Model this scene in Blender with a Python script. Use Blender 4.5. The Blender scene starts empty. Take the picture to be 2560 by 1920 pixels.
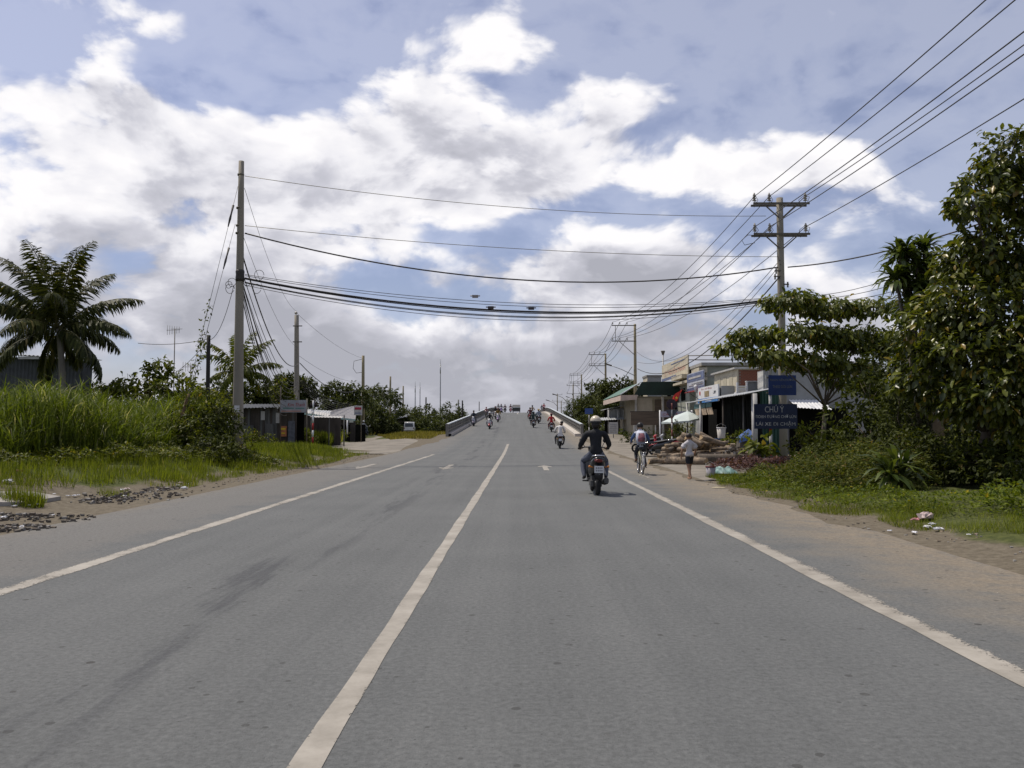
import bpy, math, random
import numpy as np
from mathutils import Vector, Matrix

D = bpy.data
SC = bpy.context.scene
COL = SC.collection
R = math.radians
rng = random.Random(11)
nrg = np.random.default_rng(11)

# ------------------------------------------------------------------ camera
cam = D.cameras.new('camera'); cam.sensor_width = 36.0; cam.lens = 29.95
cam.clip_start = 0.1; cam.clip_end = 6000
cam_o = D.objects.new('camera', cam); COL.objects.link(cam_o)
cam_o.location = (0, 0, 1.5)
cam_o.rotation_euler = (R(90 + 2.876), 0, R(0.619))
SC.camera = cam_o
SC.render.resolution_x, SC.render.resolution_y = 1024, 768
SC.view_settings.view_transform = 'Standard'
SC.view_settings.look = 'None'
SC.view_settings.exposure = 0.0
SC.view_settings.gamma = 1.0
SC.view_settings.use_curve_mapping = False
SC.cycles.max_bounces = 6
SC.cycles.transparent_max_bounces = 8
SC.cycles.use_denoising = True

# ------------------------------------------------------------------ sun
SUN_DIR = Vector((-5.1, 3.0, 11.6)).normalized()
sun = D.lights.new('sun', 'SUN'); sun.energy = 3.9; sun.angle = R(0.53); sun.color = (1.0, 0.92, 0.80)
sun_o = D.objects.new('sun', sun); COL.objects.link(sun_o)
sun_o.rotation_euler = (-SUN_DIR).to_track_quat('-Z', 'Y').to_euler()
sun_o.location = (0, 0, 60)

# ------------------------------------------------------------------ sky with cumulus
world = D.worlds.new('World'); SC.world = world; world.use_nodes = True

def node(nt, kind, x=0, **kw):
    n = nt.nodes.new(kind)
    for k, v in kw.items():
        if k == 'inp':
            for i, val in v.items():
                n.inputs[i].default_value = val
        else:
            setattr(n, k, v)
    return n

def math_n(nt, op, a, b=None, c=None, clamp=False):
    n = nt.nodes.new('ShaderNodeMath'); n.operation = op; n.use_clamp = clamp
    for i, v in enumerate((a, b, c)):
        if v is None: continue
        if isinstance(v, (int, float)): n.inputs[i].default_value = v
        else: nt.links.new(v, n.inputs[i])
    return n.outputs[0]

# cloud layout: direction (azimuth, elevation), half widths, weight
CLOUDS = [
    ((-0.4974, 0.2814), .16, .050, .55), ((-0.4688, 0.3559), .10, .035, .30), ((-0.5315, 0.3225), .12, .045, .40),
    ((-0.439, 0.4215), .14, .030, .42), ((-0.4024, 0.4161), .05, .040, .30), ((-0.5518, 0.4033), .08, .05, .35),
    ((-0.3418, 0.3248), .13, .045, .55), ((-0.2542, 0.3411), .12, .045, .50), ((-0.1675, 0.3886), .09, .045, .55),
    ((-0.1344, 0.3609), .09, .035, .50), ((-0.054, 0.4456), .075, .040, .62), ((-0.018, 0.4218), .04, .04, .5),
    ((-0.1434, 0.3004), .12, .050, .70), ((-0.0536, 0.307), .10, .045, .65), ((-0.1894, 0.25), .20, .055, .35),
    ((0.0845, 0.362), .11, .050, 1.0), ((0.1597, 0.3712), .07, .035, .60), ((0.013, 0.2984), .16, .05, .5),
    ((0.1405, 0.304), .14, .045, .40),
    ((0.3113, 0.305), .11, .040, .85), ((0.3697, 0.2783), .12, .045, .55), ((0.2318, 0.2816), .14, .035, .32),
    ((0.0459, 0.176), .11, .038, .75), ((0.158, 0.1875), .10, .035, .70), ((0.2662, 0.2007), .14, .045, .35),
    ((-0.4651, 0.1961), .20, .060, .50), ((-0.3225, 0.1987), .20, .050, .40), ((-0.2799, 0.2668), .2, .05, .55),
    ((0.4206, 0.2149), .16, .05, .30), ((-0.0954, 0.0874), .45, .035, .30), ((-0.4441, 0.1222), .25, .05, .30),
    ((0.2737, 0.1112), .30, .04, .30),
    ((-0.2731, 0.4089), .10, .060, -.60), ((0.2559, 0.4045), .28, .075, -.60), ((-0.0012, 0.3507), .05, .04, -.45),
    ((-0.3255, 0.3794), .07, .02, -.3), ((-0.0582, 0.2174), .09, .022, -.35), ((0.0129, 0.2358), .1, .02, -.25),
    ((0.4424, 0.3177), .16, .06, -.5), ((-0.1912, 0.4357), .1, .05, -.35), ((-0.3594, 0.3554), .05, .02, -.25),
    ((-0.5185, 0.3774), .1, .025, -.3), ((-0.438, 0.38), .10, .03, -.45), ((-0.4636, 0.1295), .22, .04, .35), ((-0.3043, 0.1377), .2, .04, .25), ((0.1861, 0.2492), .12, .025, -.2),
]

def layout_group():
    """where the clouds stand: a sum of soft lobes over azimuth and elevation"""
    g = D.node_groups.new('cloud_layout', 'ShaderNodeTree')
    g.interface.new_socket('Direction', in_out='INPUT', socket_type='NodeSocketVector')
    g.interface.new_socket('Density', in_out='OUTPUT', socket_type='NodeSocketFloat')
    gi = g.nodes.new('NodeGroupInput'); go = g.nodes.new('NodeGroupOutput')
    sep = node(g, 'ShaderNodeSeparateXYZ'); g.links.new(gi.outputs[0], sep.inputs[0])
    x, y, z = sep.outputs
    az = math_n(g, 'ARCTAN2', x, y)
    el = math_n(g, 'ARCSINE', z)
    cmb = node(g, 'ShaderNodeCombineXYZ'); g.links.new(az, cmb.inputs[0]); g.links.new(el, cmb.inputs[1])
    acc = None
    for (a, e), ra, re, w in CLOUDS:
        v = node(g, 'ShaderNodeVectorMath', operation='MULTIPLY_ADD')
        v.inputs[1].default_value = (1 / ra, 1 / re, 0); v.inputs[2].default_value = (-a / ra, -e / re, 0)
        g.links.new(cmb.outputs[0], v.inputs[0])
        d = node(g, 'ShaderNodeVectorMath', operation='DOT_PRODUCT')
        g.links.new(v.outputs[0], d.inputs[0]); g.links.new(v.outputs[0], d.inputs[1])
        p = math_n(g, 'POWER', .3679, d.outputs['Value'])
        w = w * (.80 if w > 0 else 1.0)
        acc = math_n(g, 'MULTIPLY', p, w) if acc is None else math_n(g, 'MULTIPLY_ADD', p, w, acc)
    hor = math_n(g, 'MULTIPLY', math_n(g, 'POWER', .3679, math_n(g, 'MULTIPLY', math_n(g, 'ABSOLUTE', el), 4.6)), .74)
    g.links.new(math_n(g, 'ADD', hor, acc), go.inputs[0])
    return g

def noise_group():
    g = D.node_groups.new('cloud_noise', 'ShaderNodeTree')
    g.interface.new_socket('Direction', in_out='INPUT', socket_type='NodeSocketVector')
    g.interface.new_socket('Density', in_out='OUTPUT', socket_type='NodeSocketFloat')
    gi = g.nodes.new('NodeGroupInput'); go = g.nodes.new('NodeGroupOutput')
    sc = node(g, 'ShaderNodeVectorMath', operation='MULTIPLY'); sc.inputs[1].default_value = (1, 1, 1.75)
    g.links.new(gi.outputs[0], sc.inputs[0])
    n1 = node(g, 'ShaderNodeTexNoise', inp={'Scale': 6.4, 'Detail': 6.5, 'Roughness': .56, 'Distortion': .25})
    g.links.new(sc.outputs[0], n1.inputs['Vector'])
    n2 = node(g, 'ShaderNodeTexVoronoi', inp={'Scale': 12.0, 'Detail': 2.0, 'Roughness': .5})
    n2.feature = 'F1'
    wob = node(g, 'ShaderNodeVectorMath', operation='MULTIPLY_ADD')
    g.links.new(n1.outputs['Color'], wob.inputs[0]); wob.inputs[1].default_value = (.14, .14, .14)
    g.links.new(sc.outputs[0], wob.inputs[2])
    g.links.new(wob.outputs[0], n2.inputs['Vector'])
    base = math_n(g, 'MULTIPLY', math_n(g, 'SUBTRACT', n1.outputs['Fac'], .5), 2.9)
    s = math_n(g, 'MULTIPLY_ADD', math_n(g, 'SUBTRACT', .42, n2.outputs['Distance']), .62, base)
    g.links.new(s, go.inputs[0])
    return g

wt = world.node_tree; wt.nodes.clear()
out = node(wt, 'ShaderNodeOutputWorld')
tc = node(wt, 'ShaderNodeTexCoord')
sky = node(wt, 'ShaderNodeTexSky'); sky.sky_type = 'NISHITA'; sky.sun_disc = False
sky.sun_elevation = math.asin(SUN_DIR.z); sky.sun_rotation = math.atan2(SUN_DIR.x, SUN_DIR.y)
sky.altitude = 10; sky.air_density = 1.0; sky.dust_density = .9; sky.ozone_density = 4.0
bg_sky = node(wt, 'ShaderNodeBackground'); bg_sky.inputs['Strength'].default_value = .096
tint = node(wt, 'ShaderNodeVectorMath', operation='MULTIPLY'); tint.inputs[1].default_value = (1.10, .98, 1.08)
wt.links.new(sky.outputs[0], tint.inputs[0]); wt.links.new(tint.outputs[0], bg_sky.inputs['Color'])
LG = layout_group(); NG = noise_group()
def dens(offset):
    n = node(wt, 'ShaderNodeGroup'); n.node_tree = NG
    if offset is None:
        wt.links.new(tc.outputs['Generated'], n.inputs[0])
    else:
        a = node(wt, 'ShaderNodeVectorMath', operation='ADD'); a.inputs[1].default_value = offset
        wt.links.new(tc.outputs['Generated'], a.inputs[0]); wt.links.new(a.outputs[0], n.inputs[0])
    return n.outputs[0]
lay = node(wt, 'ShaderNodeGroup'); lay.node_tree = LG
wt.links.new(tc.outputs['Generated'], lay.inputs[0])
na = dens(None)
nb = dens((-.018, .0, .032))
d0 = math_n(wt, 'ADD', math_n(wt, 'SUBTRACT', lay.outputs[0], .20), na)
mr = node(wt, 'ShaderNodeMapRange', interpolation_type='SMOOTHSTEP'); mr.inputs['From Min'].default_value = -.12
mr.inputs['From Max'].default_value = .34
wt.links.new(d0, mr.inputs['Value'])
mask = math_n(wt, 'MULTIPLY_ADD', mr.outputs[0], .70, .29, clamp=True)   # thin milky veil everywhere
lit = math_n(wt, 'MULTIPLY_ADD', math_n(wt, 'SUBTRACT', na, nb), .85, .88)
thick = node(wt, 'ShaderNodeMapRange', interpolation_type='SMOOTHSTEP')
thick.inputs['From Min'].default_value = .28; thick.inputs['From Max'].default_value = 1.05
thick.inputs['To Min'].default_value = 0.0; thick.inputs['To Max'].default_value = .54
wt.links.new(d0, thick.inputs['Value'])
lit = math_n(wt, 'SUBTRACT', lit, thick.outputs[0])
sepw = node(wt, 'ShaderNodeSeparateXYZ'); wt.links.new(tc.outputs['Generated'], sepw.inputs[0])
low = node(wt, 'ShaderNodeMapRange', interpolation_type='SMOOTHSTEP')
low.inputs['From Min'].default_value = .03; low.inputs['From Max'].default_value = .30
low.inputs['To Min'].default_value = .84; low.inputs['To Max'].default_value = -.06
wt.links.new(sepw.outputs[2], low.inputs['Value'])
lit = math_n(wt, 'SUBTRACT', lit, low.outputs[0], clamp=True)
cr = node(wt, 'ShaderNodeValToRGB')
cr.color_ramp.elements[0].position = 0.0; cr.color_ramp.elements[0].color = (.43, .435, .49, 1)
cr.color_ramp.elements[1].position = 1.0; cr.color_ramp.elements[1].color = (1.02, 1.0, 1.01, 1)
e = cr.color_ramp.elements.new(.40); e.color = (.61, .61, .675, 1)
e = cr.color_ramp.elements.new(.70); e.color = (.89, .88, .92, 1)
wt.links.new(lit, cr.inputs[0])
bg_cl = node(wt, 'ShaderNodeBackground'); bg_cl.inputs['Strength'].default_value = 1.0
wt.links.new(cr.outputs[0], bg_cl.inputs['Color'])
mx = node(wt, 'ShaderNodeMixShader')
wt.links.new(mask, mx.inputs[0]); wt.links.new(bg_sky.outputs[0], mx.inputs[1]); wt.links.new(bg_cl.outputs[0], mx.inputs[2])
wt.links.new(mx.outputs[0], out.inputs['Surface'])
world.cycles.sampling_method = 'MANUAL'; world.cycles.sample_map_resolution = 512


# ------------------------------------------------------------------ helpers
def roadz(y):
    """height of the carriageway along the road: flat, then up onto the bridge"""
    if y <= 42: return 0.0
    if y <= 72: return .041 / 60 * (y - 42) ** 2
    z = .615
    if y <= 140: return z + .041 * (y - 72)
    z += .041 * 68
    k = .0241 / 35
    if y <= 270: return z + .041 * (y - 140) - k / 2 * (y - 140) ** 2
    z = z + .041 * 130 - k / 2 * 130 ** 2
    return z + (.041 - k * 130) * (y - 270)

def sstep(a, b, x):
    t = min(1.0, max(0.0, (x - a) / (b - a)))
    return t * t * (3 - 2 * t)

def gz(x, y):
    """terrain height"""
    c = x + .5
    bank = 0.0
    if c < 0:
        near = .50 * sstep(-8.6, -11.5, x) * (1 - sstep(44, 54, y))
        farl = .45 * sstep(-8.5, -13, x) * sstep(72, 90, y)
        isl = .35 * sstep(52, 62, y) * sstep(-14, -17, x)
        bank = max(near, farl, isl)
    else:
        bank = .22 * sstep(5.2, 7.2, x) * (1 - sstep(21, 25, y)) + .06 * sstep(5, 8, x)
    ramp = min(roadz(y), .8) * sstep(15, 8.2, abs(c)) * (1 - sstep(86, 100, y))
    bump = .03 * math.sin(x * 1.7 + y * .6) * math.sin(y * .9 - x * .4) * sstep(7.8, 9.5, abs(c)) * (1 - sstep(23, 26, y) * (c > 0)) * (1 - sstep(44, 48, y))
    return bank + ramp + bump - .03

def obj(name, me, parent=None, loc=None, mats=None):
    o = D.objects.new(name, me); COL.objects.link(o)
    if mats:
        for m in mats: me.materials.append(m)
    if parent is not None: o.parent = parent
    if loc is not None: o.location = loc
    return o

def tag(o, label=None, cat=None, group=None, kind=None):
    if label: o['label'] = label
    if cat: o['category'] = cat
    if group: o['group'] = group
    if kind: o['kind'] = kind
    return o

def thing(name, label, cat, loc=(0, 0, 0), rotz=0.0, group=None):
    o = D.objects.new(name, None); COL.objects.link(o); o.empty_display_size = .2
    o.location = loc; o.rotation_euler = (0, 0, rotz)
    return tag(o, label, cat, group)

def np_mesh(name, V, tris=None, quads=None, smooth=False, mat_idx=None):
    """mesh from numpy arrays; V (n,3), faces (m,3) and or (k,4)"""
    me = D.meshes.new(name)
    V = np.asarray(V, np.float32).reshape(-1, 3)
    me.vertices.add(len(V)); me.vertices.foreach_set('co', V.ravel())
    parts = []
    tot = []
    if tris is not None and len(tris):
        t = np.asarray(tris, np.int32).reshape(-1, 3); parts.append(t.ravel()); tot += [3] * len(t)
    if quads is not None and len(quads):
        q = np.asarray(quads, np.int32).reshape(-1, 4); parts.append(q.ravel()); tot += [4] * len(q)
    idx = np.concatenate(parts); tot = np.array(tot, np.int32)
    st = np.concatenate(([0], np.cumsum(tot)[:-1])).astype(np.int32)
    me.loops.add(len(idx)); me.loops.foreach_set('vertex_index', idx)
    me.polygons.add(len(tot)); me.polygons.foreach_set('loop_start', st)
    try: me.polygons.foreach_set('loop_total', tot)
    except Exception: pass
    if mat_idx is not None: me.polygons.foreach_set('material_index', np.asarray(mat_idx, np.int32))
    if smooth: me.polygons.foreach_set('use_smooth', np.ones(len(tot), bool))
    me.update(calc_edges=True); me.validate()
    return me

class MB:
    """collects shapes into one mesh object"""
    def __init__(s): s.v = []; s.f = []; s.m = []; s.sm = []
    def add(s, vs, fs, mi=0, smooth=False):
        b = len(s.v); s.v += [tuple(v) for v in vs]
        for f in fs:
            s.f.append([i + b for i in f]); s.m.append(mi); s.sm.append(smooth)
        return s
    def box(s, c, d, mi=0, rot=None):
        hx, hy, hz = d[0] / 2, d[1] / 2, d[2] / 2
        vs = [Vector((x, y, z)) for z in (-hz, hz) for y in (-hy, hy) for x in (-hx, hx)]
        if rot is not None: vs = [rot @ v for v in vs]
        c = Vector(c)
        return s.add([v + c for v in vs], [(0, 2, 3, 1), (4, 5, 7, 6), (0, 1, 5, 4), (2, 6, 7, 3), (0, 4, 6, 2), (1, 3, 7, 5)], mi)
    def b2(s, lo, hi, mi=0):
        return s.box([(a + b) / 2 for a, b in zip(lo, hi)], [abs(b - a) for a, b in zip(lo, hi)], mi)
    def beam(s, a, b, w, h, mi=0):
        a = Vector(a); b = Vector(b); d = (b - a); L = d.length
        q = d.to_track_quat('Y', 'Z').to_matrix()
        return s.box((a + b) / 2, (w, L, h), mi, q)
    def tube(s, pts, r, n=6, mi=0, cap=True, smooth=True):
        pts = [Vector(p) for p in pts]; k = len(pts)
        rs = [r] * k if isinstance(r, (int, float)) else list(r)
        vs = []; up = Vector((0, 0, 1)); prev = None
        for i, p in enumerate(pts):
            t = (pts[min(i + 1, k - 1)] - pts[max(i - 1, 0)])
            t = t.normalized() if t.length > 1e-9 else Vector((0, 0, 1))
            if prev is None:
                a = t.cross(up if abs(t.z) < .95 else Vector((1, 0, 0))).normalized()
            else:
                a = (prev - t * prev.dot(t))
                a = a.normalized() if a.length > 1e-6 else t.cross(up).normalized()
            prev = a; b = t.cross(a)
            for j in range(n):
                th = 2 * math.pi * j / n
                vs.append(p + (a * math.cos(th) + b * math.sin(th)) * rs[i])
        fs = []
        for i in range(k - 1):
            for j in range(n):
                fs.append((i * n + j, i * n + (j + 1) % n, (i + 1) * n + (j + 1) % n, (i + 1) * n + j))
        s.add(vs, fs, mi, smooth)
        if cap and n > 2:
            b0 = len(s.v) - k * n
            s.f.append([b0 + j for j in range(n)][::-1]); s.m.append(mi); s.sm.append(False)
            s.f.append([b0 + (k - 1) * n + j for j in range(n)]); s.m.append(mi); s.sm.append(False)
        return s
    def lathe(s, prof, n=12, M=None, mi=0, smooth=True, cap=True):
        """profile [(r, z)] turned about z, then moved by matrix M"""
        M = M or Matrix()
        vs = []
        for r, z in prof:
            for j in range(n):
                th = 2 * math.pi * j / n
                vs.append(M @ Vector((r * math.cos(th), r * math.sin(th), z)))
        fs = []
        for i in range(len(prof) - 1):
            for j in range(n):
                fs.append((i * n + j, i * n + (j + 1) % n, (i + 1) * n + (j + 1) % n, (i + 1) * n + j))
        s.add(vs, fs, mi, smooth)
        if cap:
            b0 = len(s.v) - len(prof) * n
            s.f.append([b0 + j for j in range(n)][::-1]); s.m.append(mi); s.sm.append(False)
            s.f.append([b0 + (len(prof) - 1) * n + j for j in range(n)]); s.m.append(mi); s.sm.append(False)
        return s
    def prism(s, poly, h, M=None, mi=0):
        """polygon in xy extruded by h along z, then moved by matrix M"""
        M = M or Matrix(); n = len(poly)
        vs = [M @ Vector((x, y, 0)) for x, y in poly] + [M @ Vector((x, y, h)) for x, y in poly]
        fs = [list(range(n))[::-1], list(range(n, 2 * n))]
        for i in range(n): fs.append((i, (i + 1) % n, n + (i + 1) % n, n + i))
        return s.add(vs, fs, mi)
    def ball(s, c, r, n=10, m=7, mi=0, zlo=-1.0):
        r = (r, r, r) if isinstance(r, (int, float)) else r
        vs = []; fs = []
        for i in range(m + 1):
            ph = -math.pi / 2 + math.pi * i / m
            zz = max(math.sin(ph), zlo); cc = math.sqrt(max(0, 1 - zz * zz)) if zz > zlo else math.cos(ph)
            for j in range(n):
                th = 2 * math.pi * j / n
                vs.append((c[0] + r[0] * cc * math.cos(th), c[1] + r[1] * cc * math.sin(th), c[2] + r[2] * zz))
        for i in range(m):
            for j in range(n):
                fs.append((i * n + j, i * n + (j + 1) % n, (i + 1) * n + (j + 1) % n, (i + 1) * n + j))
        return s.add(vs, fs, mi, True)
    def quad(s, a, b, c, d, mi=0): return s.add([a, b, c, d], [(0, 1, 2, 3)], mi)
    def mesh(s, name):
        me = D.meshes.new(name); me.from_pydata(s.v, [], s.f)
        me.polygons.foreach_set('material_index', s.m); me.polygons.foreach_set('use_smooth', s.sm)
        me.update(); return me
    def build(s, name, mats, parent=None, world=False, loc=None):
        """world: the shapes were given in world coordinates although the parent stands elsewhere (unrotated)"""
        if world and parent is not None:
            L = parent.location; s.v = [(x - L[0], y - L[1], z - L[2]) for x, y, z in s.v]
        if world and parent is None and loc is not None:
            s.v = [(x - loc[0], y - loc[1], z - loc[2]) for x, y, z in s.v]
        mats = mats if isinstance(mats, (list, tuple)) else [mats]
        return obj(name, s.mesh(name), parent, loc, mats)

# ------------------------------------------------------------------ materials
MATS = {}
def mat(name, col, rough=.7, var=.12, scale=6.0, bump=0.0, bscale=40.0, metal=0.0, spec=.4, col2=None, stretch=None, detail=4.0):
    """principled surface whose colour drifts with noise in the object's own space"""
    if name in MATS: return MATS[name]
    m = D.materials.new(name); m.use_nodes = True; nt = m.node_tree
    b = nt.nodes['Principled BSDF']
    b.inputs['Roughness'].default_value = rough; b.inputs['Metallic'].default_value = metal
    b.inputs['Specular IOR Level'].default_value = spec
    tcn = node(nt, 'ShaderNodeTexCoord'); vec = tcn.outputs['Object']
    if stretch:
        mp = node(nt, 'ShaderNodeMapping'); mp.inputs['Scale'].default_value = stretch
        nt.links.new(vec, mp.inputs[0]); vec = mp.outputs[0]
    n = node(nt, 'ShaderNodeTexNoise', inp={'Scale': scale, 'Detail': detail, 'Roughness': .6}); nt.links.new(vec, n.inputs['Vector'])
    mxn = node(nt, 'ShaderNodeMix', data_type='RGBA')
    c = tuple(col[:3])
    if col2 is None:
        lo = tuple(max(0, k * (1 - var * 1.6)) for k in c); hi = tuple(min(1, k * (1 + var * 1.6)) for k in c)
    else: lo, hi = c, tuple(col2)
    mxn.inputs['A'].default_value = (*lo, 1); mxn.inputs['B'].default_value = (*hi, 1)
    rmp = node(nt, 'ShaderNodeMapRange'); rmp.inputs['From Min'].default_value = .28; rmp.inputs['From Max'].default_value = .72
    nt.links.new(n.outputs['Fac'], rmp.inputs['Value']); nt.links.new(rmp.outputs[0], mxn.inputs['Factor'])
    nt.links.new(mxn.outputs['Result'], b.inputs['Base Color'])
    if bump > 0:
        n2 = node(nt, 'ShaderNodeTexNoise', inp={'Scale': bscale, 'Detail': 4.0}); nt.links.new(vec, n2.inputs['Vector'])
        bp = node(nt, 'ShaderNodeBump'); bp.inputs['Strength'].default_value = bump; bp.inputs['Distance'].default_value = .02
        nt.links.new(n2.outputs['Fac'], bp.inputs['Height']); nt.links.new(bp.outputs[0], b.inputs['Normal'])
    MATS[name] = m
    return m

def leaf_mat(name, c_lo, c_hi, trans=.35, rough=.45, c_dead=None, dead=.05):
    """leaf: colour varies from leaf to leaf, light passes through"""
    if name in MATS: return MATS[name]
    m = D.materials.new(name); m.use_nodes = True; nt = m.node_tree
    b = nt.nodes['Principled BSDF']; outn = nt.nodes['Material Output']
    geo = node(nt, 'ShaderNodeNewGeometry')
    oi = node(nt, 'ShaderNodeObjectInfo')
    rsum = math_n(nt, 'FRACT', math_n(nt, 'ADD', geo.outputs['Random Per Island'], oi.outputs['Random']))
    cr = node(nt, 'ShaderNodeValToRGB')
    cr.color_ramp.elements[0].color = (*c_lo, 1); cr.color_ramp.elements[1].color = (*c_hi, 1)
    cr.color_ramp.elements[1].position = 1 - dead if c_dead else 1.0
    if c_dead:
        e = cr.color_ramp.elements.new(1.0); e.color = (*c_dead, 1)
    nt.links.new(rsum, cr.inputs[0])
    tcn = node(nt, 'ShaderNodeTexCoord')
    nn = node(nt, 'ShaderNodeTexNoise', inp={'Scale': .9, 'Detail': 2.0}); nt.links.new(tcn.outputs['Object'], nn.inputs['Vector'])
    mul = node(nt, 'ShaderNodeVectorMath', operation='SCALE'); nt.links.new(cr.outputs[0], mul.inputs[0])
    nt.links.new(math_n(nt, 'MULTIPLY_ADD', nn.outputs['Fac'], 1.1, .50), mul.inputs['Scale'])
    nt.links.new(mul.outputs[0], b.inputs['Base Color'])
    b.inputs['Roughness'].default_value = rough; b.inputs['Specular IOR Level'].default_value = .45 if rough < .5 else .15
    tr = node(nt, 'ShaderNodeBsdfTranslucent')
    yel = node(nt, 'ShaderNodeVectorMath', operation='MULTIPLY'); yel.inputs[1].default_value = (1.25, 1.25, .5)
    nt.links.new(mul.outputs[0], yel.inputs[0]); nt.links.new(yel.outputs[0], tr.inputs['Color'])
    ms = node(nt, 'ShaderNodeMixShader'); ms.inputs[0].default_value = trans
    nt.links.new(b.outputs[0], ms.inputs[1]); nt.links.new(tr.outputs[0], ms.inputs[2])
    nt.links.new(ms.outputs[0], outn.inputs['Surface'])
    MATS[name] = m
    return m

# writing: flat text meshes, cached
TXT = {}
def text_poly(body, shear=0.0):
    key = (body, shear)
    if key not in TXT:
        c = D.curves.new('writing', 'FONT'); c.body = body; c.shear = shear; c.resolution_u = 3
        o = D.objects.new('writing', c)
        COL.objects.link(o)
        dg = bpy.context.evaluated_depsgraph_get()
        me = D.meshes.new_from_object(o.evaluated_get(dg), depsgraph=dg)
        V = np.array([v.co[:] for v in me.vertices]); F = [tuple(p.vertices) for p in me.polygons]
        D.objects.remove(o); D.curves.remove(c); D.meshes.remove(me)
        V[:, :2] -= V[:, :2].min(0); V[:, :2] /= max(1e-6, V[:, 1].max())
        TXT[key] = (V, F)
    return TXT[key]

def write(mb, body, origin, ux, uz, h, w=None, mi=0, shear=0.0):
    """lay writing on a plane: origin = lower left corner, ux along the line, uz up, h tall, squeezed to width w"""
    V, F = text_poly(body, shear)
    ux = Vector(ux).normalized(); uz = Vector(uz).normalized(); o = Vector(origin)
    sx = h if w is None else w / V[:, 0].max()
    mb.add([o + ux * (v[0] * sx) + uz * (v[1] * h) for v in V], F, mi)

def cat_curve(a, b, sag, n=16):
    """hanging cable from a to b with the given sag"""
    a = Vector(a); b = Vector(b)
    return [a.lerp(b, i / n) - Vector((0, 0, sag * 4 * (i / n) * (1 - i / n))) for i in range(n + 1)]


# ------------------------------------------------------------------ ground, road and markings
def ground_material():
    m = D.materials.new('ground'); m.use_nodes = True; nt = m.node_tree; b = nt.nodes['Principled BSDF']
    b.inputs['Roughness'].default_value = .95; b.inputs['Specular IOR Level'].default_value = .15
    tcn = node(nt, 'ShaderNodeTexCoord'); pos = tcn.outputs['Object']
    n1 = node(nt, 'ShaderNodeTexNoise', inp={'Scale': .55, 'Detail': 6.0, 'Roughness': .65}); nt.links.new(pos, n1.inputs['Vector'])
    n2 = node(nt, 'ShaderNodeTexNoise', inp={'Scale': 9.0, 'Detail': 6.0, 'Roughness': .7}); nt.links.new(pos, n2.inputs['Vector'])
    soil = node(nt, 'ShaderNodeValToRGB')
    soil.color_ramp.elements[0].position = .3; soil.color_ramp.elements[0].color = (.085, .070, .050, 1)
    soil.color_ramp.elements[1].position = .72; soil.color_ramp.elements[1].color = (.185, .160, .118, 1)
    nt.links.new(n2.outputs['Fac'], soil.inputs[0])
    grn = node(nt, 'ShaderNodeValToRGB')
    grn.color_ramp.elements[0].position = .3; grn.color_ramp.elements[0].color = (.035, .045, .014, 1)
    grn.color_ramp.elements[1].position = .75; grn.color_ramp.elements[1].color = (.105, .115, .035, 1)
    nt.links.new(n2.outputs['Fac'], grn.inputs[0])
    at = node(nt, 'ShaderNodeAttribute'); at.attribute_name = 'green'
    g = math_n(nt, 'ADD', at.outputs['Fac'], math_n(nt, 'MULTIPLY', math_n(nt, 'SUBTRACT', n1.outputs['Fac'], .5), 1.2))
    mr_ = node(nt, 'ShaderNodeMapRange', interpolation_type='SMOOTHSTEP'); mr_.inputs['From Min'].default_value = .35; mr_.inputs['From Max'].default_value = .62
    nt.links.new(g, mr_.inputs['Value'])
    mxn = node(nt, 'ShaderNodeMix', data_type='RGBA')
    nt.links.new(mr_.outputs[0], mxn.inputs['Factor']); nt.links.new(soil.outputs[0], mxn.inputs['A']); nt.links.new(grn.outputs[0], mxn.inputs['B'])
    nt.links.new(mxn.outputs['Result'], b.inputs['Base Color'])
    bp = node(nt, 'ShaderNodeBump'); bp.inputs['Strength'].default_value = .6; bp.inputs['Distance'].default_value = .05
    nt.links.new(n2.outputs['Fac'], bp.inputs['Height']); nt.links.new(bp.outputs[0], b.inputs['Normal'])
    return m

def axis(pts):
    o = []
    for (a, b, st) in pts:
        k = max(1, round((b - a) / st)); o += [a + (b - a) * i / k for i in range(k)]
    return o + [pts[-1][1]]
XS = axis([(-2500, -300, 550), (-300, -60, 40), (-60, -26, 4), (-26, -6, .5), (-6, 4, 2.5), (4, 12, .5), (12, 40, 3), (40, 300, 40), (300, 2500, 550)])
YS = axis([(-400, -20, 60), (-20, 6, 4), (6, 60, .75), (60, 110, 2), (110, 320, 15), (320, 2800, 310)])
gv = np.array([(x, y, gz(x, y)) for y in YS for x in XS])
nx, ny = len(XS), len(YS)
gq = [(j * nx + i, j * nx + i + 1, (j + 1) * nx + i + 1, (j + 1) * nx + i) for j in range(ny - 1) for i in range(nx - 1)]
gme = np_mesh('ground', gv, quads=gq, smooth=True)
def greenness(x, y):
    if x < 0:
        g = sstep(-8.6, -10.6, x)
        if 52 < y < 82: g = min(g, max(sstep(-15, -18, x), sstep(70, 78, y)))
        if y < 19: g *= .35 + .65 * sstep(-11.5, -14, x)
        return g
    g = sstep(5.4, 6.6, x) * (1 - sstep(25, 30, y)) + sstep(8.5, 11, x) * sstep(25, 30, y) * (1 - sstep(36, 40, y)) + sstep(30, 45, x)
    return min(1, g)
ga = gme.attributes.new('green', 'FLOAT', 'POINT')
ga.data.foreach_set('value', np.array([greenness(x, y) for y in YS for x in XS], np.float32))
tag(obj('ground', gme, mats=[ground_material()]), kind='structure')

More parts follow.
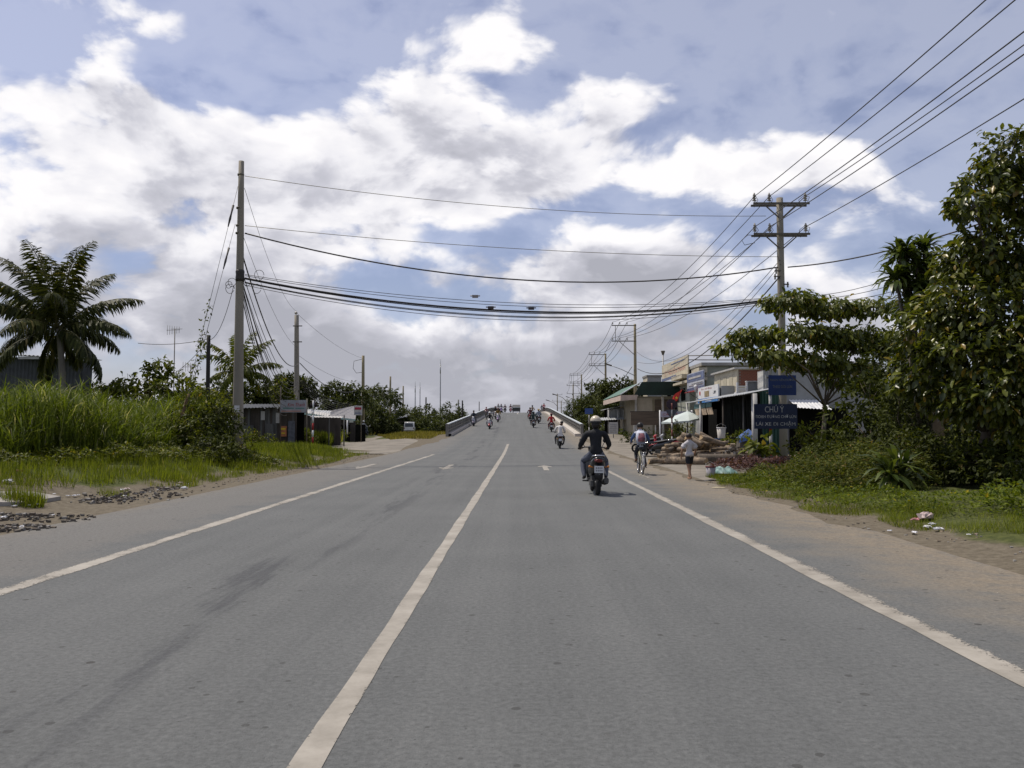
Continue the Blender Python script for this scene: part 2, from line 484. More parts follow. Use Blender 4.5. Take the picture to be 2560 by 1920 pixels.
def asphalt():
    m = D.materials.new('asphalt'); m.use_nodes = True; nt = m.node_tree; b = nt.nodes['Principled BSDF']
    tcn = node(nt, 'ShaderNodeTexCoord'); pos = tcn.outputs['Object']
    sep = node(nt, 'ShaderNodeSeparateXYZ'); nt.links.new(pos, sep.inputs[0])
    def noise(scale, detail=4.0, rough=.6, st=None):
        v = pos
        if st:
            mp = node(nt, 'ShaderNodeMapping'); mp.inputs['Scale'].default_value = st; nt.links.new(pos, mp.inputs[0]); v = mp.outputs[0]
        n = node(nt, 'ShaderNodeTexNoise', inp={'Scale': scale, 'Detail': detail, 'Roughness': rough}); nt.links.new(v, n.inputs['Vector'])
        return n.outputs['Fac']
    grain = noise(34, 5.0, .85); grit = noise(17, 5.0, .75); patch = noise(.45, 5.0); streak = noise(1.0, 6.0, .68, (1.9, .20, 1)); speck = noise(24, 4.0, .8); tracks = noise(1.0, 3.0, .6, (2.2, .03, 1))
    base = node(nt, 'ShaderNodeValToRGB')
    base.color_ramp.elements[0].position = .25; base.color_ramp.elements[0].color = (.104, .109, .109, 1)
    base.color_ramp.elements[1].position = .8; base.color_ramp.elements[1].color = (.166, .171, .168, 1)
    k = math_n(nt, 'ADD', math_n(nt, 'MULTIPLY', patch, .5), math_n(nt, 'MULTIPLY', tracks, .5))
    nt.links.new(k, base.inputs[0])
    def mixc(fac, a, bcol):
        mm = node(nt, 'ShaderNodeMix', data_type='RGBA')
        if isinstance(fac, float): mm.inputs['Factor'].default_value = fac
        else: nt.links.new(fac, mm.inputs['Factor'])
        nt.links.new(a, mm.inputs['A'])
        if isinstance(bcol, tuple): mm.inputs['B'].default_value = (*bcol, 1)
        else: nt.links.new(bcol, mm.inputs['B'])
        return mm.outputs['Result']
    def ramp(v, lo, hi):
        r = node(nt, 'ShaderNodeMapRange', interpolation_type='SMOOTHSTEP'); r.inputs['From Min'].default_value = lo; r.inputs['From Max'].default_value = hi
        nt.links.new(v, r.inputs['Value']); return r.outputs[0]
    # tar smears along the inside of the left lane
    inlane = math_n(nt, 'MULTIPLY', ramp(sep.outputs[0], -3.3, -2.7), math_n(nt, 'SUBTRACT', 1.0, ramp(sep.outputs[0], -2.5, -1.9)))
    c = mixc(math_n(nt, 'MULTIPLY', math_n(nt, 'MULTIPLY', ramp(streak, .50, .62), inlane), .80), base.outputs[0], (.070, .073, .078))
    # scuffed pale smears on the right lane
    pale = math_n(nt, 'MULTIPLY', ramp(streak, .56, .72), ramp(grit, .45, .7))
    c = mixc(math_n(nt, 'MULTIPLY', pale, .35), c, (.215, .21, .20))
    # bleached, dusty shoulders outside the edge lines
    wob = math_n(nt, 'MULTIPLY', math_n(nt, 'SUBTRACT', noise(.9, 6.0, .65), .5), 2.6)
    xr = math_n(nt, 'ADD', sep.outputs[0], wob)
    xl = math_n(nt, 'ADD', math_n(nt, 'MULTIPLY', sep.outputs[0], -1.0), wob)
    c = mixc(math_n(nt, 'MULTIPLY', ramp(xl, 4.5, 5.6), .72), c, (.172, .165, .152))
    c = mixc(math_n(nt, 'MULTIPLY', ramp(xr, 2.6, 4.4), .55), c, (.180, .170, .148))
    dust = math_n(nt, 'MULTIPLY', ramp(xr, 3.1, 4.9), ramp(noise(3.0, 6.0, .7), .22, .6))
    c = mixc(math_n(nt, 'MULTIPLY', dust, .92), c, (.245, .205, .152))
    dustl = math_n(nt, 'MULTIPLY', ramp(xl, 6.5, 8.2), ramp(noise(3.2, 6.0, .7), .25, .6))
    c = mixc(math_n(nt, 'MULTIPLY', dustl, .55), c, (.225, .190, .140))
    # stones in the surface
    c = mixc(math_n(nt, 'MULTIPLY', ramp(grain, .58, .74), .45), c, (.25, .24, .22))
    c = mixc(math_n(nt, 'MULTIPLY', ramp(math_n(nt, 'MULTIPLY', grain, -1.0), -.43, -.30), .85), c, (.034, .034, .034))
    vd = node(nt, 'ShaderNodeTexVoronoi', inp={'Scale': 2.6}); nt.links.new(pos, vd.inputs['Vector'])
    spots = math_n(nt, 'MULTIPLY', math_n(nt, 'LESS_THAN', vd.outputs['Distance'], .075), ramp(patch, .4, .6))
    c = mixc(math_n(nt, 'MULTIPLY', spots, .8), c, (.05, .048, .045))
    sp_ = node(nt, 'ShaderNodeVectorMath', operation='SCALE'); nt.links.new(c, sp_.inputs[0])
    nt.links.new(math_n(nt, 'MULTIPLY_ADD', speck, 1.25, .26), sp_.inputs['Scale']); c = sp_.outputs[0]
    pv = node(nt, 'ShaderNodeTexVoronoi', inp={'Scale': 8.0}); nt.links.new(pos, pv.inputs['Vector'])
    ps = node(nt, 'ShaderNodeSeparateColor'); nt.links.new(pv.outputs['Color'], ps.inputs[0])
    pit = math_n(nt, 'MULTIPLY', math_n(nt, 'LESS_THAN', pv.outputs['Distance'], math_n(nt, 'MULTIPLY', ps.outputs[1], .22)), math_n(nt, 'GREATER_THAN', ps.outputs[0], .72))
    c = mixc(math_n(nt, 'MULTIPLY', pit, .6), c, (.045, .045, .043))
    nt.links.new(c, b.inputs['Base Color'])
    b.inputs['Roughness'].default_value = .88; b.inputs['Specular IOR Level'].default_value = .25
    bp = node(nt, 'ShaderNodeBump'); bp.inputs['Strength'].default_value = .6; bp.inputs['Distance'].default_value = .012
    nt.links.new(math_n(nt, 'ADD', grain, math_n(nt, 'MULTIPLY', grit, .8)), bp.inputs['Height']); nt.links.new(bp.outputs[0], b.inputs['Normal'])
    return m

def road_strip(lo, hi, ys, dz=0.0, cols=None):
    """sheet between x = lo(y) and x = hi(y) on the road"""
    k = cols or 1; vs = []; fs = []
    for y in ys:
        a, b2 = lo(y), hi(y)
        for i in range(k + 1):
            x = a + (b2 - a) * i / k; vs.append((x, y, roadz(y) + dz - .025 * max(0, abs(x + .95) - 5.2)))
    for j in range(len(ys) - 1):
        for i in range(k): fs.append((j * (k + 1) + i, j * (k + 1) + i + 1, (j + 1) * (k + 1) + i + 1, (j + 1) * (k + 1) + i))
    return vs, fs

def xl_edge(y):
    w = .16 * math.sin(y * .9) + .10 * math.sin(y * 2.7 + 1) + .06 * math.sin(y * 6.1)
    e = -7.75 if y < 46 else -7.75 + (7.75 - 6.1) * sstep(46, 74, y)
    return e + (w if y < 74 else .0105 * (y - 74))
def xr_edge(y):
    w = .12 * math.sin(y * 1.1 + 2) + .08 * math.sin(y * 3.1) + .05 * math.sin(y * 7.3)
    e = 5.9 - .9 * sstep(8, 14, y) if y < 30 else 5.0 + .1 * sstep(30, 74, y)
    return e + (w if y < 74 else -.004 * (y - 74))
RY = axis([(-25, 40, .5), (40, 80, 1.0), (80, 320, 3)])
v_, f_ = road_strip(xl_edge, xr_edge, RY, 0.0, 8)
mb = MB(); mb.add(v_, f_); road = tag(mb.build('road', asphalt()), kind='structure')

def paint():
    m = D.materials.new('road_paint'); m.use_nodes = True; nt = m.node_tree; b = nt.nodes['Principled BSDF']; outn = nt.nodes['Material Output']
    tcn = node(nt, 'ShaderNodeTexCoord')
    n = node(nt, 'ShaderNodeTexNoise', inp={'Scale': 2.2, 'Detail': 7.0, 'Roughness': .7}); nt.links.new(tcn.outputs['Object'], n.inputs['Vector'])
    n2 = node(nt, 'ShaderNodeTexNoise', inp={'Scale': 40.0, 'Detail': 4.0, 'Roughness': .7}); nt.links.new(tcn.outputs['Object'], n2.inputs['Vector'])
    cr_ = node(nt, 'ShaderNodeValToRGB')
    cr_.color_ramp.elements[0].position = .3; cr_.color_ramp.elements[0].color = (.215, .195, .160, 1)
    cr_.color_ramp.elements[1].position = .65; cr_.color_ramp.elements[1].color = (.375, .345, .295, 1)
    nt.links.new(n.outputs['Fac'], cr_.inputs[0]); nt.links.new(cr_.outputs[0], b.inputs['Base Color'])
    b.inputs['Roughness'].default_value = .7
    at = node(nt, 'ShaderNodeAttribute'); at.attribute_name = 'wear'
    k = math_n(nt, 'ADD', math_n(nt, 'MULTIPLY', n2.outputs['Fac'], .6), math_n(nt, 'MULTIPLY', n.outputs['Fac'], .4))
    al = math_n(nt, 'MULTIPLY', math_n(nt, 'GREATER_THAN', k, math_n(nt, 'MULTIPLY_ADD', at.outputs['Fac'], .42, .345)), .93)
    tr = node(nt, 'ShaderNodeBsdfTransparent'); ms = node(nt, 'ShaderNodeMixShader')
    nt.links.new(al, ms.inputs[0]); nt.links.new(tr.outputs[0], ms.inputs[1]); nt.links.new(b.outputs[0], ms.inputs[2])
    nt.links.new(ms.outputs[0], outn.inputs['Surface'])
    return m
PAINT = paint()
def marking(name, lo, hi, ys, wear, label=None):
    vs, fs = road_strip(lo, hi, ys, .004, len(wear) - 1)
    mb = MB(); mb.add(vs, fs); o = mb.build(name, PAINT, road)
    a = o.data.attributes.new('wear', 'FLOAT', 'POINT'); a.data.foreach_set('value', np.array(wear * len(ys), np.float32))
    if label: o['label'] = label
    return o
def near(y, k=.012): return k * math.sin(y * 1.3) + k * .6 * math.sin(y * 4.1)
def wide(y): return .5 * (.145 + .0006 * max(0, y - 6))
marking('lane_line', lambda y: -.955 - wide(y) + near(y, .006), lambda y: -.955 + wide(y) + near(y + 3, .006), axis([(-20, 30, .4), (30, 61.5, 1)]), [.22, .06, .02, .02, .06, .22], 'thin solid white line down the middle of the road')
marking('lane_line', lambda y: -.75, lambda y: -.52, axis([(148, 168, 2)]), [.2, 0, .2], 'short white centre dash near the top of the bridge')
marking('edge_line', lambda y: -4.82 + near(y), lambda y: -4.62 + near(y + 2), axis([(-20, 46, .5)]), [.42, .2, .16, .2, .4], 'faded white line between left lane and shoulder')
marking('edge_line', lambda y: 2.88 + near(y), lambda y: 3.20 + near(y + 2) - .10 * sstep(10, 24, y), axis([(-20, 33, .5)]), [.05, .0, .1, .22, .42, .7, .95], 'worn white line half buried in dust along right shoulder')
def arrow(x, y, flip, s=1.0, label=None, wear=.3, rot=0.0):
    P = [(-.055, 0), (.055, 0), (.055, 1.55), (.155, 1.35), (.155, 1.6), (0, 2.3), (-.155, 1.6), (-.155, 1.35), (-.055, 1.55)]
    mb = MB(); vs = []
    for a, b2 in P:
        b2 = (2.5 - b2) if flip else b2
        a2 = a * 1.0
        X = x + (a2 * math.cos(rot) + b2 * math.sin(rot)) * s; Y = y + (b2 * math.cos(rot) - a2 * math.sin(rot)) * s
        vs.append((X, Y, roadz(Y) + .005 - .025 * max(0, abs(X + .95) - 5.2)))
    order = list(range(9)); order = order if not flip else order[::-1]
    idx = lambda t: [order.index(i) if flip else i for i in t]
    for f in ([0, 1, 2, 8], [2, 3, 4, 5], [5, 6, 7, 8], [8, 2, 5]):
        mb.add([vs[i] for i in f], [list(range(len(f)))])
    o = mb.build('lane_arrow', PAINT, road)
    a_ = o.data.attributes.new('wear', 'FLOAT', 'POINT'); a_.data.foreach_set('value', np.full(len(o.data.vertices), wear, np.float32))
    o['label'] = label
arrow(.88, 29.5, False, 1.7, 'white straight arrow pointing up the road towards the bridge', .12)
arrow(-5.9, 30.2, True, 1.7, 'white arrow on the left shoulder pointing towards the viewer', .22)
arrow(-2.75, 29.6, True, 1.7, 'faint white arrow in the oncoming lane', .28)
arrow(3.75, 25.2, False, .8, 'worn white arrow under the bicycle wheel', .3)

# earth lot beside the timber, and the side road left of the ramp: sheets laid on the ground
def sheet(name, poly_fn, ys, k, material, dz):
    vs = []; fs = []
    for y in ys:
        a, b2 = poly_fn(y)
        for i in range(k + 1):
            x = a + (b2 - a) * i / k
            vs.append((x, y, gz(x, y) + (dz if 0 < i < k else -.05)))
    for j in range(len(ys) - 1):
        for i in range(k): fs.append((j * (k + 1) + i, j * (k + 1) + i + 1, (j + 1) * (k + 1) + i + 1, (j + 1) * (k + 1) + i))
    mb = MB(); mb.add(vs, fs, 0, True)
    return tag(mb.build(name, material), kind='structure')
LOT = mat('earth_lot', (.185, .165, .135), .95, .22, .8, .5, 18, detail=8)
sheet('dirt_lot', lambda y: (4.9 + .2 * sstep(60, 76, y), 8.2 + 1.6 * sstep(26, 31, y) + .3 * math.sin(y)), axis([(24.2, 60, .8), (60, 110, 2.5)]), 6, LOT, .03)
GRAV = mat('side_road_gravel', (.19, .17, .14), .95, .2, .7, .5, 16, detail=8)
sheet('side_road', lambda y: ((-9.5 - 6 * sstep(50, 62, y) - .6 * math.sin(y * .7)), -7.2 if y < 66 else -7.2 - 6.6 * sstep(66, 82, y)), axis([(47, 100, 1.2)]), 6, GRAV, .035)
sheet('side_road', lambda y: (-19.0 - (y - 100) * .012, -15.8 - (y - 100) * .012), axis([(100, 180, 6)]), 2, GRAV, .035)


# ------------------------------------------------------------------ plants
LEAF_SIMPLE = (np.array([[0, 0, 0], [.45, .24, .07], [1, 0, -.05], [.45, -.24, .07]]), np.array([[0, 1, 2], [0, 2, 3]]))
LEAF_LONG = (np.array([[0, 0, 0], [.35, .10, .06], [.72, .085, .0], [1, 0, -.16], [.72, -.085, .0], [.35, -.10, .06]]),
             np.array([[0, 1, 5], [1, 2, 4], [1, 4, 5], [2, 3, 4]]))
LEAF_BROAD = (np.array([[0, 0, 0], [.22, .15, .06], [.55, .25, .06], [.85, .14, -.06], [1, 0, -.16], [.85, -.14, -.06], [.55, -.25, .06], [.22, -.15, .06], [.5, 0, -.01]]),
              np.array([[0, 1, 8], [1, 2, 8], [2, 3, 8], [3, 4, 8], [4, 5, 8], [5, 6, 8], [6, 7, 8], [7, 0, 8]]))
BLADE = (np.array([[0, .035, 0], [0, -.035, 0], [.45, .028, .05], [.45, -.028, .05], [1, 0, -.12]]), np.array([[0, 1, 3], [0, 3, 2], [2, 3, 4]]))

def unit(a): return a / np.maximum(1e-9, np.linalg.norm(a, axis=-1, keepdims=True))

def scatter(tmpl, pos, direc, up, size):
    """copies of a small template, x along direc, z towards up"""
    V, F = tmpl; n = len(pos)
    x = unit(direc); y = unit(np.cross(up, x)); z = np.cross(x, y)
    Rm = np.stack([x, y, z], axis=-1)
    size = np.broadcast_to(np.asarray(size, float).reshape(-1, 1, 1), (n, 1, 1))
    P = np.einsum('nij,kj->nki', Rm, V) * size + pos[:, None, :]
    T = F[None] + (np.arange(n) * len(V))[:, None, None]
    return P.reshape(-1, 3), T.reshape(-1, 3)

def cat_meshes(parts):
    vs, fs, b = [], [], 0
    for v, f in parts: vs.append(v); fs.append(f + b); b += len(v)
    return np.concatenate(vs), np.concatenate(fs)

def rnd_dirs(n, zlo=-1.0):
    d = nrg.normal(size=(n * 3, 3)); d = unit(d); d = d[d[:, 2] > zlo][:n]
    return d if len(d) == n else np.concatenate([d, rnd_dirs(n - len(d), zlo)])

BARK = mat('bark', (.13, .105, .08), .9, .25, 3, .6, 14, stretch=(1, 1, .25))
BARK_G = mat('pale_bark', (.20, .18, .155), .9, .2, 3, .5, 14, stretch=(1, 1, .25))
LV_BIG = leaf_mat('leaf_big', (.022, .036, .006), (.135, .150, .022), .34, .34, (.23, .15, .025), .09)
LV_ALM = leaf_mat('leaf_almond', (.040, .060, .008), (.150, .165, .022), .40, .42, (.22, .15, .03), .05)
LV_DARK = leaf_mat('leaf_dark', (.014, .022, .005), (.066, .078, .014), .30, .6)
LV_FAR = leaf_mat('leaf_far', (.026, .036, .012), (.082, .094, .028), .28, .7)
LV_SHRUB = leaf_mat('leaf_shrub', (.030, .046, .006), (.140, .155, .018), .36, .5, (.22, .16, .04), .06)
LV_LOW = leaf_mat('leaf_low_shrub', (.020, .032, .005), (.100, .112, .016), .30, .65, (.20, .13, .05), .08)
LV_RED = leaf_mat('leaf_purple', (.034, .018, .018), (.115, .055, .055), .25, .5, (.24, .15, .13), .14)
LV_COVER = leaf_mat('leaf_cover', (.030, .052, .005), (.135, .165, .012), .34, .5, (.42, .32, .02), .018)
LV_GRASS = leaf_mat('grass_blade', (.066, .086, .008), (.180, .212, .022), .42, .55, (.34, .28, .10), .06)
LV_REED = leaf_mat('reed_blade', (.050, .072, .008), (.138, .178, .022), .42, .5, (.46, .42, .30), .09)
LV_DRYG = leaf_mat('dry_grass', (.100, .090, .014), (.225, .195, .040), .36, .6, (.36, .28, .14), .10)
LV_PALM = leaf_mat('palm_leaflet', (.018, .024, .007), (.070, .078, .018), .22, .52, (.16, .13, .05), .06)
LV_DRAC = leaf_mat('dracaena_leaf', (.026, .044, .008), (.110, .140, .028), .30, .36)

LEAF_MESH = {}
def leaf_part(kind, tm, material):
    if (kind, material.name) not in LEAF_MESH:
        me = np_mesh('leaf', tm[0], tris=tm[1]); me.materials.append(material); LEAF_MESH[(kind, material.name)] = me
    return LEAF_MESH[(kind, material.name)]

def place_leaves(root, kind, tm, material, pos, direc, up, size):
    """single leaves as parts that share one mesh"""
    me = leaf_part(kind, tm, material)
    for p, d, u, s in zip(pos, direc, up, size):
        x = Vector(d).normalized(); y = Vector(u).cross(x).normalized(); z = x.cross(y)
        M = Matrix((x, y, z)).transposed().to_4x4(); M.translation = Vector(p)
        o = D.objects.new('leaf', me); COL.objects.link(o); o.parent = root
        o.matrix_local = M @ Matrix.Scale(float(s), 4)

def tree(name, label, base, blobs, leaves, size, material, tm=LEAF_SIMPLE, kind='simple', trunk_r=.12, droop=.35, flat=0.0,
         group=None, bark=None, singles=0, cluster=7, lean=(0, 0), limbs=True, shell=.55, cat='tree'):
    """trunk and limbs to every blob of the crown, then clusters of leaves spread through the blobs.
       blobs: [(x, y, z, rx, ry, rz)] in world coordinates"""
    base = np.array(base, float)
    root = thing(name, label, cat, tuple(base), 0, group)
    B = np.array(blobs, float)
    cen = B[:, :3].mean(0)
    fork = base + (cen - base) * np.array([.55, .55, .50])
    fork[2] = base[2] + max(.3, (B[:, 2].min() - base[2]) * .8)
    mb = MB()
    wob = lambda p, k: p + nrg.normal(size=3) * k
    H = fork[2] - base[2]
    pts = [base + np.array([0, 0, -.1]), base + (fork - base) * .35 + nrg.normal(size=3) * .03 * H, base + (fork - base) * .7 + nrg.normal(size=3) * .03 * H, fork]
    mb.tube(pts, [trunk_r * 1.25, trunk_r, trunk_r * .85, trunk_r * .72], 8)
    ends = []
    if limbs:
        for b in B:
            mid = fork + (b[:3] - fork) * .5 + nrg.normal(size=3) * .12 * np.linalg.norm(b[:3] - fork)
            rl = trunk_r * .30
            mb.tube([fork - (0, 0, .1 * H), mid, b[:3]], [rl * 1.2, rl * .8, rl * .45], 5)
            for _ in range(5):
                d = rnd_dirs(1, -.3)[0]
                e = b[:3] + d * b[3:] * .8
                mb.tube([b[:3], b[:3] + d * b[3:] * .4 + nrg.normal(size=3) * .05, e], [rl * .4, rl * .25, rl * .12], 4)
    mb.build('trunk', bark or BARK, root, world=True)
    # clusters
    w = B[:, 3] * B[:, 4] * B[:, 5]; w = (w ** .66); w /= w.sum()
    nc = max(3, leaves // cluster)
    bi = nrg.choice(len(B), nc, p=w)
    d = rnd_dirs(nc)
    r = nrg.random(nc) ** (1 / 3) * (1 - shell) + shell
    r *= np.where(nrg.random(nc) < .12, 1.25, 1.0)
    off = d * r[:, None]
    if flat: off[:, 2] = off[:, 2] * (1 - flat)
    cp = B[bi, :3] + off * B[bi, 3:]
    k = cluster
    pos = np.repeat(cp, k, 0) + nrg.normal(size=(nc * k, 3)) * size * .35
    out_d = np.repeat(unit(off * B[bi, 3:]), k, 0)
    ld = unit(rnd_dirs(nc * k) * 1.0 + out_d * .75 + np.array([0, 0, -droop]))
    up = unit(rnd_dirs(nc * k) * .55 + np.array([0, 0, 1.0]) + out_d * .3)
    sz = size * (.6 + .7 * nrg.random(nc * k))
    if singles:
        score = -pos[:, 1] * 1.0 + nrg.random(len(pos)) * 1.5 - .25 * np.abs(pos[:, 0] - base[0])
        score += out_d[:, 1] * -1.0
        px = 1303 + 2130 * pos[:, 0] / pos[:, 1]
        score[px > 2580] -= 100
        sel = np.argsort(-score)[:singles]
        keep = np.ones(len(pos), bool); keep[sel] = False
        place_leaves(root, kind, tm, material, pos[sel] - base, ld[sel], up[sel], sz[sel])
        pos, ld, up, sz = pos[keep], ld[keep], up[keep], sz[keep]
    V, F = scatter(tm, pos - base, ld, up, sz)
    o = obj('foliage' if cat != 'tree' else 'crown', np_mesh('foliage', V, tris=F), root, None, [material])
    if singles: o['kind'] = 'stuff'
    return root


# ---- grasses -------------------------------------------------------
def blades(pts, h, lean=.35, width=1.0, tm=BLADE):
    """upright blades at the given ground points"""
    n = len(pts)
    a = nrg.random(n) * 2 * math.pi
    ln = lean * (.3 + nrg.random(n))
    d = np.stack([np.cos(a) * ln, np.sin(a) * ln, np.ones(n)], -1)
    up = np.stack([np.cos(a), np.sin(a), np.full(n, .15)], -1)
    V, F = tm; V = V.copy(); V[:, 1] *= width
    return scatter((V, F), pts, d, up, h)

def gpts(n, fn):
    """n ground points from fn(u, v) -> x, y"""
    u = nrg.random(n); v = nrg.random(n); o = np.empty((n, 3))
    for i in range(n):
        x, y = fn(u[i], v[i]); o[i] = (x, y, gz(x, y))
    return o

def clumpy(p, scale=.7, keep=.5, seed=0.0):
    """drops points in patches so that grass stands in tufts"""
    s = np.sin(p[:, 0] * scale * 3.1 + seed) * np.sin(p[:, 1] * scale * 2.3 + seed * 2) + np.sin(p[:, 0] * scale * 7.7 + 1) * np.sin(p[:, 1] * scale * 6.1 + seed) * .6
    return p[s + nrg.normal(size=len(p)) * .35 > (keep - .5) * 2]

def grass_obj(name, parts, material, label=None):
    V, F = cat_meshes(parts)
    o = obj(name, np_mesh(name, V, tris=F), None, None, [material])
    return tag(o, label, 'grass', None, 'stuff')

# reed bank on the left
def reed_xy(u, v):
    y = 21.5 + 13.5 * v
    x0 = -11.9 - .21 * max(0, 26 - y)
    return x0 - u * (3.5 + 11.5 * (1 - .25 * v)), y
rp = gpts(10500, reed_xy)
hh = (1.22 + .30 * np.sin(rp[:, 0] * .9 + .5) * np.sin(rp[:, 1] * .6) + .75 * nrg.random(len(rp)) ** 1.6)
front = np.clip((rp[:, 1] - 21.0) / 1.6, .45, 1.0); hh *= front
edge = np.clip((-11.4 - rp[:, 0]) / 1.3, .4, 1.0); hh *= edge
parts = [blades(rp, hh * 1.05, .22, .35)]
for lvl in range(6):
    t = .25 + .13 * lvl + .08 * nrg.random(len(rp))
    p2 = rp.copy(); p2[:, 2] += hh * t; p2[:, :2] += nrg.normal(size=(len(rp), 2)) * .05
    a = nrg.random(len(rp)) * 2 * math.pi
    d = np.stack([np.cos(a), np.sin(a), .75 + 1.5 * nrg.random(len(rp))], -1)
    up = np.tile([0, 0, 1.0], (len(rp), 1)) + nrg.normal(size=(len(rp), 3)) * .2
    V, F = BLADE; V = V.copy(); V[:, 1] *= .62; V[:, 2] *= 2.0
    parts.append(scatter((V, F), p2, d, up, .45 + .4 * nrg.random(len(rp))))
grass_obj('tall_grass', parts, LV_REED, 'dense stand of tall green reeds on the left bank')

# short grass in front of the reeds and along the left verge
def lv1(u, v):
    y = 16.6 + 29.5 * v ** 1.2; return -9.3 - .4 * math.sin(y) - (5.5 + 2.0 * (y < 22)) * u - .55 * max(0, 19.5 - y), y
p = clumpy(gpts(52000, lv1), .9, .34, .3)
parts = [blades(p, .12 + .24 * nrg.random(len(p)), .75, .8)]
def lv2(u, v): return -8.25 - 2.2 * u ** 1.3 - .3 * math.sin(v * 9), 21 + 26 * v
p = clumpy(gpts(20000, lv2), 1.3, .48, 1.1); parts.append(blades(p, .08 + .14 * nrg.random(len(p)), .6, .9))
def lv3(u, v): return -10 - 9 * u, 36 + 14 * v
p = gpts(16000, lv3); parts.append(blades(p, .10 + .18 * nrg.random(len(p)), .8, 1.0))
for (cx, cy, r, n, h) in [(-10.4, 15.6, .42, 700, .36), (-9.3, 15.9, .36, 600, .34), (-11.6, 16.0, .5, 500, .30), (-12.6, 14.6, .6, 500, .26), (-10.7, 17.6, .5, 380, .2), (-8.9, 18.6, .35, 250, .2)]:
    a = nrg.random(n) * 6.28; q = nrg.random(n) ** .6 * r
    p = np.stack([cx + q * np.cos(a), cy + q * np.sin(a), np.zeros(n)], -1)
    for i in range(n): p[i, 2] = gz(p[i, 0], p[i, 1])
    parts.append(blades(p, h * (.6 + .6 * nrg.random(n)), .6, .55))
grass_obj('grass_verge', parts, LV_GRASS, 'short green grass along the left verge')

# weedy strip between pole and side road, and the grassed island by the ramp
def isl(u, v): return -7.4 - 9.5 * u * (.35 + .65 * v), 70 + 30 * v
p = gpts(13000, isl); parts = [blades(p, .12 + .22 * nrg.random(len(p)), .7, 2.0)]
def isl2(u, v): return -7.0 - 6.5 * u, 84 + 60 * v
p = gpts(9000, isl2); parts.append(blades(p, .15 + .3 * nrg.random(len(p)), .6, 2.6))
def isl4(u, v): return -19 - 16 * u, 100 + 70 * v
p = gpts(7000, isl4); parts.append(blades(p, .15 + .25 * nrg.random(len(p)), .7, 2.6))
grass_obj('grass_island', parts, LV_DRYG, 'yellowing grass strip between bridge ramp and side road')
def isl3(u, v): return -18.4 + 4.0 * u, 63 + 5 * v
p = gpts(7000, isl3); parts = [blades(p, .5 + .75 * nrg.random(len(p)), .5, 1.3)]
def isl5(u, v): return -10 - 5.2 * u - 2 * v, 45 + 9 * v * (1 - .3 * u)
p = clumpy(gpts(14000, isl5), .8, .45, .9); parts.append(blades(p, .08 + .16 * nrg.random(len(p)), .9, 1.2))
grass_obj('weeds', parts, LV_GRASS, 'tall weeds beside the roadside sheds on the left')

# right verge
def rv1(u, v):
    y = 10.4 + 13.4 * v; e = 6.3 - .95 * sstep(10, 15, y) + .2 * math.sin(y * 1.9)
    return e + (1.9 + .8 * math.sin(y * .8)) * u ** 1.2, y
p = clumpy(gpts(30000, rv1), 1.0, .38, .4)
parts = [blades(p, .05 + .10 * nrg.random(len(p)), 1.2, .8)]
def rv3(u, v): return 6.35 + 3.4 * u, 8.6 + 2.6 * v
p = clumpy(gpts(9000, rv3), 1.0, .40, .4); parts.append(blades(p, .05 + .10 * nrg.random(len(p)), .95, .8))
def rv2(u, v): return 5.5 + 2.8 * u, 22.5 + 3.2 * v
p = gpts(9000, rv2); parts.append(blades(p, .08 + .15 * nrg.random(len(p)), .7, .8))
grass_obj('grass_verge', parts, LV_GRASS, 'green grass edging the sandy right shoulder')

# creeping ground cover and low shrubs, right
def cover(name, label, boxes, n, size, material, tm=LEAF_SIMPLE):
    parts = []
    tot = sum(b[3] * b[4] * 1.0 for b in boxes)
    for (cx, cy, h, rx, ry) in boxes:
        k = int(n * rx * ry / tot)
        a = nrg.random(k) * 6.283; q = np.sqrt(nrg.random(k))
        x = cx + q * rx * np.cos(a); y = cy + q * ry * np.sin(a)
        lump = .68 + .32 * np.sin(x * 5 + y * 3) * np.sin(y * 4.4 - x)
        top = h * np.sqrt(np.clip(1 - q ** 2.6, 0, 1)) * lump
        z = np.array([gz(i, j) for i, j in zip(x, y)]) + top * (1 - .55 * nrg.random(k) ** 2.2) + .02
        d = rnd_dirs(k, -.3); d[:, 2] *= .6
        up = rnd_dirs(k) * .5 + np.array([0, -.15, 1.0])
        parts.append(scatter(tm, np.stack([x, y, z], -1), d, up, size * (.6 + .8 * nrg.random(k))))
    V, F = cat_meshes(parts)
    return tag(obj(name, np_mesh(name, V, tris=F), None, None, [material]), label, 'ground cover', None, 'stuff')
cover('creeping_ground_cover', 'low mat of creeping green leaves and small yellow flowers beside right shoulder',
      [(8.6, 12.9, .62, 1.7, 1.5), (10.2, 12.2, .62, 1.9, 1.6), (11.6, 13.8, .75, 1.8, 1.9), (12.5, 11.0, .6, 2.0, 1.5)], 16000, .085, LV_COVER)
cover('creeping_ground_cover', 'thin leafy weeds creeping through the grass edge of right shoulder',
      [(6.3, 16.5, .20, .9, 2.2), (6.1, 19.5, .22, .8, 2.2), (6.2, 22.5, .24, 1.0, 1.8), (7.0, 14.0, .2, 1.0, 1.6), (7.4, 24.6, .28, 1.2, 1.2), (8.2, 11.7, .16, 1.5, .9)], 9000, .07, LV_COVER)
cover('low_shrubbery', 'tangle of low green shrubs under the roadside trees',
      [(7.5, 18.4, 1.0, 1.25, 1.6), (8.5, 19.4, 1.15, 1.3, 1.6), (6.9, 20.6, .62, 1.0, 1.5), (8.3, 22.2, .95, 1.5, 1.5), (7.6, 24.2, .55, 1.3, 1.2), (9.9, 20.2, 1.2, 1.2, 1.5), (6.75, 18.2, .5, .7, .9)], 19000, .085, LV_LOW)
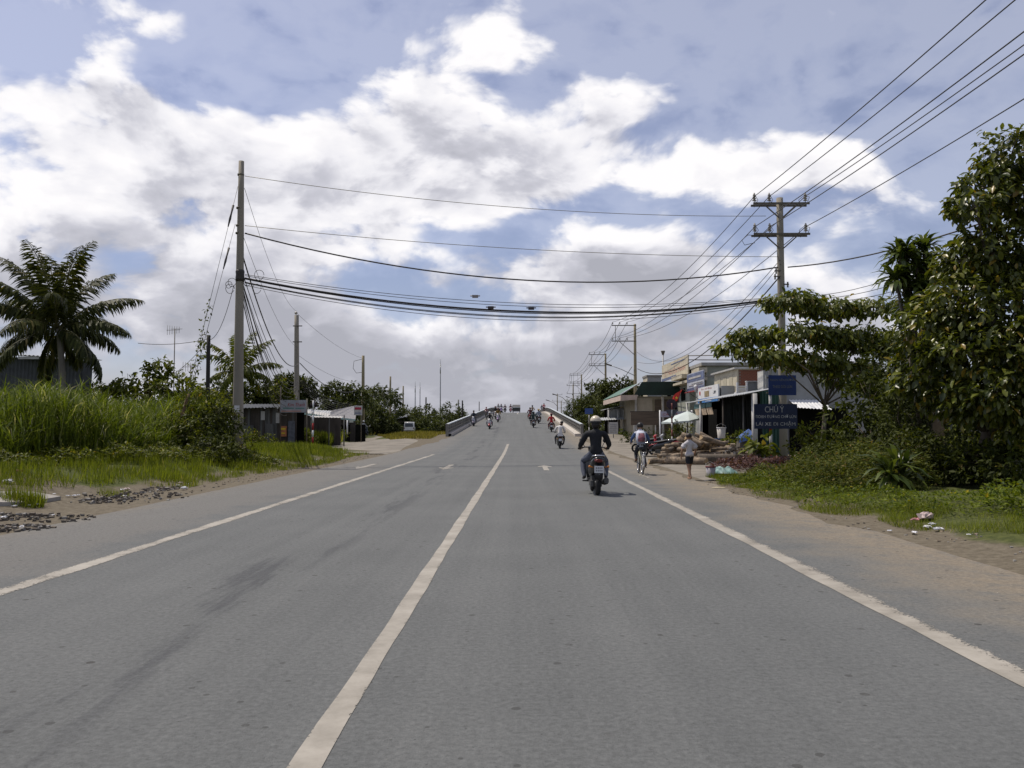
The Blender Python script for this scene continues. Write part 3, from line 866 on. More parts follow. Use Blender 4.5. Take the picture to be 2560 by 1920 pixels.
cover('purple_leaved_plants', 'patch of purplish leafy plants around the signpost foot',
      [(8.7, 27.6, .50, 1.3, 1.4), (9.9, 27.0, .62, 1.1, 1.4), (7.7, 28.6, .45, .9, 1.1), (8.3, 30.8, .42, 1.5, 1.4), (9.9, 24.6, 1.05, 1.0, 1.2), (9.0, 33.2, .32, 1.1, 1.0)], 9500, .12, LV_RED)

# ---- palms ---------------------------------------------------------
def palm(name, label, base, top, fronds, flen, group=None, leaflets=46, leaf_len=.75, trunk_r=.16, singles=True, width=1.0, material=None):
    base = Vector(base); top = Vector(top); material = material or LV_PALM
    root = thing(name, label, 'palm tree', base, 0, group)
    mb = MB(); n = 9; pts = []
    for i in range(n):
        t = i / (n - 1); p = base.lerp(top, t); p.x += .18 * math.sin(t * 2.6); pts.append(p - base)
    mb.tube(pts, [trunk_r * (1.5 if i == 0 else 1.0 - .25 * i / n) * (1.05 if i % 2 else .97) for i in range(n)], 9)
    for i in range(24):
        t = i / 24; p = base.lerp(top, t); p.x += .18 * math.sin(t * 2.6)
        mb.tube([p - base, p - base + Vector((0, 0, .03))], trunk_r * (1.05 - .25 * t), 9)
    mb.build('trunk', BARK_G, root)
    tp = top - base
    for k in range(fronds):
        az = k * 2.399963 + rng.uniform(-.25, .25)
        q = k / fronds
        rise = R(86 - 112 * q + rng.uniform(-6, 6))            # young fronds stand, old ones hang
        L = flen * (.78 + .25 * math.sin(math.pi * min(1, .25 + q))) * rng.uniform(.9, 1.06)
        hdir = np.array([math.cos(az), math.sin(az), 0])
        P = [np.array(tp)]; ang = rise; m = 14; st = L / m
        for i in range(m):
            ang -= (.030 + .105 * (i / m) ** 1.2) * (.75 + .55 * q)
            P.append(P[-1] + st * (hdir * math.cos(ang) + np.array([0, 0, math.sin(ang)])))
        P = np.array(P)
        fb = MB(); fb.tube([Vector(p) for p in P], [.035 * (1 - i / (m + 2)) + .006 for i in range(m + 1)], 5, 0)
        # leaflets on both sides, drooping
        ts = np.linspace(.10, .995, leaflets)
        idx = ts * m; i0 = np.clip(idx.astype(int), 0, m - 1); fr = (idx - i0)[:, None]
        pos = P[i0] * (1 - fr) + P[i0 + 1] * fr
        tan = unit(P[i0 + 1] - P[i0])
        side = unit(np.cross(tan, np.array([0, 0, 1.0])))
        nor = np.cross(side, tan)
        prof = np.sin(np.pi * np.clip(ts * .93 + .05, 0, 1)) ** .55
        allp, alld, allu, alls = [], [], [], []
        for sgn in (-1, 1):
            d = side * sgn * .8 + tan * .55 + nor * (.15 - .25 * q) + np.array([0, 0, -.50 - .55 * q]) + nrg.normal(size=(leaflets, 3)) * .20
            allp.append(pos); alld.append(d); allu.append(nor + side * sgn * .5); alls.append(leaf_len * prof * (.85 + .3 * nrg.random(leaflets)))
        V, F = LEAF_LONG; V = V.copy(); V[:, 1] *= .52 * width; V[:, 2] *= 1.6
        V2, F2 = scatter((V, F), np.concatenate(allp), np.concatenate(alld), np.concatenate(allu), np.concatenate(alls))
        fb.add(V2, [tuple(f) for f in F2], 1)
        fb.build('frond', [mat('palm_rib', (.12, .11, .045), .6), material], root)
    return root
palm('coconut_palm', 'tall coconut palm with drooping fronds in front of dark corrugated shed', (-20.6, 38, .4), (-20.926, 38.0, 5.911), 23, 4.4, leaflets=96, leaf_len=.80)
palm('small_palm', 'small feathery palm behind the tall left pole', (-17.6, 52, .3), (-17.255, 52.0, 4.859), 18, 3.0, leaflets=40, leaf_len=.6, trunk_r=.12, width=1.4, material=LV_SHRUB)

# ---- left shrubs ---------------------------------------------------
tree('broadleaf_shrub', 'leafy shrub with upright sprays between palm and dark post', (-17.5, 38, .4),
     [(-16.305, 38.0, 4.047) + (.55, .6, .45), (-17.462, 38.0, 3.328) + (.9, .8, .5), (-15.479, 38.0, 3.327) + (.8, .8, .5), (-18.717, 38.0, 2.97) + (.9, .8, .45), (-14.39, 38.0, 2.878) + (.7, .8, .4), (-15.977, 37.0, 2.93) + (1.0, .8, .5)], 2600, .24, LV_SHRUB, LEAF_BROAD, 'broad', .06, cat='shrub')
tree('vine_bush', 'dark rounded bush of tangled vines at the foot of the tall left pole', (-12.5, 30.5, .45),
     [(-11.456, 30.5, 1.385) + (.95, .9, .65), (-10.842, 31.0, 1.602) + (.65, .8, .60), (-10.469, 29.0, 0.71) + (.75, .8, .5), (-11.359, 28.0, 0.475) + (.7, .7, .35)], 4200, .15, LV_DARK, LEAF_SIMPLE, 'simple', .05, cat='bush')
tree('vine_bush', 'brighter leafy creeper behind the leaning wooden stake', (-13.6, 32, .45),
     [(-13.617, 32.0, 1.831) + (.9, .8, .5), (-14.673, 32.0, 1.605) + (.9, .8, .45), (-11.904, 34.0, 2.412) + (.6, .7, .4), (-12.493, 33.0, 2.463) + (.9, .7, .45), (-11.843, 29.5, 1.181) + (.9, .7, .6), (-11.142, 31.0, 2.04) + (.6, .6, .35), (-12.166, 31.0, 1.894) + (.8, .7, .4)], 3600, .16, LV_SHRUB, LEAF_SIMPLE, 'simple', .05, cat='bush')
tree('roadside_bush', 'low bush growing against the right side of the tall left pole', (-10.2, 32.0, .45),
     [(-10.394, 32.0, 0.854) + (.35, .4, .35), (-10.383, 31.0, 0.438) + (.4, .4, .25)], 420, .14, LV_SHRUB, LEAF_SIMPLE, 'simple', .03, cat='bush')

# ---- middle distance trees, left -----------------------------------
tree('garden_tree', 'dark leafy tree behind the wooden roadside stall', (-20.5, 66, .3),
     [(-23.122, 66.0, 4.049) + (1.6, 1.4, 1.0), (-21.243, 66.0, 3.737) + (1.6, 1.4, 1.1), (-20.0, 66.0, 4.048) + (1.0, 1.0, .8), (-20.607, 66.0, 2.959) + (1.5, 1.2, .9), (-21.947, 64.0, 2.765) + (1.6, 1.2, .9)], 3910, 0.39, LV_DARK, trunk_r=.12)
tree('garden_tree', 'tiered tree with flat branches behind the painted banner', (-19.0, 78, .2),
     [(-20.035, 78.0, 5.429) + (1.1, 1.0, .5), (-21.713, 79.0, 5.667) + (1.2, 1.0, .6), (-19.766, 78.0, 4.509) + (1.0, 1.0, .4), (-22.448, 79.0, 4.735) + (1.3, 1.0, .7), (-20.496, 78.0, 3.958) + (1.1, 1.0, .6)], 2890, 0.41, LV_DARK, trunk_r=.12)
tree('garden_tree', 'yellow green sapling crowding the banner post', (-17.2, 62, .2),
     [(-17.531, 62.0, 4.185) + (.5, .5, .7), (-17.258, 62.0, 3.454) + (.6, .5, .6)], 714, 0.34, LV_SHRUB, trunk_r=.05)
tree('garden_tree', 'broad dark tree rising behind the long grey roof', (-21.5, 104, .3),
     [(-22.178, 104.0, 5.265) + (2.2, 2.0, 1.6), (-24.133, 104.0, 4.531) + (2.0, 1.8, 1.5), (-20.456, 104.0, 4.775) + (1.8, 1.8, 1.4), (-21.735, 102.0, 3.513) + (2.6, 2.0, 1.4)], 4420, 0.48, LV_FAR, trunk_r=.18)
tree('garden_tree', 'low spreading tree overhanging the side road by the motorcyclist', (-19.0, 112, .2),
     [(-19.371, 112.0, 2.657) + (1.9, 1.8, 1.6), (-18.047, 112.0, 1.868) + (1.6, 1.6, 1.3), (-20.054, 110.0, 1.861) + (1.6, 1.6, 1.4), (-19.554, 113.0, 3.994) + (1.4, 1.6, 1.2), (-17.252, 112.0, 1.342) + (1.3, 1.4, .9)], 4420, 0.41, LV_FAR, trunk_r=.15)
FARG = 'trees in the distance left of the bridge'
def far_tree(c, s, label, group, leaves=900):
    x, y, z = c
    tree('distant_tree', label, (x, y, gz(x, y)),
         [(x, y, z, s, s, s * .8), (x - .8 * s, y, z - .5 * s, .8 * s, .8 * s, .7 * s), (x + .85 * s, y, z - .45 * s, .8 * s, .8 * s, .7 * s), (x + .1 * s, y - .3 * s, z - s, 1.1 * s, .8 * s, .8 * s)],
         int(leaves * 1.8), .30 * s ** .5 + .16, LV_FAR, trunk_r=.15, group=group)
far_tree((-25.274, 135.0, 4.988), 1.7, 'dark green tree behind the long roof and low spreading tree', FARG)
far_tree((-24.662, 165.0, 4.366), 2.2, 'distant tree behind the parked white van', FARG)
far_tree((-22.445, 170.0, 3.813), 2.2, 'distant round tree just right of the parked white van', FARG)
far_tree((-20.945, 185.0, 4.191), 2.3, 'distant tree between the white van and the ramp railing', FARG)
far_tree((-21.35, 150.0, 2.556), 1.5, 'lower tree in the hedge behind the white van', FARG)
far_tree((-15.847, 150.0, 2.274), 1.7, 'lower tree in the hedge near the start of the ramp railing', FARG)
far_tree((-12.99, 135.0, 1.31), 1.4, 'small tree touching the start of the ramp railing', FARG)
far_tree((-17.818, 150.0, 1.711), 1.5, 'pale green bush in the hedge left of the ramp railing', FARG)
far_tree((-17.774, 215.0, 5.434), 2.6, 'round dark tree standing alone above the ramp railing', FARG)
far_tree((-16.881, 235.0, 3.924), 2.0, 'small dark tree at right of the round tree above the railing', FARG)
far_tree((-18.578, 205.0, 3.327), 1.6, 'pointed small tree left of the round tree above the railing', FARG)
for (a, lab) in (((-24.573, 140.0, 6.567), 'distant palm left of two bare poles'), ((-23.535, 145.0, 6.61), 'distant palm between two bare poles'), ((-22.435, 150.0, 6.221), 'distant palm beside the second bare pole')):
    palm('distant_palm', lab, (a[0], a[1], .3), a, 11, 2.6, 'distant palms behind the side road', leaflets=14, leaf_len=.9, width=2.2, material=LV_FAR)

# ---- trees beside the bridge, right --------------------------------
RG = 'trees beside the bridge on the right'
tree('roadside_tree', 'dense green tree behind the second power pole', (12.4, 96, .2),
     [(10.903, 96.0, 5.64) + (1.9, 1.8, 1.3), (12.475, 96.0, 5.188) + (1.8, 1.8, 1.2), (9.874, 97.0, 4.545) + (1.9, 1.8, 1.3), (11.447, 95.0, 4.036) + (2.2, 1.8, 1.4), (13.144, 96.0, 4.512) + (1.4, 1.5, 1.2)], 4420, 0.48, LV_FAR, trunk_r=.16, group=RG)
tree('roadside_tree', 'flat topped tree with outstretched branch in front of third power pole', (11.2, 112, .2),
     [(9.835, 112.0, 6.805) + (1.3, 1.2, .4), (10.88, 112.0, 5.804) + (1.8, 1.5, .9), (9.297, 112.0, 4.228) + (2.0, 1.6, 1.3), (10.772, 111.0, 3.683) + (2.0, 1.6, 1.4), (8.688, 111.0, 2.903) + (1.5, 1.4, 1.1)], 3740, 0.48, LV_FAR, trunk_r=.15, group=RG)
tree('roadside_tree', 'pale drooping tree leaning over the right bridge railing', (10.6, 128, .2),
     [(8.527, 128.0, 4.919) + (1.7, 1.5, .9), (10.03, 128.0, 5.519) + (1.6, 1.5, 1.0), (7.623, 128.0, 3.718) + (1.3, 1.3, .8), (9.347, 127.0, 3.403) + (1.9, 1.5, 1.2), (8.153, 127.0, 2.213) + (1.5, 1.4, .9)], 3740, 0.48, LV_FAR, tm=LEAF_LONG, kind='long', trunk_r=.14, droop=.8, group=RG)
tree('roadside_tree', 'bush filling the gap below the blue sign', (9.9, 100, .2),
     [(7.823, 100.0, 1.734) + (1.4, 1.3, 1.1), (9.367, 99.0, 1.824) + (1.4, 1.3, 1.2), (6.672, 104.0, 1.111) + (1.2, 1.2, .8), (9.778, 92.0, 1.457) + (1.0, 1.0, .8)], 2550, 0.39, LV_FAR, trunk_r=.1, group=RG, cat='bush')
tree('clipped_bush', 'small round clipped bush beside the white notice board', (9.3, 78, .1),
     [(9.345, 78.0, 0.917) + (.62, .6, .42), (9.015, 78.0, 0.661) + (.45, .5, .3), (9.635, 78.0, 0.698) + (.45, .5, .3)], 700, .15, LV_COVER, trunk_r=.04, cat='bush', shell=.7)

# ---- near trees, right ---------------------------------------------
tree('spreading_tree', 'spreading tree with tiers of drooping leaves in front of the power pole', (10.35, 29.3, .3),
     [(9.175, 29.0, 5.795) + (1.0, .9, .30), (10.676, 29.4, 5.629) + (1.0, .9, .28), (12.16, 29.0, 5.543) + (.95, .9, .28), (7.891, 28.6, 4.574) + (.75, .8, .26), (9.168, 28.4, 4.658) + (1.0, .9, .30), (10.716, 29.0, 4.587) + (1.0, .9, .35),
      (7.123, 28.5, 4.107) + (.6, .7, .2), (8.233, 28.2, 3.84) + (.8, .8, .25), (11.903, 29.6, 4.51) + (1.1, .9, .4), (9.885, 28.6, 3.737) + (1.0, .9, .35), (11.234, 29.0, 3.359) + (1.0, .9, .5), (13.182, 30.0, 4.408) + (1.0, .9, .5), (12.561, 29.6, 2.98) + (.9, .9, .5)],
     8600, .225, LV_ALM, LEAF_BROAD, 'broad', .085, droop=.95, flat=.1, bark=BARK, singles=290, cluster=8, shell=.35)
tree('big_leaved_tree', 'tall dense tree with large leaves at the right edge', (9.9, 18.6, .3),
     [(10.46, 18.0, 7.306) + (.62, .7, .5), (10.859, 18.0, 6.484) + (.8, .8, .6), (9.974, 18.0, 6.573) + (.62, .7, .45), (9.453, 17.6, 6.083) + (.55, .6, .3), (10.654, 18.0, 5.283) + (.9, .9, .7), (9.807, 18.0, 5.114) + (.75, .8, .55), (9.382, 18.5, 5.04) + (.45, .6, .35),
      (9.19, 18.0, 4.092) + (.8, .8, .6), (9.887, 17.6, 3.95) + (.9, .9, .7), (8.816, 18.3, 3.532) + (.8, .8, .6), (9.235, 17.5, 3.03) + (.9, .9, .6), (10.0, 17.0, 2.986) + (.9, .9, .7), (8.718, 18.5, 2.685) + (.7, .8, .5), (9.502, 17.0, 2.19) + (.8, .8, .55), (9.223, 18.0, 2.147) + (.7, .8, .5), (11.39, 18.0, 4.599) + (1.0, 1, 1.0), (11.264, 17.5, 2.864) + (1, 1, 1.0), (9.961, 17.0, 1.714) + (.7, .7, .4)],
     18500, .18, LV_BIG, LEAF_BROAD, 'broad', .16, droop=.7, singles=295, cluster=7, shell=.45)
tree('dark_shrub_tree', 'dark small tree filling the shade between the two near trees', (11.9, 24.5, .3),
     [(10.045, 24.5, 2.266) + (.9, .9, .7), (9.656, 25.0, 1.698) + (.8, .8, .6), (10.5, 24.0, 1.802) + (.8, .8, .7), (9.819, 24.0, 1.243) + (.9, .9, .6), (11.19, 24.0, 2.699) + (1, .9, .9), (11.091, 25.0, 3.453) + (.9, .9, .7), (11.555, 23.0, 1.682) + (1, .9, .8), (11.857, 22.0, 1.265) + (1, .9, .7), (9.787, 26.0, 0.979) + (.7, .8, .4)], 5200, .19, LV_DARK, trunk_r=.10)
tree('conical_evergreen', 'fine leaved dark evergreen shrub in the right hand garden', (9.9, 21.2, .3),
     [(9.341, 21.0, 2.059) + (.55, .55, .55), (9.329, 21.0, 1.569) + (.65, .6, .45), (9.3, 21.0, 2.402) + (.4, .4, .4), (9.467, 21.0, 1.177) + (.6, .6, .35)], 3000, .10, LV_DARK, trunk_r=.05, cat='shrub')
tree('garden_bush', 'bushy shrub under the big leaved tree at right edge', (12.8, 19.5, .3),
     [(10.306, 18.5, 1.044) + (.7, .7, .35), (9.935, 17.0, 0.845) + (.8, .8, .4), (9.44, 18.0, 0.889) + (.6, .7, .25), (11.084, 18.5, 1.302) + (.8, .8, .6), (10.973, 20.0, 1.565) + (.9, .8, .6)], 2600, .15, LV_SHRUB, trunk_r=.05, cat='shrub')
tree('garden_bush', 'yellow green shrub at the foot of spreading tree', (9.9, 27.3, .3),
     [(9.334, 27.5, 1.269) + (.5, .5, .35), (9.473, 27.0, 0.959) + (.5, .5, .3), (8.944, 27.5, 0.885) + (.45, .5, .3)], 700, .15, LV_SHRUB, trunk_r=.04, cat='shrub')
tree('garden_bush', 'bright banana leaved clump beside striped signpost', (8.6, 33.2, .1),
     [(9.553, 33.6, 0.795) + (.4, .5, .25), (9.284, 33.6, 0.591) + (.3, .4, .2)], 110, .36, LV_SHRUB, tm=LEAF_BROAD, kind='broad', trunk_r=.04, cat='shrub')

def rosette_plant(name, label, base, heads, leaf_len, per, trunk_r, cat='plant', width=1.0, single=290):
    base = Vector(base); root = thing(name, label, cat, base)
    mb = MB(); P, Dd, U, S = [], [], [], []
    for h in heads:
        h = Vector(h) - base
        mb.tube([Vector((0, 0, -.05)), h * .5 + Vector((.05, 0, 0)), h], [trunk_r * 1.3, trunk_r, trunk_r * .8], 6)
        d = rnd_dirs(per, -.45)
        for v in d:
            P.append(np.array(h) + v * .04 - np.array([0, 0, .35 * rng.random() * leaf_len])); Dd.append(v); U.append(np.array([0, 0, 1.0]) + nrg.normal(size=3) * .1); S.append(leaf_len * rng.uniform(.75, 1.1))
    mb.build('stem', BARK, root)
    V, F = LEAF_LONG; V = V.copy(); V[:, 1] *= width; V[:, 2] *= 1.8
    place_leaves(root, 'strap%.2f' % width, (V, F), LV_DRAC, P[:single], Dd[:single], U[:single], S[:single])
    if len(P) > single:
        a, b = scatter((V, F), np.array(P[single:]), np.array(Dd[single:]), np.array(U[single:]), np.array(S[single:]))
        obj('foliage', np_mesh('foliage', a, tris=b), root, None, [LV_DRAC])['kind'] = 'stuff'
    return root
rosette_plant('dracaena', 'tall dracaena with dense rosettes of strap leaves before the big tree', (10.0, 21.2, .3),
              [(9.765, 21.0, 5.571), (9.509, 21.0, 5.123), (10.25, 21.4, 5.546), (9.755, 20.8, 4.89), (9.375, 21.0, 5.721), (10.344, 21.2, 5.156), (9.593, 21.0, 4.526), (9.177, 20.8, 5.187), (10.066, 21.2, 5.962), (9.617, 21.2, 5.912), (10.09, 20.9, 4.708)], .56, 58, .05, width=1.0)
rosette_plant('strap_leaved_plant', 'clump of long arching strap leaves above the low shrubs', (7.75, 17.6, .3), [(7.502, 17.2, 0.716), (7.271, 17.0, 0.607), (7.732, 17.4, 0.602)], .66, 30, .03, width=.8)

# ---- far-off woods round the horizon --------------------------------
def wood(name, label, spans, n, size):
    parts = []
    for (x0, y0, x1, y1, h, depth) in spans:
        k = n // len(spans); t = nrg.random(k)
        x = x0 + (x1 - x0) * t + nrg.normal(size=k) * depth; y = y0 + (y1 - y0) * t + nrg.normal(size=k) * depth
        top = h * (.62 + .25 * np.sin(t * 61 + x0) * np.sin(t * 23) + .18 * np.sin(t * 173) + .1 * nrg.random(k))
        z = top * nrg.random(k) ** .55
        parts.append(scatter(LEAF_SIMPLE, np.stack([x, y, z], -1), rnd_dirs(k), rnd_dirs(k) + np.array([0, 0, .8]), size * (.6 + .8 * nrg.random(k))))
    V, F = cat_meshes(parts)
    return tag(obj(name, np_mesh(name, V, tris=F), None, None, [LV_FAR]), label, 'wood', None, 'stuff')
wood('far_wood', 'low belt of trees along the horizon', [(-48, 262, -330, 240, 9, 4), (48, 232, 120, 215, 9, 4), (-150, 110, -330, 180, 9, 5), (120, 160, 330, 60, 10, 5), (-45, 92, -90, 118, 6, 4), (24, 130, 60, 112, 8, 4)], 34000, 1.2)

for base, px_, lab in [((-18.3, 55.5), (-17.775, 55.5, 1.031), 'leafy weed bush hiding the left end of plank stall'), ((-16.9, 56.2), (-16.774, 56.2, 0.682), 'low weed bush at the foot of plank stall door'), ((-15.2, 61), (-15.567, 61.0, 0.985), 'weed bush between plank stall and lean to'), ((-14.6, 70), (-15.294, 70.0, 1.139), 'yellow green weed bush in front of warehouse wall')]:
    x_, y_, z_ = px_
    tree('weedy_bush', lab, (x_, y_, gz(x_, y_)), [(x_, y_, z_ - .1, .6, .5, .4), (x_ - .5, y_, z_ - .3, .5, .5, .35), (x_ + .55, y_, z_ - .35, .5, .5, .3)], 800, .17, LV_SHRUB, trunk_r=.03, cat='bush')

cover('front_weeds', 'leafy weeds tangled along the foot of the reed bank',
      [(-13.2, 20.8, .5, 1.6, .7), (-14.6, 20.2, .45, 1.2, .6), (-12.2, 22.6, .6, .8, 1.2), (-11.6, 24.6, .65, .7, 1.3), (-11.2, 26.6, .6, .7, 1.2), (-10.6, 28.6, .5, .8, 1.0), (-9.9, 31.5, .35, .9, 1.4)], 9000, .10, LV_SHRUB)

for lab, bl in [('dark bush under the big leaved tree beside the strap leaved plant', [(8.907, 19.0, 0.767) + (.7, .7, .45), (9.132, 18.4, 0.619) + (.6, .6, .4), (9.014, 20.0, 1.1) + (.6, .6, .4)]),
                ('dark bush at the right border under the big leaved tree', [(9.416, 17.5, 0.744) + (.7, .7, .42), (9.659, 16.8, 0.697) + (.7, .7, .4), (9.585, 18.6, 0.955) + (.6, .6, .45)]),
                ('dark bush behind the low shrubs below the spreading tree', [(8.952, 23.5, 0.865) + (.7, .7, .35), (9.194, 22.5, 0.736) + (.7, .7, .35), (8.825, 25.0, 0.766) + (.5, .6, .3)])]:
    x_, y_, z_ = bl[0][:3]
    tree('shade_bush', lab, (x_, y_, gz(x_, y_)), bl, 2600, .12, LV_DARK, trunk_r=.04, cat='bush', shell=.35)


# ------------------------------------------------------------------ bridge over the canal
CONC = mat('concrete', (.30, .29, .265), .85, .16, 1.6, .35, 22, detail=7)
CONC_D = mat('weathered_concrete', (.215, .205, .185), .88, .2, 1.8, .4, 22, detail=7)
KERBM = mat('pale_kerb', (.46, .42, .37), .8, .14, 2.0, .3, 20, detail=6)
STEEL = mat('galvanised_steel', (.30, .31, .31), .45, .12, 6, metal=.6)
RAILM = mat('pale_rail_paint', (.52, .56, .58), .5, .08, 3)
RAILD = mat('dark_rail', (.085, .080, .070), .7, .2, 2)  # even dark tone of the middle and lower rails
def BXL(y): return -6.42 + .0105 * (y - 74)
def BXR(y): return 5.25 - .0038 * (y - 74)
bridge = thing('road_bridge', 'humped concrete road bridge with railings on both sides', 'bridge', (-.5, 74, 0))
for side, fx in ((-1, BXL), (1, BXR)):
    ys = [74 + 3 * i for i in range(58)]
    wall = MB(); kerb = MB()
    for a, b in zip(ys[:-1], ys[1:]):
        xa, xb = fx(a), fx(b)
        o1, o2 = (xa + side * .12, xb + side * .12)
        za, zb = roadz(a), roadz(b)
        # kerb with a narrow walkway on top
        ia, ib = (xa - side * .62, xb - side * .62)
        if side < 0: ia, ib = xa + .35, xb + .35
        kerb.add([(ia, a, za - .1), (ib, b, zb - .1), (ib, b, zb + .2), (ia, a, za + .2), (xa, a, za + .22), (xb, b, zb + .22)], [(0, 1, 2, 3), (3, 2, 5, 4)])
        wall.add([(o1, a, -1), (o2, b, -1), (o2, b, zb + .3), (o1, a, za + .3), (xa - side * .1, a, za + .3), (xb - side * .1, b, zb + .3), (xa - side * .1, a, za - .2), (xb - side * .1, b, zb - .2)],
                 [(0, 1, 2, 3), (3, 2, 5, 4), (4, 5, 7, 6)])
    kerb.b2((min(fx(74), fx(74) - side * .62), 73.7, -.2), (max(fx(74), fx(74) - side * .62), 74.02, roadz(74) + .205)) if side > 0 else None
    kerb.build('kerb', KERBM, bridge, world=True); wall.build('retaining_wall', CONC_D, bridge, world=True)
    rl = thing('bridge_railing', 'grey concrete railing with pale top rail climbing the %s side of the bridge' % ('left' if side < 0 else 'right'), 'railing', (fx(74), 74, roadz(74)))
    pm = MB(); pm.box((0, 0, .33), (.16, .14, .78)); pm.box((0, 0, .70), (.2, .18, .06)); pme = pm.mesh('post'); pme.materials.append(CONC_D)
    y = 74.0
    while y < 240:
        p = obj('post', pme, rl); p.location = (fx(y) - fx(74), y - 74, roadz(y) - roadz(74) + .22); y += 2.0
    def rail(name, z, w, h, m, off=0.0):
        mb = MB()
        for a, b in zip(ys[:-1], ys[1:]):
            xa, xb, za, zb = fx(a) + off, fx(b) + off, roadz(a) + z, roadz(b) + z
            vs = [(xa - w / 2, a, za), (xa + w / 2, a, za), (xa + w / 2, a, za + h), (xa - w / 2, a, za + h), (xb - w / 2, b, zb), (xb + w / 2, b, zb), (xb + w / 2, b, zb + h), (xb - w / 2, b, zb + h)]
            mb.add(vs, [(0, 4, 5, 1), (1, 5, 6, 2), (2, 6, 7, 3), (3, 7, 4, 0)])
        mb.add([(fx(74) + off - w / 2, 74.0, roadz(74) + z), (fx(74) + off + w / 2, 74.0, roadz(74) + z), (fx(74) + off + w / 2, 74.0, roadz(74) + z + h), (fx(74) + off - w / 2, 74.0, roadz(74) + z + h)], [(0, 1, 2, 3)])
        mb.build(name, m, rl, world=True)
    rail('top_rail', .98, .18, .09, RAILM)
    rail('middle_rail', .62, .09, .14, RAILD); rail('lower_rail', .30, .09, .16, RAILD)
    ep = MB(); ep.box((0, -.16, .48), (.24, .24, 1.0)); ep.box((0, -.16, 1.01), (.28, .28, .08)); ep.build('end_pillar', CONC_D, rl)

# ------------------------------------------------------------------ power poles
POLE = mat('pole_concrete', (.25, .225, .18), .85, .14, 2.0, .3, 20, stretch=(1, 1, .2), detail=7)
POLE_O = mat('pole_ochre', (.27, .225, .135), .85, .14, 2.0, .3, 20, stretch=(1, 1, .2))
POLE_D = mat('dark_timber', (.030, .027, .024), .85, .2, 3, .3, 20, stretch=(1, 1, .2))
IRON = mat('rusty_iron', (.125, .11, .085), .7, .25, 8)
PORC = mat('porcelain', (.36, .33, .28), .25, .1, 4, spec=.6)
WIRE = mat('cable_sheath', (.040, .034, .028), .6, .1, 4)
WIRE_Y = mat('bare_conductor', (.20, .175, .10), .5, .1, 4, metal=.3)

def pole(name, label, base, top, r0, r1, material=None, group=None, cat='power pole'):
    base = Vector(base); top = Vector(top)
    root = thing(name, label, cat, base, 0, group)
    mb = MB(); d = top - base
    mb.tube([d * (i / 8) - (Vector((0, 0, .3)) if i == 0 else Vector()) for i in range(9)], [r0 + (r1 - r0) * i / 8 for i in range(9)], 12)
    mb.build('shaft', material or POLE, root)
    return root
def insulator(root, p, s=1.0, lean=(0, 0)):
    mb = MB(); M = Matrix.Translation(Vector(p))
    prof = [(.012, 0), (.012, .08)]
    for k in range(4): z = .08 + k * .055; prof += [(.03, z), (.075 - .008 * k, z + .012), (.03, z + .04)]
    prof += [(.025, .32), (.0, .34)]
    mb.lathe([(r * s, z * s) for r, z in prof], 8, M)
    mb.build('insulator', PORC, root)
def crossarm(root, z, x0, x1, double=True, brace=None):
    mb = MB()
    for dy in ((-.20, .20) if double else (-.1,)):
        mb.box(((x0 + x1) / 2, dy, z), (x1 - x0, .05, .09))
    mb.build('crossarm', IRON, root)
    if brace:
        for (xa, za, xb, zb) in brace:
            b = MB(); b.beam((xa, -.16, za), (xb, -.16, zb), .04, .05); b.build('brace', IRON, root)

MP = Vector((11.45, 37.4, gz(11.45, 37.4)))
mp = pole('power_pole', 'tall concrete pole with two crossarms standing behind the blue signs', MP, (11.45, 37.4, 11.62), .185, .145)
def zz(z): return z - MP.z
for z in (11.33, 9.97):
    crossarm(mp, zz(z), -1.22, 1.25, True, [(-.72, zz(z) - .05, -.1, zz(z) - .62), (.74, zz(z) - .05, .1, zz(z) - .62)])
    for x in (-1.12, -.46, 1.13): insulator(mp, (x, 0, zz(z) + .045), 1.45)
    for x, sg in ((-1.12, 1), (-.46, 1), (1.13, -1)):
        j = MB(); j.tube([(x, -.3, zz(z) + .02), (x - .12 * sg, -.2, zz(z) + .28), (x + .05 * sg, 0, zz(z) + .40), (x + .22 * sg, .2, zz(z) + .26), (x + .1 * sg, .4, zz(z) - .02)], .012, 5)
        j.build('jumper', WIRE, mp)
lp = MB(); lp.tube([(-.2, 0, zz(9.9)), (-1.45, -.1, zz(9.95)), (-1.72, -.1, zz(9.72)), (-1.6, -.1, zz(9.5)), (-1.15, -.1, zz(9.6))], .014, 5); lp.build('jumper', WIRE, mp)
for (z, dx) in ((8.35, -.25), (8.1, -.3), (7.75, .25), (6.9, -.2)):
    b = MB(); b.box((dx * .6, -.12, zz(z)), (.32, .05, .05)); b.tube([(dx, -.15, zz(z) - .14), (dx, -.15, zz(z) + .1)], .035, 6); b.build('bracket', IRON, mp)

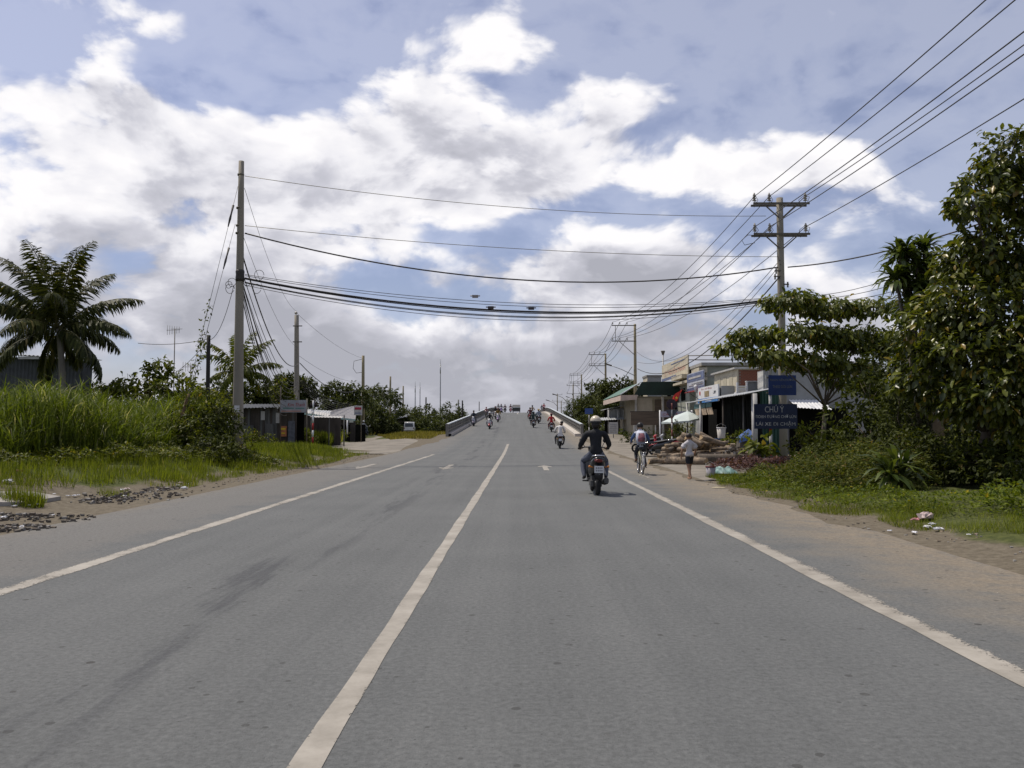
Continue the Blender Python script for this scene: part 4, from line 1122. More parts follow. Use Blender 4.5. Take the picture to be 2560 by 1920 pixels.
RP = 'power poles along the right of the road'
offs = (-2.2, -1.5, -.78)
right_poles = []
for i, (px, ty, lab) in enumerate([(1588, 810, 'offset armed power pole with street lamp beyond the green roofed house'), (1514, 885, 'offset armed power pole in front of the flat topped tree'), (1453.5, 937, 'distant offset armed power pole above the right bridge railing')]):
    Y = (84, 118, 165)[i]
    X = (11.25, 11.7, 11.68)[i]; b = (X, Y, gz(X, Y))
    r = pole('power_pole', lab, b, (X, Y, 11.65), .19, .12, POLE_O, RP); right_poles.append((X, Y))
    for z in (11.5, 9.95): crossarm(r, z - b[2], -2.3, .12, False); [insulator(r, (x, -.1, z - b[2] + .04), 1.0) for x in offs]
    st = MB(); st.beam((-1.95, -.15, 11.5 - b[2]), (-1.95, -.15, 9.95 - b[2]), .05, .05); st.build('strut', IRON, r)
    st = MB(); st.beam((-1.55, -.15, 9.9 - b[2]), (-.1, -.15, 8.6 - b[2]), .05, .05); st.build('brace', IRON, r)
    lz = 7.0
    la = MB(); la.tube([(0, -.1, lz - .9), (-1.4, -.2, lz - .25), (-2.5, -.25, lz + .15)], .035, 6); arm = la.build('lamp_arm', STEEL, r)
    hd = MB(); hd.beam((-2.35, -.25, lz + .10), (-3.05, -.28, lz + .32), .20, .13); hd.build('lamp_head', IRON, arm)
for i, (X, Y, lab, arms) in enumerate([(12.75, 209, 'twin armed power pole far along the right side', 1), (11.4, 269, 'twin armed power pole rising beyond the bridge crest', 1), (14.1, 300, 'farthest plain power pole beyond the bridge crest', 1)]):
    b = (X, Y, gz(X, Y)); r = pole('power_pole', lab, b, (X, Y, 11.9 if i < 2 else 10.5), .2, .13, POLE_O, RP)
    for z in (11.6, 9.6): crossarm(r, z - b[2] - (1.5 if i == 2 else 0), -1.6, 1.6, False); [insulator(r, (x, -.1, z - b[2] + .04 - (1.5 if i == 2 else 0)), 1.3) for x in (-1.5, 0, 1.5)]
    right_poles.append((X, Y))
for (X, Y, lab) in [(10.2, 190, 'distant street lamp arching over the right railing'), (9.9, 232, 'farther street lamp arching over the bridge crest')]:
    r = thing('street_lamp', lab, 'street lamp', (X, Y, gz(X, Y)), 0, 'street lamps beside the bridge')
    a = MB(); a.tube([(0, 0, 0), (0, 0, 7), (-1, 0, 8.0), (-2.3, 0, 8.5)], [.12, .08, .06, .05], 6); a.build('post', IRON, r)
    a = MB(); a.beam((-2.2, 0, 8.48), (-3.2, 0, 8.8), .28, .18); a.build('lamp_head', IRON, r)

# left hand poles
LB = Vector((-11.0, 33, gz(-11.0, 33))); LT = Vector((-11.029, 33.0, 11.961))
lpole = pole('power_pole', 'tall thick concrete pole at left where the cables cross the road', LB, LT, .225, .105)
pp = MB(); pp.box((.02, -.215, 1.75), (.20, .012, .26)); pp.build('notice', mat('paper', (.62, .61, .60), .8, .05), lpole, )
for p in ((-11.044, 33.0, 11.418), (-11.07, 33.0, 10.094), (-11.074, 33.0, 9.394), (-11.085, 33.0, 9.093)):
    p = Vector(p) - LB; b = MB(); b.lathe([(.135, -.03), (.135, .03)], 10, Matrix.Translation(p)); b.build('clamp', IRON, lpole)
bd = MB(); p = Vector((-11.011, 33.0, 7.399)) - LB
bd.lathe([(.17, -.22), (.18, -.1), (.165, .05), (.18, .16), (.16, .24)], 10, Matrix.Translation(p)); bd.build('cable_wrap', WIRE, lpole)
LGp = 'power poles running off along the left side road'
L2 = Vector((-18.2, 69, gz(-18.2, 69))); L2T = Vector((-18.333, 69.0, 10.6))
p2 = pole('power_pole', 'second left pole with small knob on top behind the banner', L2, L2T, .25, .18, None, LGp)
k = MB(); k.ball(L2T - L2 + Vector((-.05, 0, .18)), .13); k.build('knob', PORC, p2)
for dz in (.9, 2.2, 6.2): b = MB(); b.box((0, -.16, (L2T - L2).z - dz), (.75, .06, .08)); b.build('bracket', IRON, p2)
L3 = Vector((-19.9, 107, gz(-19.9, 107))); L3T = Vector((-19.935, 107.0, 10.474))
p3 = pole('power_pole', 'third left pole with looped jumper wire near its top', L3, L3T, .25, .17, POLE_O, LGp)
b = MB(); zt = (L3T - L3).z; b.tube([(0, 0, zt - .4), (-1.2, 0, zt - .7), (-1.3, 0, zt - 1.6), (-.9, 0, zt - 2.2), (0, 0, zt - 2.1)], .03, 5); b.build('jumper', WIRE, p3)
for (px, ty, Y, lab) in [(976, 941, 152, 'fourth left pole, bare, left of the twin bare pole'), (1008, 965, 188, 'fifth left pole, bare and thinner, right of its twin'), (1065, 993, 230, 'short dark distant pole rising from the hedge')]:
    T = Vector((-23.408, 152.0, 10.51)) if Y == 152 else Vector((-26.101, 188.0, 10.515)) if Y == 188 else Vector((-25.739, 230.0, 9.494))
    pole('power_pole', lab, (T.x, Y, gz(T.x, Y)), T, .21 if Y < 200 else .22, .15 if Y < 200 else .17, POLE_O if Y < 200 else POLE_D, LGp)
for T, r, m, lab in [(Vector((-10.361, 150.0, 6.147)), .13, POLE_D, 'thick dark post standing outside the left bridge railing'), (Vector((-19.183, 260.0, 9.799)), .26, CONC, 'pale distant chimney behind the left railing'), (Vector((-12.824, 260.0, 9.186)), .13, POLE_D, 'thin dark distant post above the left railing')]:
    pole('distant_post', lab, (T.x, T.y, gz(T.x, T.y)), T, r, r * .9, m, None, 'post')
for T, w, lab in [(Vector((-58.978, 620.0, 47.005)), .75, 'tall slender lattice radio mast in the distance'), (Vector((-79.804, 640.0, 31.882)), .7, 'left one of two short distant masts'), (Vector((-78.562, 660.0, 32.208)), .6, 'right one of two short distant masts')]:
    r = thing('radio_mast', lab, 'mast', (T.x, T.y, 0)); mb = MB()
    for a in range(3):
        c, s_ = math.cos(a * 2.094), math.sin(a * 2.094); mb.tube([(w * .35 * c, w * .35 * s_, 0), (w * .25 * c, w * .25 * s_, T.z)], .18, 4)
    n = int(T.z / 3)
    for i in range(n):
        a, b_ = i % 3, (i + 1) % 3; q = w * .3
        mb.tube([(q * math.cos(a * 2.094), q * math.sin(a * 2.094), i * 3), (q * math.cos(b_ * 2.094), q * math.sin(b_ * 2.094), i * 3 + 3)], .10, 3)
    mb.build('lattice', STEEL, r)
    an = MB(); an.tube([(0, 0, T.z * .86), (0, 0, T.z * .97)], w * .55, 6); an.tube([(0, 0, T.z), (0, 0, T.z + 4)], .12, 4); an.build('antenna', STEEL, r)

post = pole('wooden_post', 'dark wooden post beside tall left pole with a wire on top', (-12.75, 34.5, .4), (-12.758, 34.5, 5.234), .095, .075, POLE_D, None, 'post')
pole('wooden_stake', 'leaning brown stake half wrapped in creeper', (-12.431, 30.4, 1.029), (-12.074, 30.8, 2.69), .07, .05, mat('stake_wood', (.20, .13, .075), .85, .2, 4, .3, 20, stretch=(1, 1, .2)), None, 'stake')
for T, lab, h in [(Vector((-21.326, 52.0, 7.502)), 'television aerial on a tall thin mast behind the shrub', 4.5), (Vector((-19.513, 50.0, 5.087)), 'small flat aerial just left of the creeper covered guy wires', 3)]:
    r = thing('tv_aerial', lab, 'aerial', (T.x, T.y, gz(T.x, T.y))); z = T.z - r.location.z
    mb = MB(); mb.tube([(0, 0, 0), (0, 0, z)], .03, 5); mb.build('mast', IRON, r)
    mb = MB(); mb.tube([(-.55, .1, z - .05), (.35, -.1, z - .05)], .014, 4)
    for i in range(6): x = -.5 + i * .16; mb.tube([(x, .09 - .2 * i / 6, z - .35 + .02 * i), (x, .09 - .2 * i / 6, z + .25 - .02 * i)], .011, 4)
    mb.tube([(-.35, .3, z + .05), (.35, .3, z + .05)], .012, 4); mb.build('antenna', IRON, r)

# ------------------------------------------------------------------ cables
NW = [0]
def cable(label, pts, r, material=WIRE, group='overhead cables', extra=None):
    mb = MB(); a = Vector(pts[0]); mb.tube([Vector(p) - a for p in pts], r, 5)
    return tag(mb.build('cable', material, None, loc=a), label, 'cable', group)
# conductors overhead to the next pole behind the viewer, and on along the road
names = ('outer left', 'inner left', 'right')
for lvl, z in (('upper', 11.33), ('lower', 9.97)):
    for k, x in enumerate((-1.12, -.46, 1.13)):
        a = (MP.x + x, 37.4, z + .36)
        cable('overhead line from the %s %s insulator running back over the shoulder' % (lvl, names[k]), cat_curve(a, (MP.x + x + .25, -13, z + .3), .65, 26), .017, WIRE, 'lines coming overhead towards the viewer')
        zb = 11.85 if lvl == 'upper' else 10.3
        cable('line from the %s %s insulator running on to next pole' % (lvl, names[k]), cat_curve(a, (11.25 + offs[k], 84, zb), 1.0, 20), .017, WIRE, 'lines running on along the road')
        for (xa, ya), (xb, yb), o1, o2 in zip(right_poles[:3], right_poles[1:4], (offs, offs, offs), (offs, offs, (-1.5, 0, 1.5))):
            cable('far %s span along the road between small power poles' % lvl, cat_curve((xa + o1[k], ya, zb), (xb + o2[k], yb, zb), .9, 10), .022, WIRE, 'far spans between the small right hand poles')
cable('sagging black cable from the signs pole down to the lamp pole', cat_curve((11.315, 37.2, 8.051), (11.484, 84.0, 7.215), 1.9, 24), .030)
cable('thin sagging line beneath the sagging black cable', cat_curve((11.362, 37.2, 8.812), (11.489, 84.0, 7.887), 1.6, 20), .014)
cable('second slack line alongside the sagging black cable', cat_curve((11.394, 37.2, 8.635), (11.418, 84.0, 8.877), 2.3, 20), .014)
cable('slack cable from lamp pole towards the trees', cat_curve((10.934, 84.0, 7.413), (11.802, 118.0, 7.421), .8, 10), .03)
# across the road
cable('top thin line across the road between both tall poles', cat_curve((-10.885, 33.0, 11.369), (10.807, 37.3, 10.791), .45, 20), .012, WIRE_Y, 'cables crossing the road')
cable('second thin line across the road below the top one', cat_curve((-10.854, 33.0, 9.394), (11.307, 37.3, 8.974), .30, 20), .012, WIRE_Y, 'cables crossing the road')
cable('thick black cable crossing the road in one deep sag', cat_curve((-10.849, 33.0, 9.092), (11.3, 37.3, 8.512), 1.22, 26), .030, WIRE, 'cables crossing the road')
cable('thick black cable continuing from signs pole into big tree', cat_curve((11.77, 37.4, 8.53), (15.307, 25.0, 8.123), .35, 12), .028)
for i in range(8):
    y0 = 686 + i * 4.5; y1 = 742 + i * 3.5
    sg = (.72, .80, .95, .97, .99, 1.06, 1.08, 1.12)[i]
    cable('slack black line in the bundle crossing the road', cat_curve(Vector((-10.823, 33.0, 7.462)) - Vector((0, 0, (0, .05, .13, .15, .18, .30, .33, .42)[i])), Vector((11.332, 37.3, 7.202)) - Vector((0, 0, (0, .03, .05, .06, .09, .11, .12, .2)[i])), sg, 24), (.012, .012, .018, .024, .02, .016, .018, .012)[i], WIRE, 'bundle of slack lines crossing the road')
for i in range(5):
    cable('slack black line running from signs pole behind the big tree', cat_curve(Vector((11.748, 37.4, 7.216)) - Vector((0, 0, i * .1)), Vector((15.794, 30.0, 7.953)) - Vector((0, 0, i * .35)), .5, 12), .013, WIRE, 'slack lines behind the trees')
for (px, py, c) in ((1188, 741, (.25, .22, .20)), (1227, 769, (.05, .04, .04)), (1328, 771, (.05, .04, .04))):
    t = {1188: Vector((-1.884, 34.7, 6.841)), 1227: Vector((-1.247, 34.8, 6.392)), 1328: Vector((0.416, 35.1, 6.399))}[px]
    mb = MB(); mb.box((0, 0, 0), (.24, .10, .11)); mb.tube([(-.2, 0, .02), (.2, 0, .02)], .025, 5)
    tag(mb.build('cable_joint_box', mat('box%d' % px, c, .6), None, loc=t), {1188: 'grey splice box hanging on the upper line over the road', 1227: 'dark splice box left of middle on the cable bundle', 1328: 'small dark splice box right of middle on the cable bundle'}[px], 'cable box', 'splice boxes over the road')
# along the left
for i in range(9):
    a = Vector((-10.915, 33.0, 7.336)) + Vector((rng.uniform(-.05, .08), 0, -.09 * i)); b = Vector((-18.149, 69.0, 5.139)) + Vector((0, 0, -.12 * i))
    cable('slack black line in the drooping bundle along the left poles', cat_curve(a, b, 1.3 + .22 * i, 20), (.016, .013, .02)[i % 3], WIRE, 'drooping bundle along the left poles')
cable('thick cable dropping from tall pole clamp along the left', cat_curve((-10.913, 33.0, 8.189), (-18.071, 69.0, 6.704), 1.7, 22), .028)
cable('thin line from tall left pole top to the second pole', cat_curve((-10.893, 33.0, 10.89), (-18.353, 69.0, 10.929), .9, 18), .009)
cable('thin line from middle of tall left pole to second pole', cat_curve((-10.91, 33.0, 8.981), (-18.184, 69.0, 7.913), .8, 18), .009)
cable('thick cable from second left pole to third', cat_curve((-18.005, 69.0, 6.671), (-20.152, 107.0, 6.381), 1.3, 16), .034)
for i in range(6):
    cable('thin line in the bundle sloping down from second left pole', cat_curve(Vector((-17.99, 69.0, 5.464)) - Vector((0, 0, i * .12)), Vector((-19.901, 100.0, 4.178)) - Vector((0, 0, .1 * i)), .6 + .1 * i, 12), .018, WIRE, 'bundle beyond the second left pole')
cable('thin top line from second left pole to third', cat_curve((-18.252, 69.0, 10.699), (-20.084, 107.0, 10.171), .5, 12), .012)
cable('thin lower line from second left pole to third', cat_curve((-18.078, 69.0, 7.259), (-20.159, 107.0, 7.138), .6, 12), .012)
cable('cable sloping down right from the third left pole', cat_curve((-19.7, 107.0, 6.633), (-23.373, 152.0, 5.569), .6, 10), .03)
cable('thin line from palm to dark wooden post', cat_curve((-16.327, 36.0, 5.058), (-12.796, 34.5, 5.071), .12, 8), .012)
cable('slack line from dark wooden post up to tall pole', cat_curve((-12.73, 34.5, 5.038), (-11.256, 33.0, 7.005), .5, 10), .011)
cable('thin line sloping down left to the garden', cat_curve((-12.91, 34.0, 4.583), (-16.588, 40.0, 3.897), .1, 6), .010)
for i, (cx, cy, r) in enumerate([(572, 712, 8), (580, 706, 10), (575, 720, 11), (648, 690, 12), (642, 722, 11), (618, 705, 9)]):
    c = [Vector((-11.41, 32.9, 7.036)), Vector((-11.287, 32.9, 7.13)), Vector((-11.361, 32.9, 6.879)), Vector((-10.257, 33.0, 7.429)), Vector((-10.343, 33.0, 6.893)), Vector((-10.691, 32.9, 7.129))][i]; q = r / 2130 * 33
    mb = MB(); mb.tube([(q * math.cos(t * .5), .03 * math.sin(t), q * 1.1 * math.sin(t * .5)) for t in range(13)], .011, 5, cap=False)
    tag(mb.build('cable_loop', WIRE, None, loc=c), 'loop of spare black cable hanging at tall left pole', 'cable', 'loops of spare cable on the tall left pole')
for nm, (a, b, bead) in {'upper': ((-11.147, 33.0, 10.971), (-12.133, 30.6, 2.321), (-11.275, 32.6, 9.755)), 'lower': ((-11.233, 33.0, 9.458), (-11.913, 30.4, 2.459), (-11.335, 32.4, 8.193))}.items():
    A, B = Vector(a), Vector(b)
    g = thing('guy_wire', '%s guy wire of the tall left pole with creeper climbing it' % nm, 'guy wire', B, 0, 'guy wires of the tall left pole')
    mb = MB(); mb.tube([Vector(), A - B], .009, 5); mb.build('strand', WIRE, g)
    c = B + (A - B) * (.86 if nm == 'upper' else .80); mb = MB(); dd = (A - B).normalized()
    mb.tube([c - B - dd * .55, c - B - dd * .2, c - B + dd * .05, c - B + dd * .4], [.02, .045, .03, .045], 6); mb.build('insulator', WIRE, g)
    k = 130 if nm == 'upper' else 90; t = nrg.random(k) ** 1.3 * (.46 if nm == 'upper' else .36)
    P = np.array((A - B)[:])[None] * t[:, None] + nrg.normal(size=(k, 3)) * (.05 + .09 * (1 - t[:, None]) ** 6)
    V, F = scatter(LEAF_SIMPLE, P, rnd_dirs(k) + np.array([0, 0, -.3]), rnd_dirs(k) + np.array([0, 0, .6]), .10 + .07 * nrg.random(k))
    obj('creeper', np_mesh('creeper', V, tris=F), g, None, [LV_SHRUB])


# ------------------------------------------------------------------ buildings and stalls
PLASTER = mat('grey_plaster', (.27, .275, .27), .9, .14, 1.2, .25, 14, detail=7)
PLASTER_G = mat('green_grey_plaster', (.30, .315, .265), .9, .12, 1.0, .25, 14, detail=7)
PLASTER_W = mat('sunlit_white_plaster', (.55, .54, .50), .85, .12, 1.4, .2, 14, detail=7)
PLASTER_C = mat('cream_plaster', (.50, .45, .34), .85, .12, 1.2, .2, 14, detail=7)
BEIGE = mat('beige_wall', (.27, .235, .165), .88, .15, 1.2, .2, 14, detail=7)
TIN = mat('corrugated_tin', (.33, .34, .345), .55, .18, 2.2, metal=.25, detail=7)
TIN_D = mat('dark_tin', (.050, .055, .060), .6, .25, 1.6, detail=7)
TIN_G = mat('green_tin', (.030, .085, .060), .55, .2, 2.0, detail=7)
TEALR = mat('teal_roof', (.085, .16, .125), .6, .2, 2.5, detail=6)
GREEN_D = mat('dark_green_sheet', (.008, .024, .016), .6, .25, 1.2, detail=6)
DARKCL = mat('dark_tarpaulin', (.008, .009, .008), .95, .3, 2.0, spec=.03)
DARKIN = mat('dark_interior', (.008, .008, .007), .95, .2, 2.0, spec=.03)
WOOD_D = mat('old_planks', (.060, .050, .042), .9, .3, 3.0, .3, 20, stretch=(1, 1, .2), detail=6)
WOOD_G = mat('grey_planks', (.105, .105, .100), .9, .25, 3.0, .3, 20, stretch=(1, 1, .2), detail=6)
PINKF = mat('pink_fascia', (.50, .40, .33), .8, .1, 2)
PEACH = mat('peach_canvas', (.56, .43, .29), .8, .12, 1.5)
TEALC = mat('teal_strip', (.045, .11, .105), .7, .15, 2)
RED = mat('red_paint', (.30, .020, .018), .6, .12, 3); FLAGR = mat('flag_red', (.46, .030, .020), .7, .1, 3)
BLUE = mat('sign_blue', (.012, .030, .115), .45, .12, 2.5); BLUE_D = mat('sign_dark_blue', (.010, .018, .050), .45, .15, 2.5)
BLUE_M = mat('poster_blue', (.04, .17, .42), .5, .1, 3); BLUE_F = mat('faded_blue', (.11, .135, .23), .6, .25, 1.5)
WHITE = mat('white_paint', (.66, .66, .66), .55, .06, 3); WHITE_D = mat('dirty_white', (.42, .41, .39), .6, .14, 3)
LETTER = mat('letter_white', (.40, .40, .40), .55, .4, 5); LETTER_Y = mat('letter_dim', (.145, .150, .135), .6, .2, 3)
BLACK = mat('black_paint', (.015, .015, .016), .5, .2, 3); YELLOW = mat('yellow_paint', (.65, .46, .03), .6, .1, 3)
TEALP = mat('teal_print', (.08, .22, .20), .6); OCHRE = mat('ochre_print', (.28, .22, .12), .7, .25, 3); PALERED = mat('pale_red_print', (.55, .26, .20), .7, .15, 3)
BROWNB = mat('brown_board', (.105, .078, .055), .75, .2, 2.0, stretch=(.3, 1, 3))

def wavy_sheet(mb, p00, p10, p01, p11, waves, amp, mi=0, nv=1):
    """corrugated sheet over four corners, ridges running from edge p00-p10 to edge p01-p11"""
    p00, p10, p01, p11 = map(Vector, (p00, p10, p01, p11))
    nrm = (p10 - p00).cross(p01 - p00).normalized(); n = waves * 4
    vs = []; 
    for j in range(nv + 1):
        for i in range(n + 1):
            u = i / n; v = j / nv
            p = (p00.lerp(p10, u)).lerp(p01.lerp(p11, u), v) + nrm * (amp * math.sin(u * waves * 2 * math.pi))
            vs.append(p)
    fs = [(j * (n + 1) + i, j * (n + 1) + i + 1, (j + 1) * (n + 1) + i + 1, (j + 1) * (n + 1) + i) for j in range(nv) for i in range(n)]
    mb.add(vs, fs, mi, True)
    back = [v - nrm * .006 for v in vs]; mb.add(back, [f[::-1] for f in fs], mi, True)

def part_box(root, name, lo, hi, m): 
    mb = MB(); mb.b2(lo, hi); return mb.build(name, m, root, world=True)
def part_sheet(root, name, c, waves, amp, m):
    mb = MB(); wavy_sheet(mb, *c, waves, amp); return mb.build(name, m, root, world=True)

# --- right row, nearest first
g = thing('tarpaulin_shop', 'dark open shop hung with black tarpaulins under a tin awning', 'shop', (12, 44, gz(12, 44)))
part_sheet(g, 'awning', ((9.7, 37.0, 2.92), (9.9, 51.6, 2.92), (11.5, 37.6, 3.26), (12.15, 51.6, 3.35)), 46, .022, TIN)
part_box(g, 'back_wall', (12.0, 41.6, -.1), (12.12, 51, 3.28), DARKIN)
for i, (ya, yb) in enumerate([(37.6, 40.1), (40.2, 42.6), (42.7, 45.0)]):
    mb = MB(); n = 14; vs = []; fs = []
    for k in range(n + 1):
        y = ya + (yb - ya) * k / n; dx = .05 * math.sin(k * 1.9 + i); vs += [(10.7 + dx, y, .35 + .05 * math.sin(k)), (10.55 + dx * .6, y, 1.7), (10.5, y, 2.98)]
    for k in range(n):
        for q in range(2): fs.append((k * 3 + q, k * 3 + 3 + q, k * 3 + 4 + q, k * 3 + 1 + q))
    mb.add(vs, fs, 0, True); mb.build('tarpaulin', DARKCL, g, world=True)
part_box(g, 'side_wall', (10.8, 45.0, -.1), (12.0, 45.1, 2.9), DARKIN)
for (x, y, r, m) in [(10.0, 42.3, .05, WOOD_D), (10.15, 37.2, .13, WHITE_D), (10.3, 39.6, .045, WOOD_G), (10.0, 47.6, .07, WHITE_D), (9.95, 51.2, .06, WHITE_D)]:
    mb = MB(); mb.tube([(x, y, -.1), (x, y, 2.95)], r, 8); mb.build('post', m, g, world=True)
mb = MB()
for (ya, yb) in ((44.9, 46.3), (46.45, 49.4)):
    vs = []; 
    for k in range(9):
        y = ya + (yb - ya) * k / 8; vs += [(10.1 + .03 * math.sin(k * 1.7), y, 2.16), (10.02, y, 2.52), (10.0, y, 2.54), (10.0, y, 2.78)]
    for k in range(8):
        mb.add([vs[k * 4], vs[k * 4 + 4], vs[k * 4 + 5], vs[k * 4 + 1]], [(0, 1, 2, 3)], 0, True)
        mb.add([vs[k * 4 + 2], vs[k * 4 + 6], vs[k * 4 + 7], vs[k * 4 + 3]], [(0, 1, 2, 3)], 1, True)
mb.build('canvas_blind', [PEACH, TEALC], g, world=True)

g = thing('green_screen', 'green corrugated sheet screen beside the blue signs', 'screen', (12, 41.5, gz(12, 41.5)))
part_sheet(g, 'sheet', ((11.35, 41.5, .1), (12.75, 41.5, .1), (11.35, 41.5, 3.3), (12.75, 41.5, 3.3)), 9, .03, TIN_G)
part_box(g, 'rail', (11.3, 41.56, 3.1), (12.8, 41.62, 3.18), WOOD_D)

g = thing('grey_shop_house', 'grey plastered house with white balcony and brick upper wall', 'house', (14, 52, 0))
part_box(g, 'wall', (12.2, 48.2, -.1), (17, 57.6, 3.42), PLASTER)
part_box(g, 'parapet', (12.75, 48.15, 3.42), (17, 48.35, 4.02), PLASTER); part_box(g, 'coping', (12.7, 48.1, 4.02), (17, 48.42, 4.09), WHITE_D)
bal = part_box(g, 'balcony', (12.1, 48.0, 3.30), (12.75, 48.5, 3.44), WHITE)
for x in (12.12, 12.66): part_box(g, 'balcony_post', (x, 48.02, 3.44), (x + .1, 48.12, 4.0), WHITE)
mb = MB(); mb.b2((12.22, 48.04, 3.60), (12.66, 48.08, 3.66)); mb.b2((12.22, 48.04, 3.76), (12.66, 48.08, 3.80)); mb.b2((12.22, 48.04, 3.50), (12.66, 48.08, 3.54)); mb.build('balcony_rail', WHITE, g, world=True)
BRK = mat('brick_red', (.20, .075, .045), .9, .22, 9, .2, 30); 
up = part_box(g, 'upper_wall', (13.0, 51.42, 3.42), (17, 57.4, 4.98), PLASTER_C)
brick_me = None
MORTAR = mat('mortar', (.20, .16, .13), .95)
part_box(g, 'brick_bed', (13.1, 51.40, 3.98), (14.5, 51.42, 4.92), MORTAR)
bm_ = MB(); bm_.box((0, 0, 0), (.215, .03, .072)); brick_me = bm_.mesh('brick'); brick_me.materials.append(BRK)
for r_ in range(11):
    for c_ in range(6):
        o = obj('brick', brick_me, g); o.location = (13.24 + c_ * .228 + (.114 if r_ % 2 else 0) - 14, 51.395 - 52 + rng.uniform(-.006, .004), 4.03 + r_ * .0835)
part_box(g, 'roof', (12.8, 51.2, 4.98), (17.2, 57.6, 5.08), WHITE_D)
for k, y in enumerate((52.4, 54.0, 55.6)): part_box(g, 'window', (12.98, y, 3.75), (13.02, y + .9, 4.7), mat('window_frame', (.42, .38, .28), .7, .15))

g = thing('sign_front_building', 'low shop house carrying a white phone shop sign with blue base', 'shop', (14, 56, 0))
part_box(g, 'wall', (12.2, 52.0, -.1), (13.0, 59.5, 4.0), PLASTER); part_box(g, 'door', (12.17, 53.2, 0), (12.2, 55.6, 2.6), DARKIN)
sg = thing('phone_shop_sign', 'white shop signboard with red writing, picture and bright blue base', 'sign', (12.1, 55, 3.6))
part_box(sg, 'board', (12.02, 52.1, 3.08), (12.10, 58.0, 4.12), WHITE)
part_box(sg, 'base_band', (12.0, 52.1, 3.08), (12.025, 58.0, 3.36), BLUE_M)
mb = MB(); mb.b2((12.0, 54.6, 3.46), (12.018, 55.9, 3.82)); mb.b2((11.995, 55.2, 3.48), (12.0, 55.3, 3.80)); mb.build('picture', OCHRE, sg, world=True)
mb = MB(); write(mb, 'Sim Số Đẹp', (12.015, 57.0, 3.90), (0, -1, 0), (0, 0, 1), .15, 3.2); mb.build('lettering', RED, sg, world=True)
mb = MB(); mb.b2((12.0, 57.2, 3.62), (12.018, 57.5, 3.86)); mb.build('emblem', FLAGR, sg, world=True)
mb = MB(); mb.b2((12.0, 52.7, 3.68), (12.018, 53.2, 3.74)); mb.b2((12.0, 52.8, 3.60), (12.018, 53.4, 3.63)); mb.build('emblem', BLACK, sg, world=True)
mb = MB(); mb.b2((11.985, 53.4, 3.24), (12.0, 56.2, 3.28)); mb.b2((11.985, 53.8, 3.15), (12.0, 55.6, 3.18)); mb.build('lettering', WHITE, sg, world=True)

g = thing('gabled_building', 'pale grey plain gabled wall behind the blue signs', 'building', (15.2, 46, 0))
mb = MB(); mb.prism([(13.2, 0), (18.4, 0), (18.4, 3.3), (15.0, 4.45), (13.2, 4.62)], .2, Matrix.Translation((0, 46.2, 0)) @ Matrix.Rotation(math.pi / 2, 4, 'X')); mb.build('gable_wall', PLASTER, g, world=True)
part_box(g, 'side_wall', (13.1, 46.2, -.1), (13.2, 47.3, 4.55), PLASTER_W)  # sunlit white side, its brightness against the gable put into the colour
part_sheet(g, 'roof', ((13.0, 46.05, 4.74), (13.0, 47.3, 4.74), (18.6, 46.05, 3.55), (18.6, 47.3, 3.55)), 18, .025, TIN)
part_sheet(g, 'lean_to_roof', ((14.4, 44.6, 2.5), (16.2, 44.6, 2.4), (14.4, 46.0, 2.95), (16.2, 46.0, 2.95)), 10, .02, WHITE)
part_box(g, 'dark_panel', (14.4, 45.9, 0), (17.5, 45.98, 2.5), DARKIN)  # flat near-black panel set against the gable wall below the lean-to roof

g = thing('concrete_block_house', 'large greenish grey flat roofed house behind the shops', 'house', (17, 66, 0))
part_box(g, 'wall', (13.5, 62.2, -.1), (26, 72, 5.95), PLASTER_G)
part_box(g, 'roof_slab', (13.1, 61.9, 5.95), (26.3, 72.2, 6.17), CONC)
part_box(g, 'floor_slab', (12.7, 61.8, 4.9), (13.5, 72, 5.1), PLASTER_C); part_box(g, 'floor_slab', (12.9, 61.8, 5.45), (13.5, 64.6, 5.8), PLASTER_C)
part_box(g, 'downpipe', (15.2, 62.1, 3.0), (15.34, 62.2, 5.9), CONC_D); part_box(g, 'string_course', (13.45, 62.14, 5.15), (26, 62.2, 5.3), CONC)
sg = thing('faded_banner_sign', 'faded blue and white shop banner above the phone sign', 'sign', (12.55, 61, 4.8))
part_box(sg, 'board', (12.5, 58.4, 4.1), (12.56, 64.2, 5.42), mat('faded_white', (.40, .42, .48), .7, .15, 2))
mb = MB(); mb.b2((12.48, 58.4, 4.80), (12.5, 64.2, 5.35)); mb.b2((12.48, 58.4, 4.16), (12.5, 64.2, 4.34)); mb.build('band', BLUE_F, sg, world=True)
mb = MB(); mb.b2((12.46, 59.2, 4.98), (12.48, 63.5, 5.12)); mb.b2((12.46, 58.8, 4.50), (12.5, 63.6, 4.55)); mb.b2((12.46, 58.8, 4.62), (12.5, 62.6, 4.66)); mb.build('lettering', WHITE_D, sg, world=True)
mb = MB(); mb.b2((12.3, 58.3, 4.02), (12.5, 64.2, 4.08)); mb.build('ledge', RED, sg, world=True)
mb = MB(); mb.lathe([(.0, .5), (.14, .42), (.16, .3), (.10, .18), (.10, 0)], 10, Matrix.Translation((12.2, 59.6, 3.95))); tag(mb.build('ventilator', WHITE, None), 'round white ball ornament on the ledge over phone sign', 'ornament')

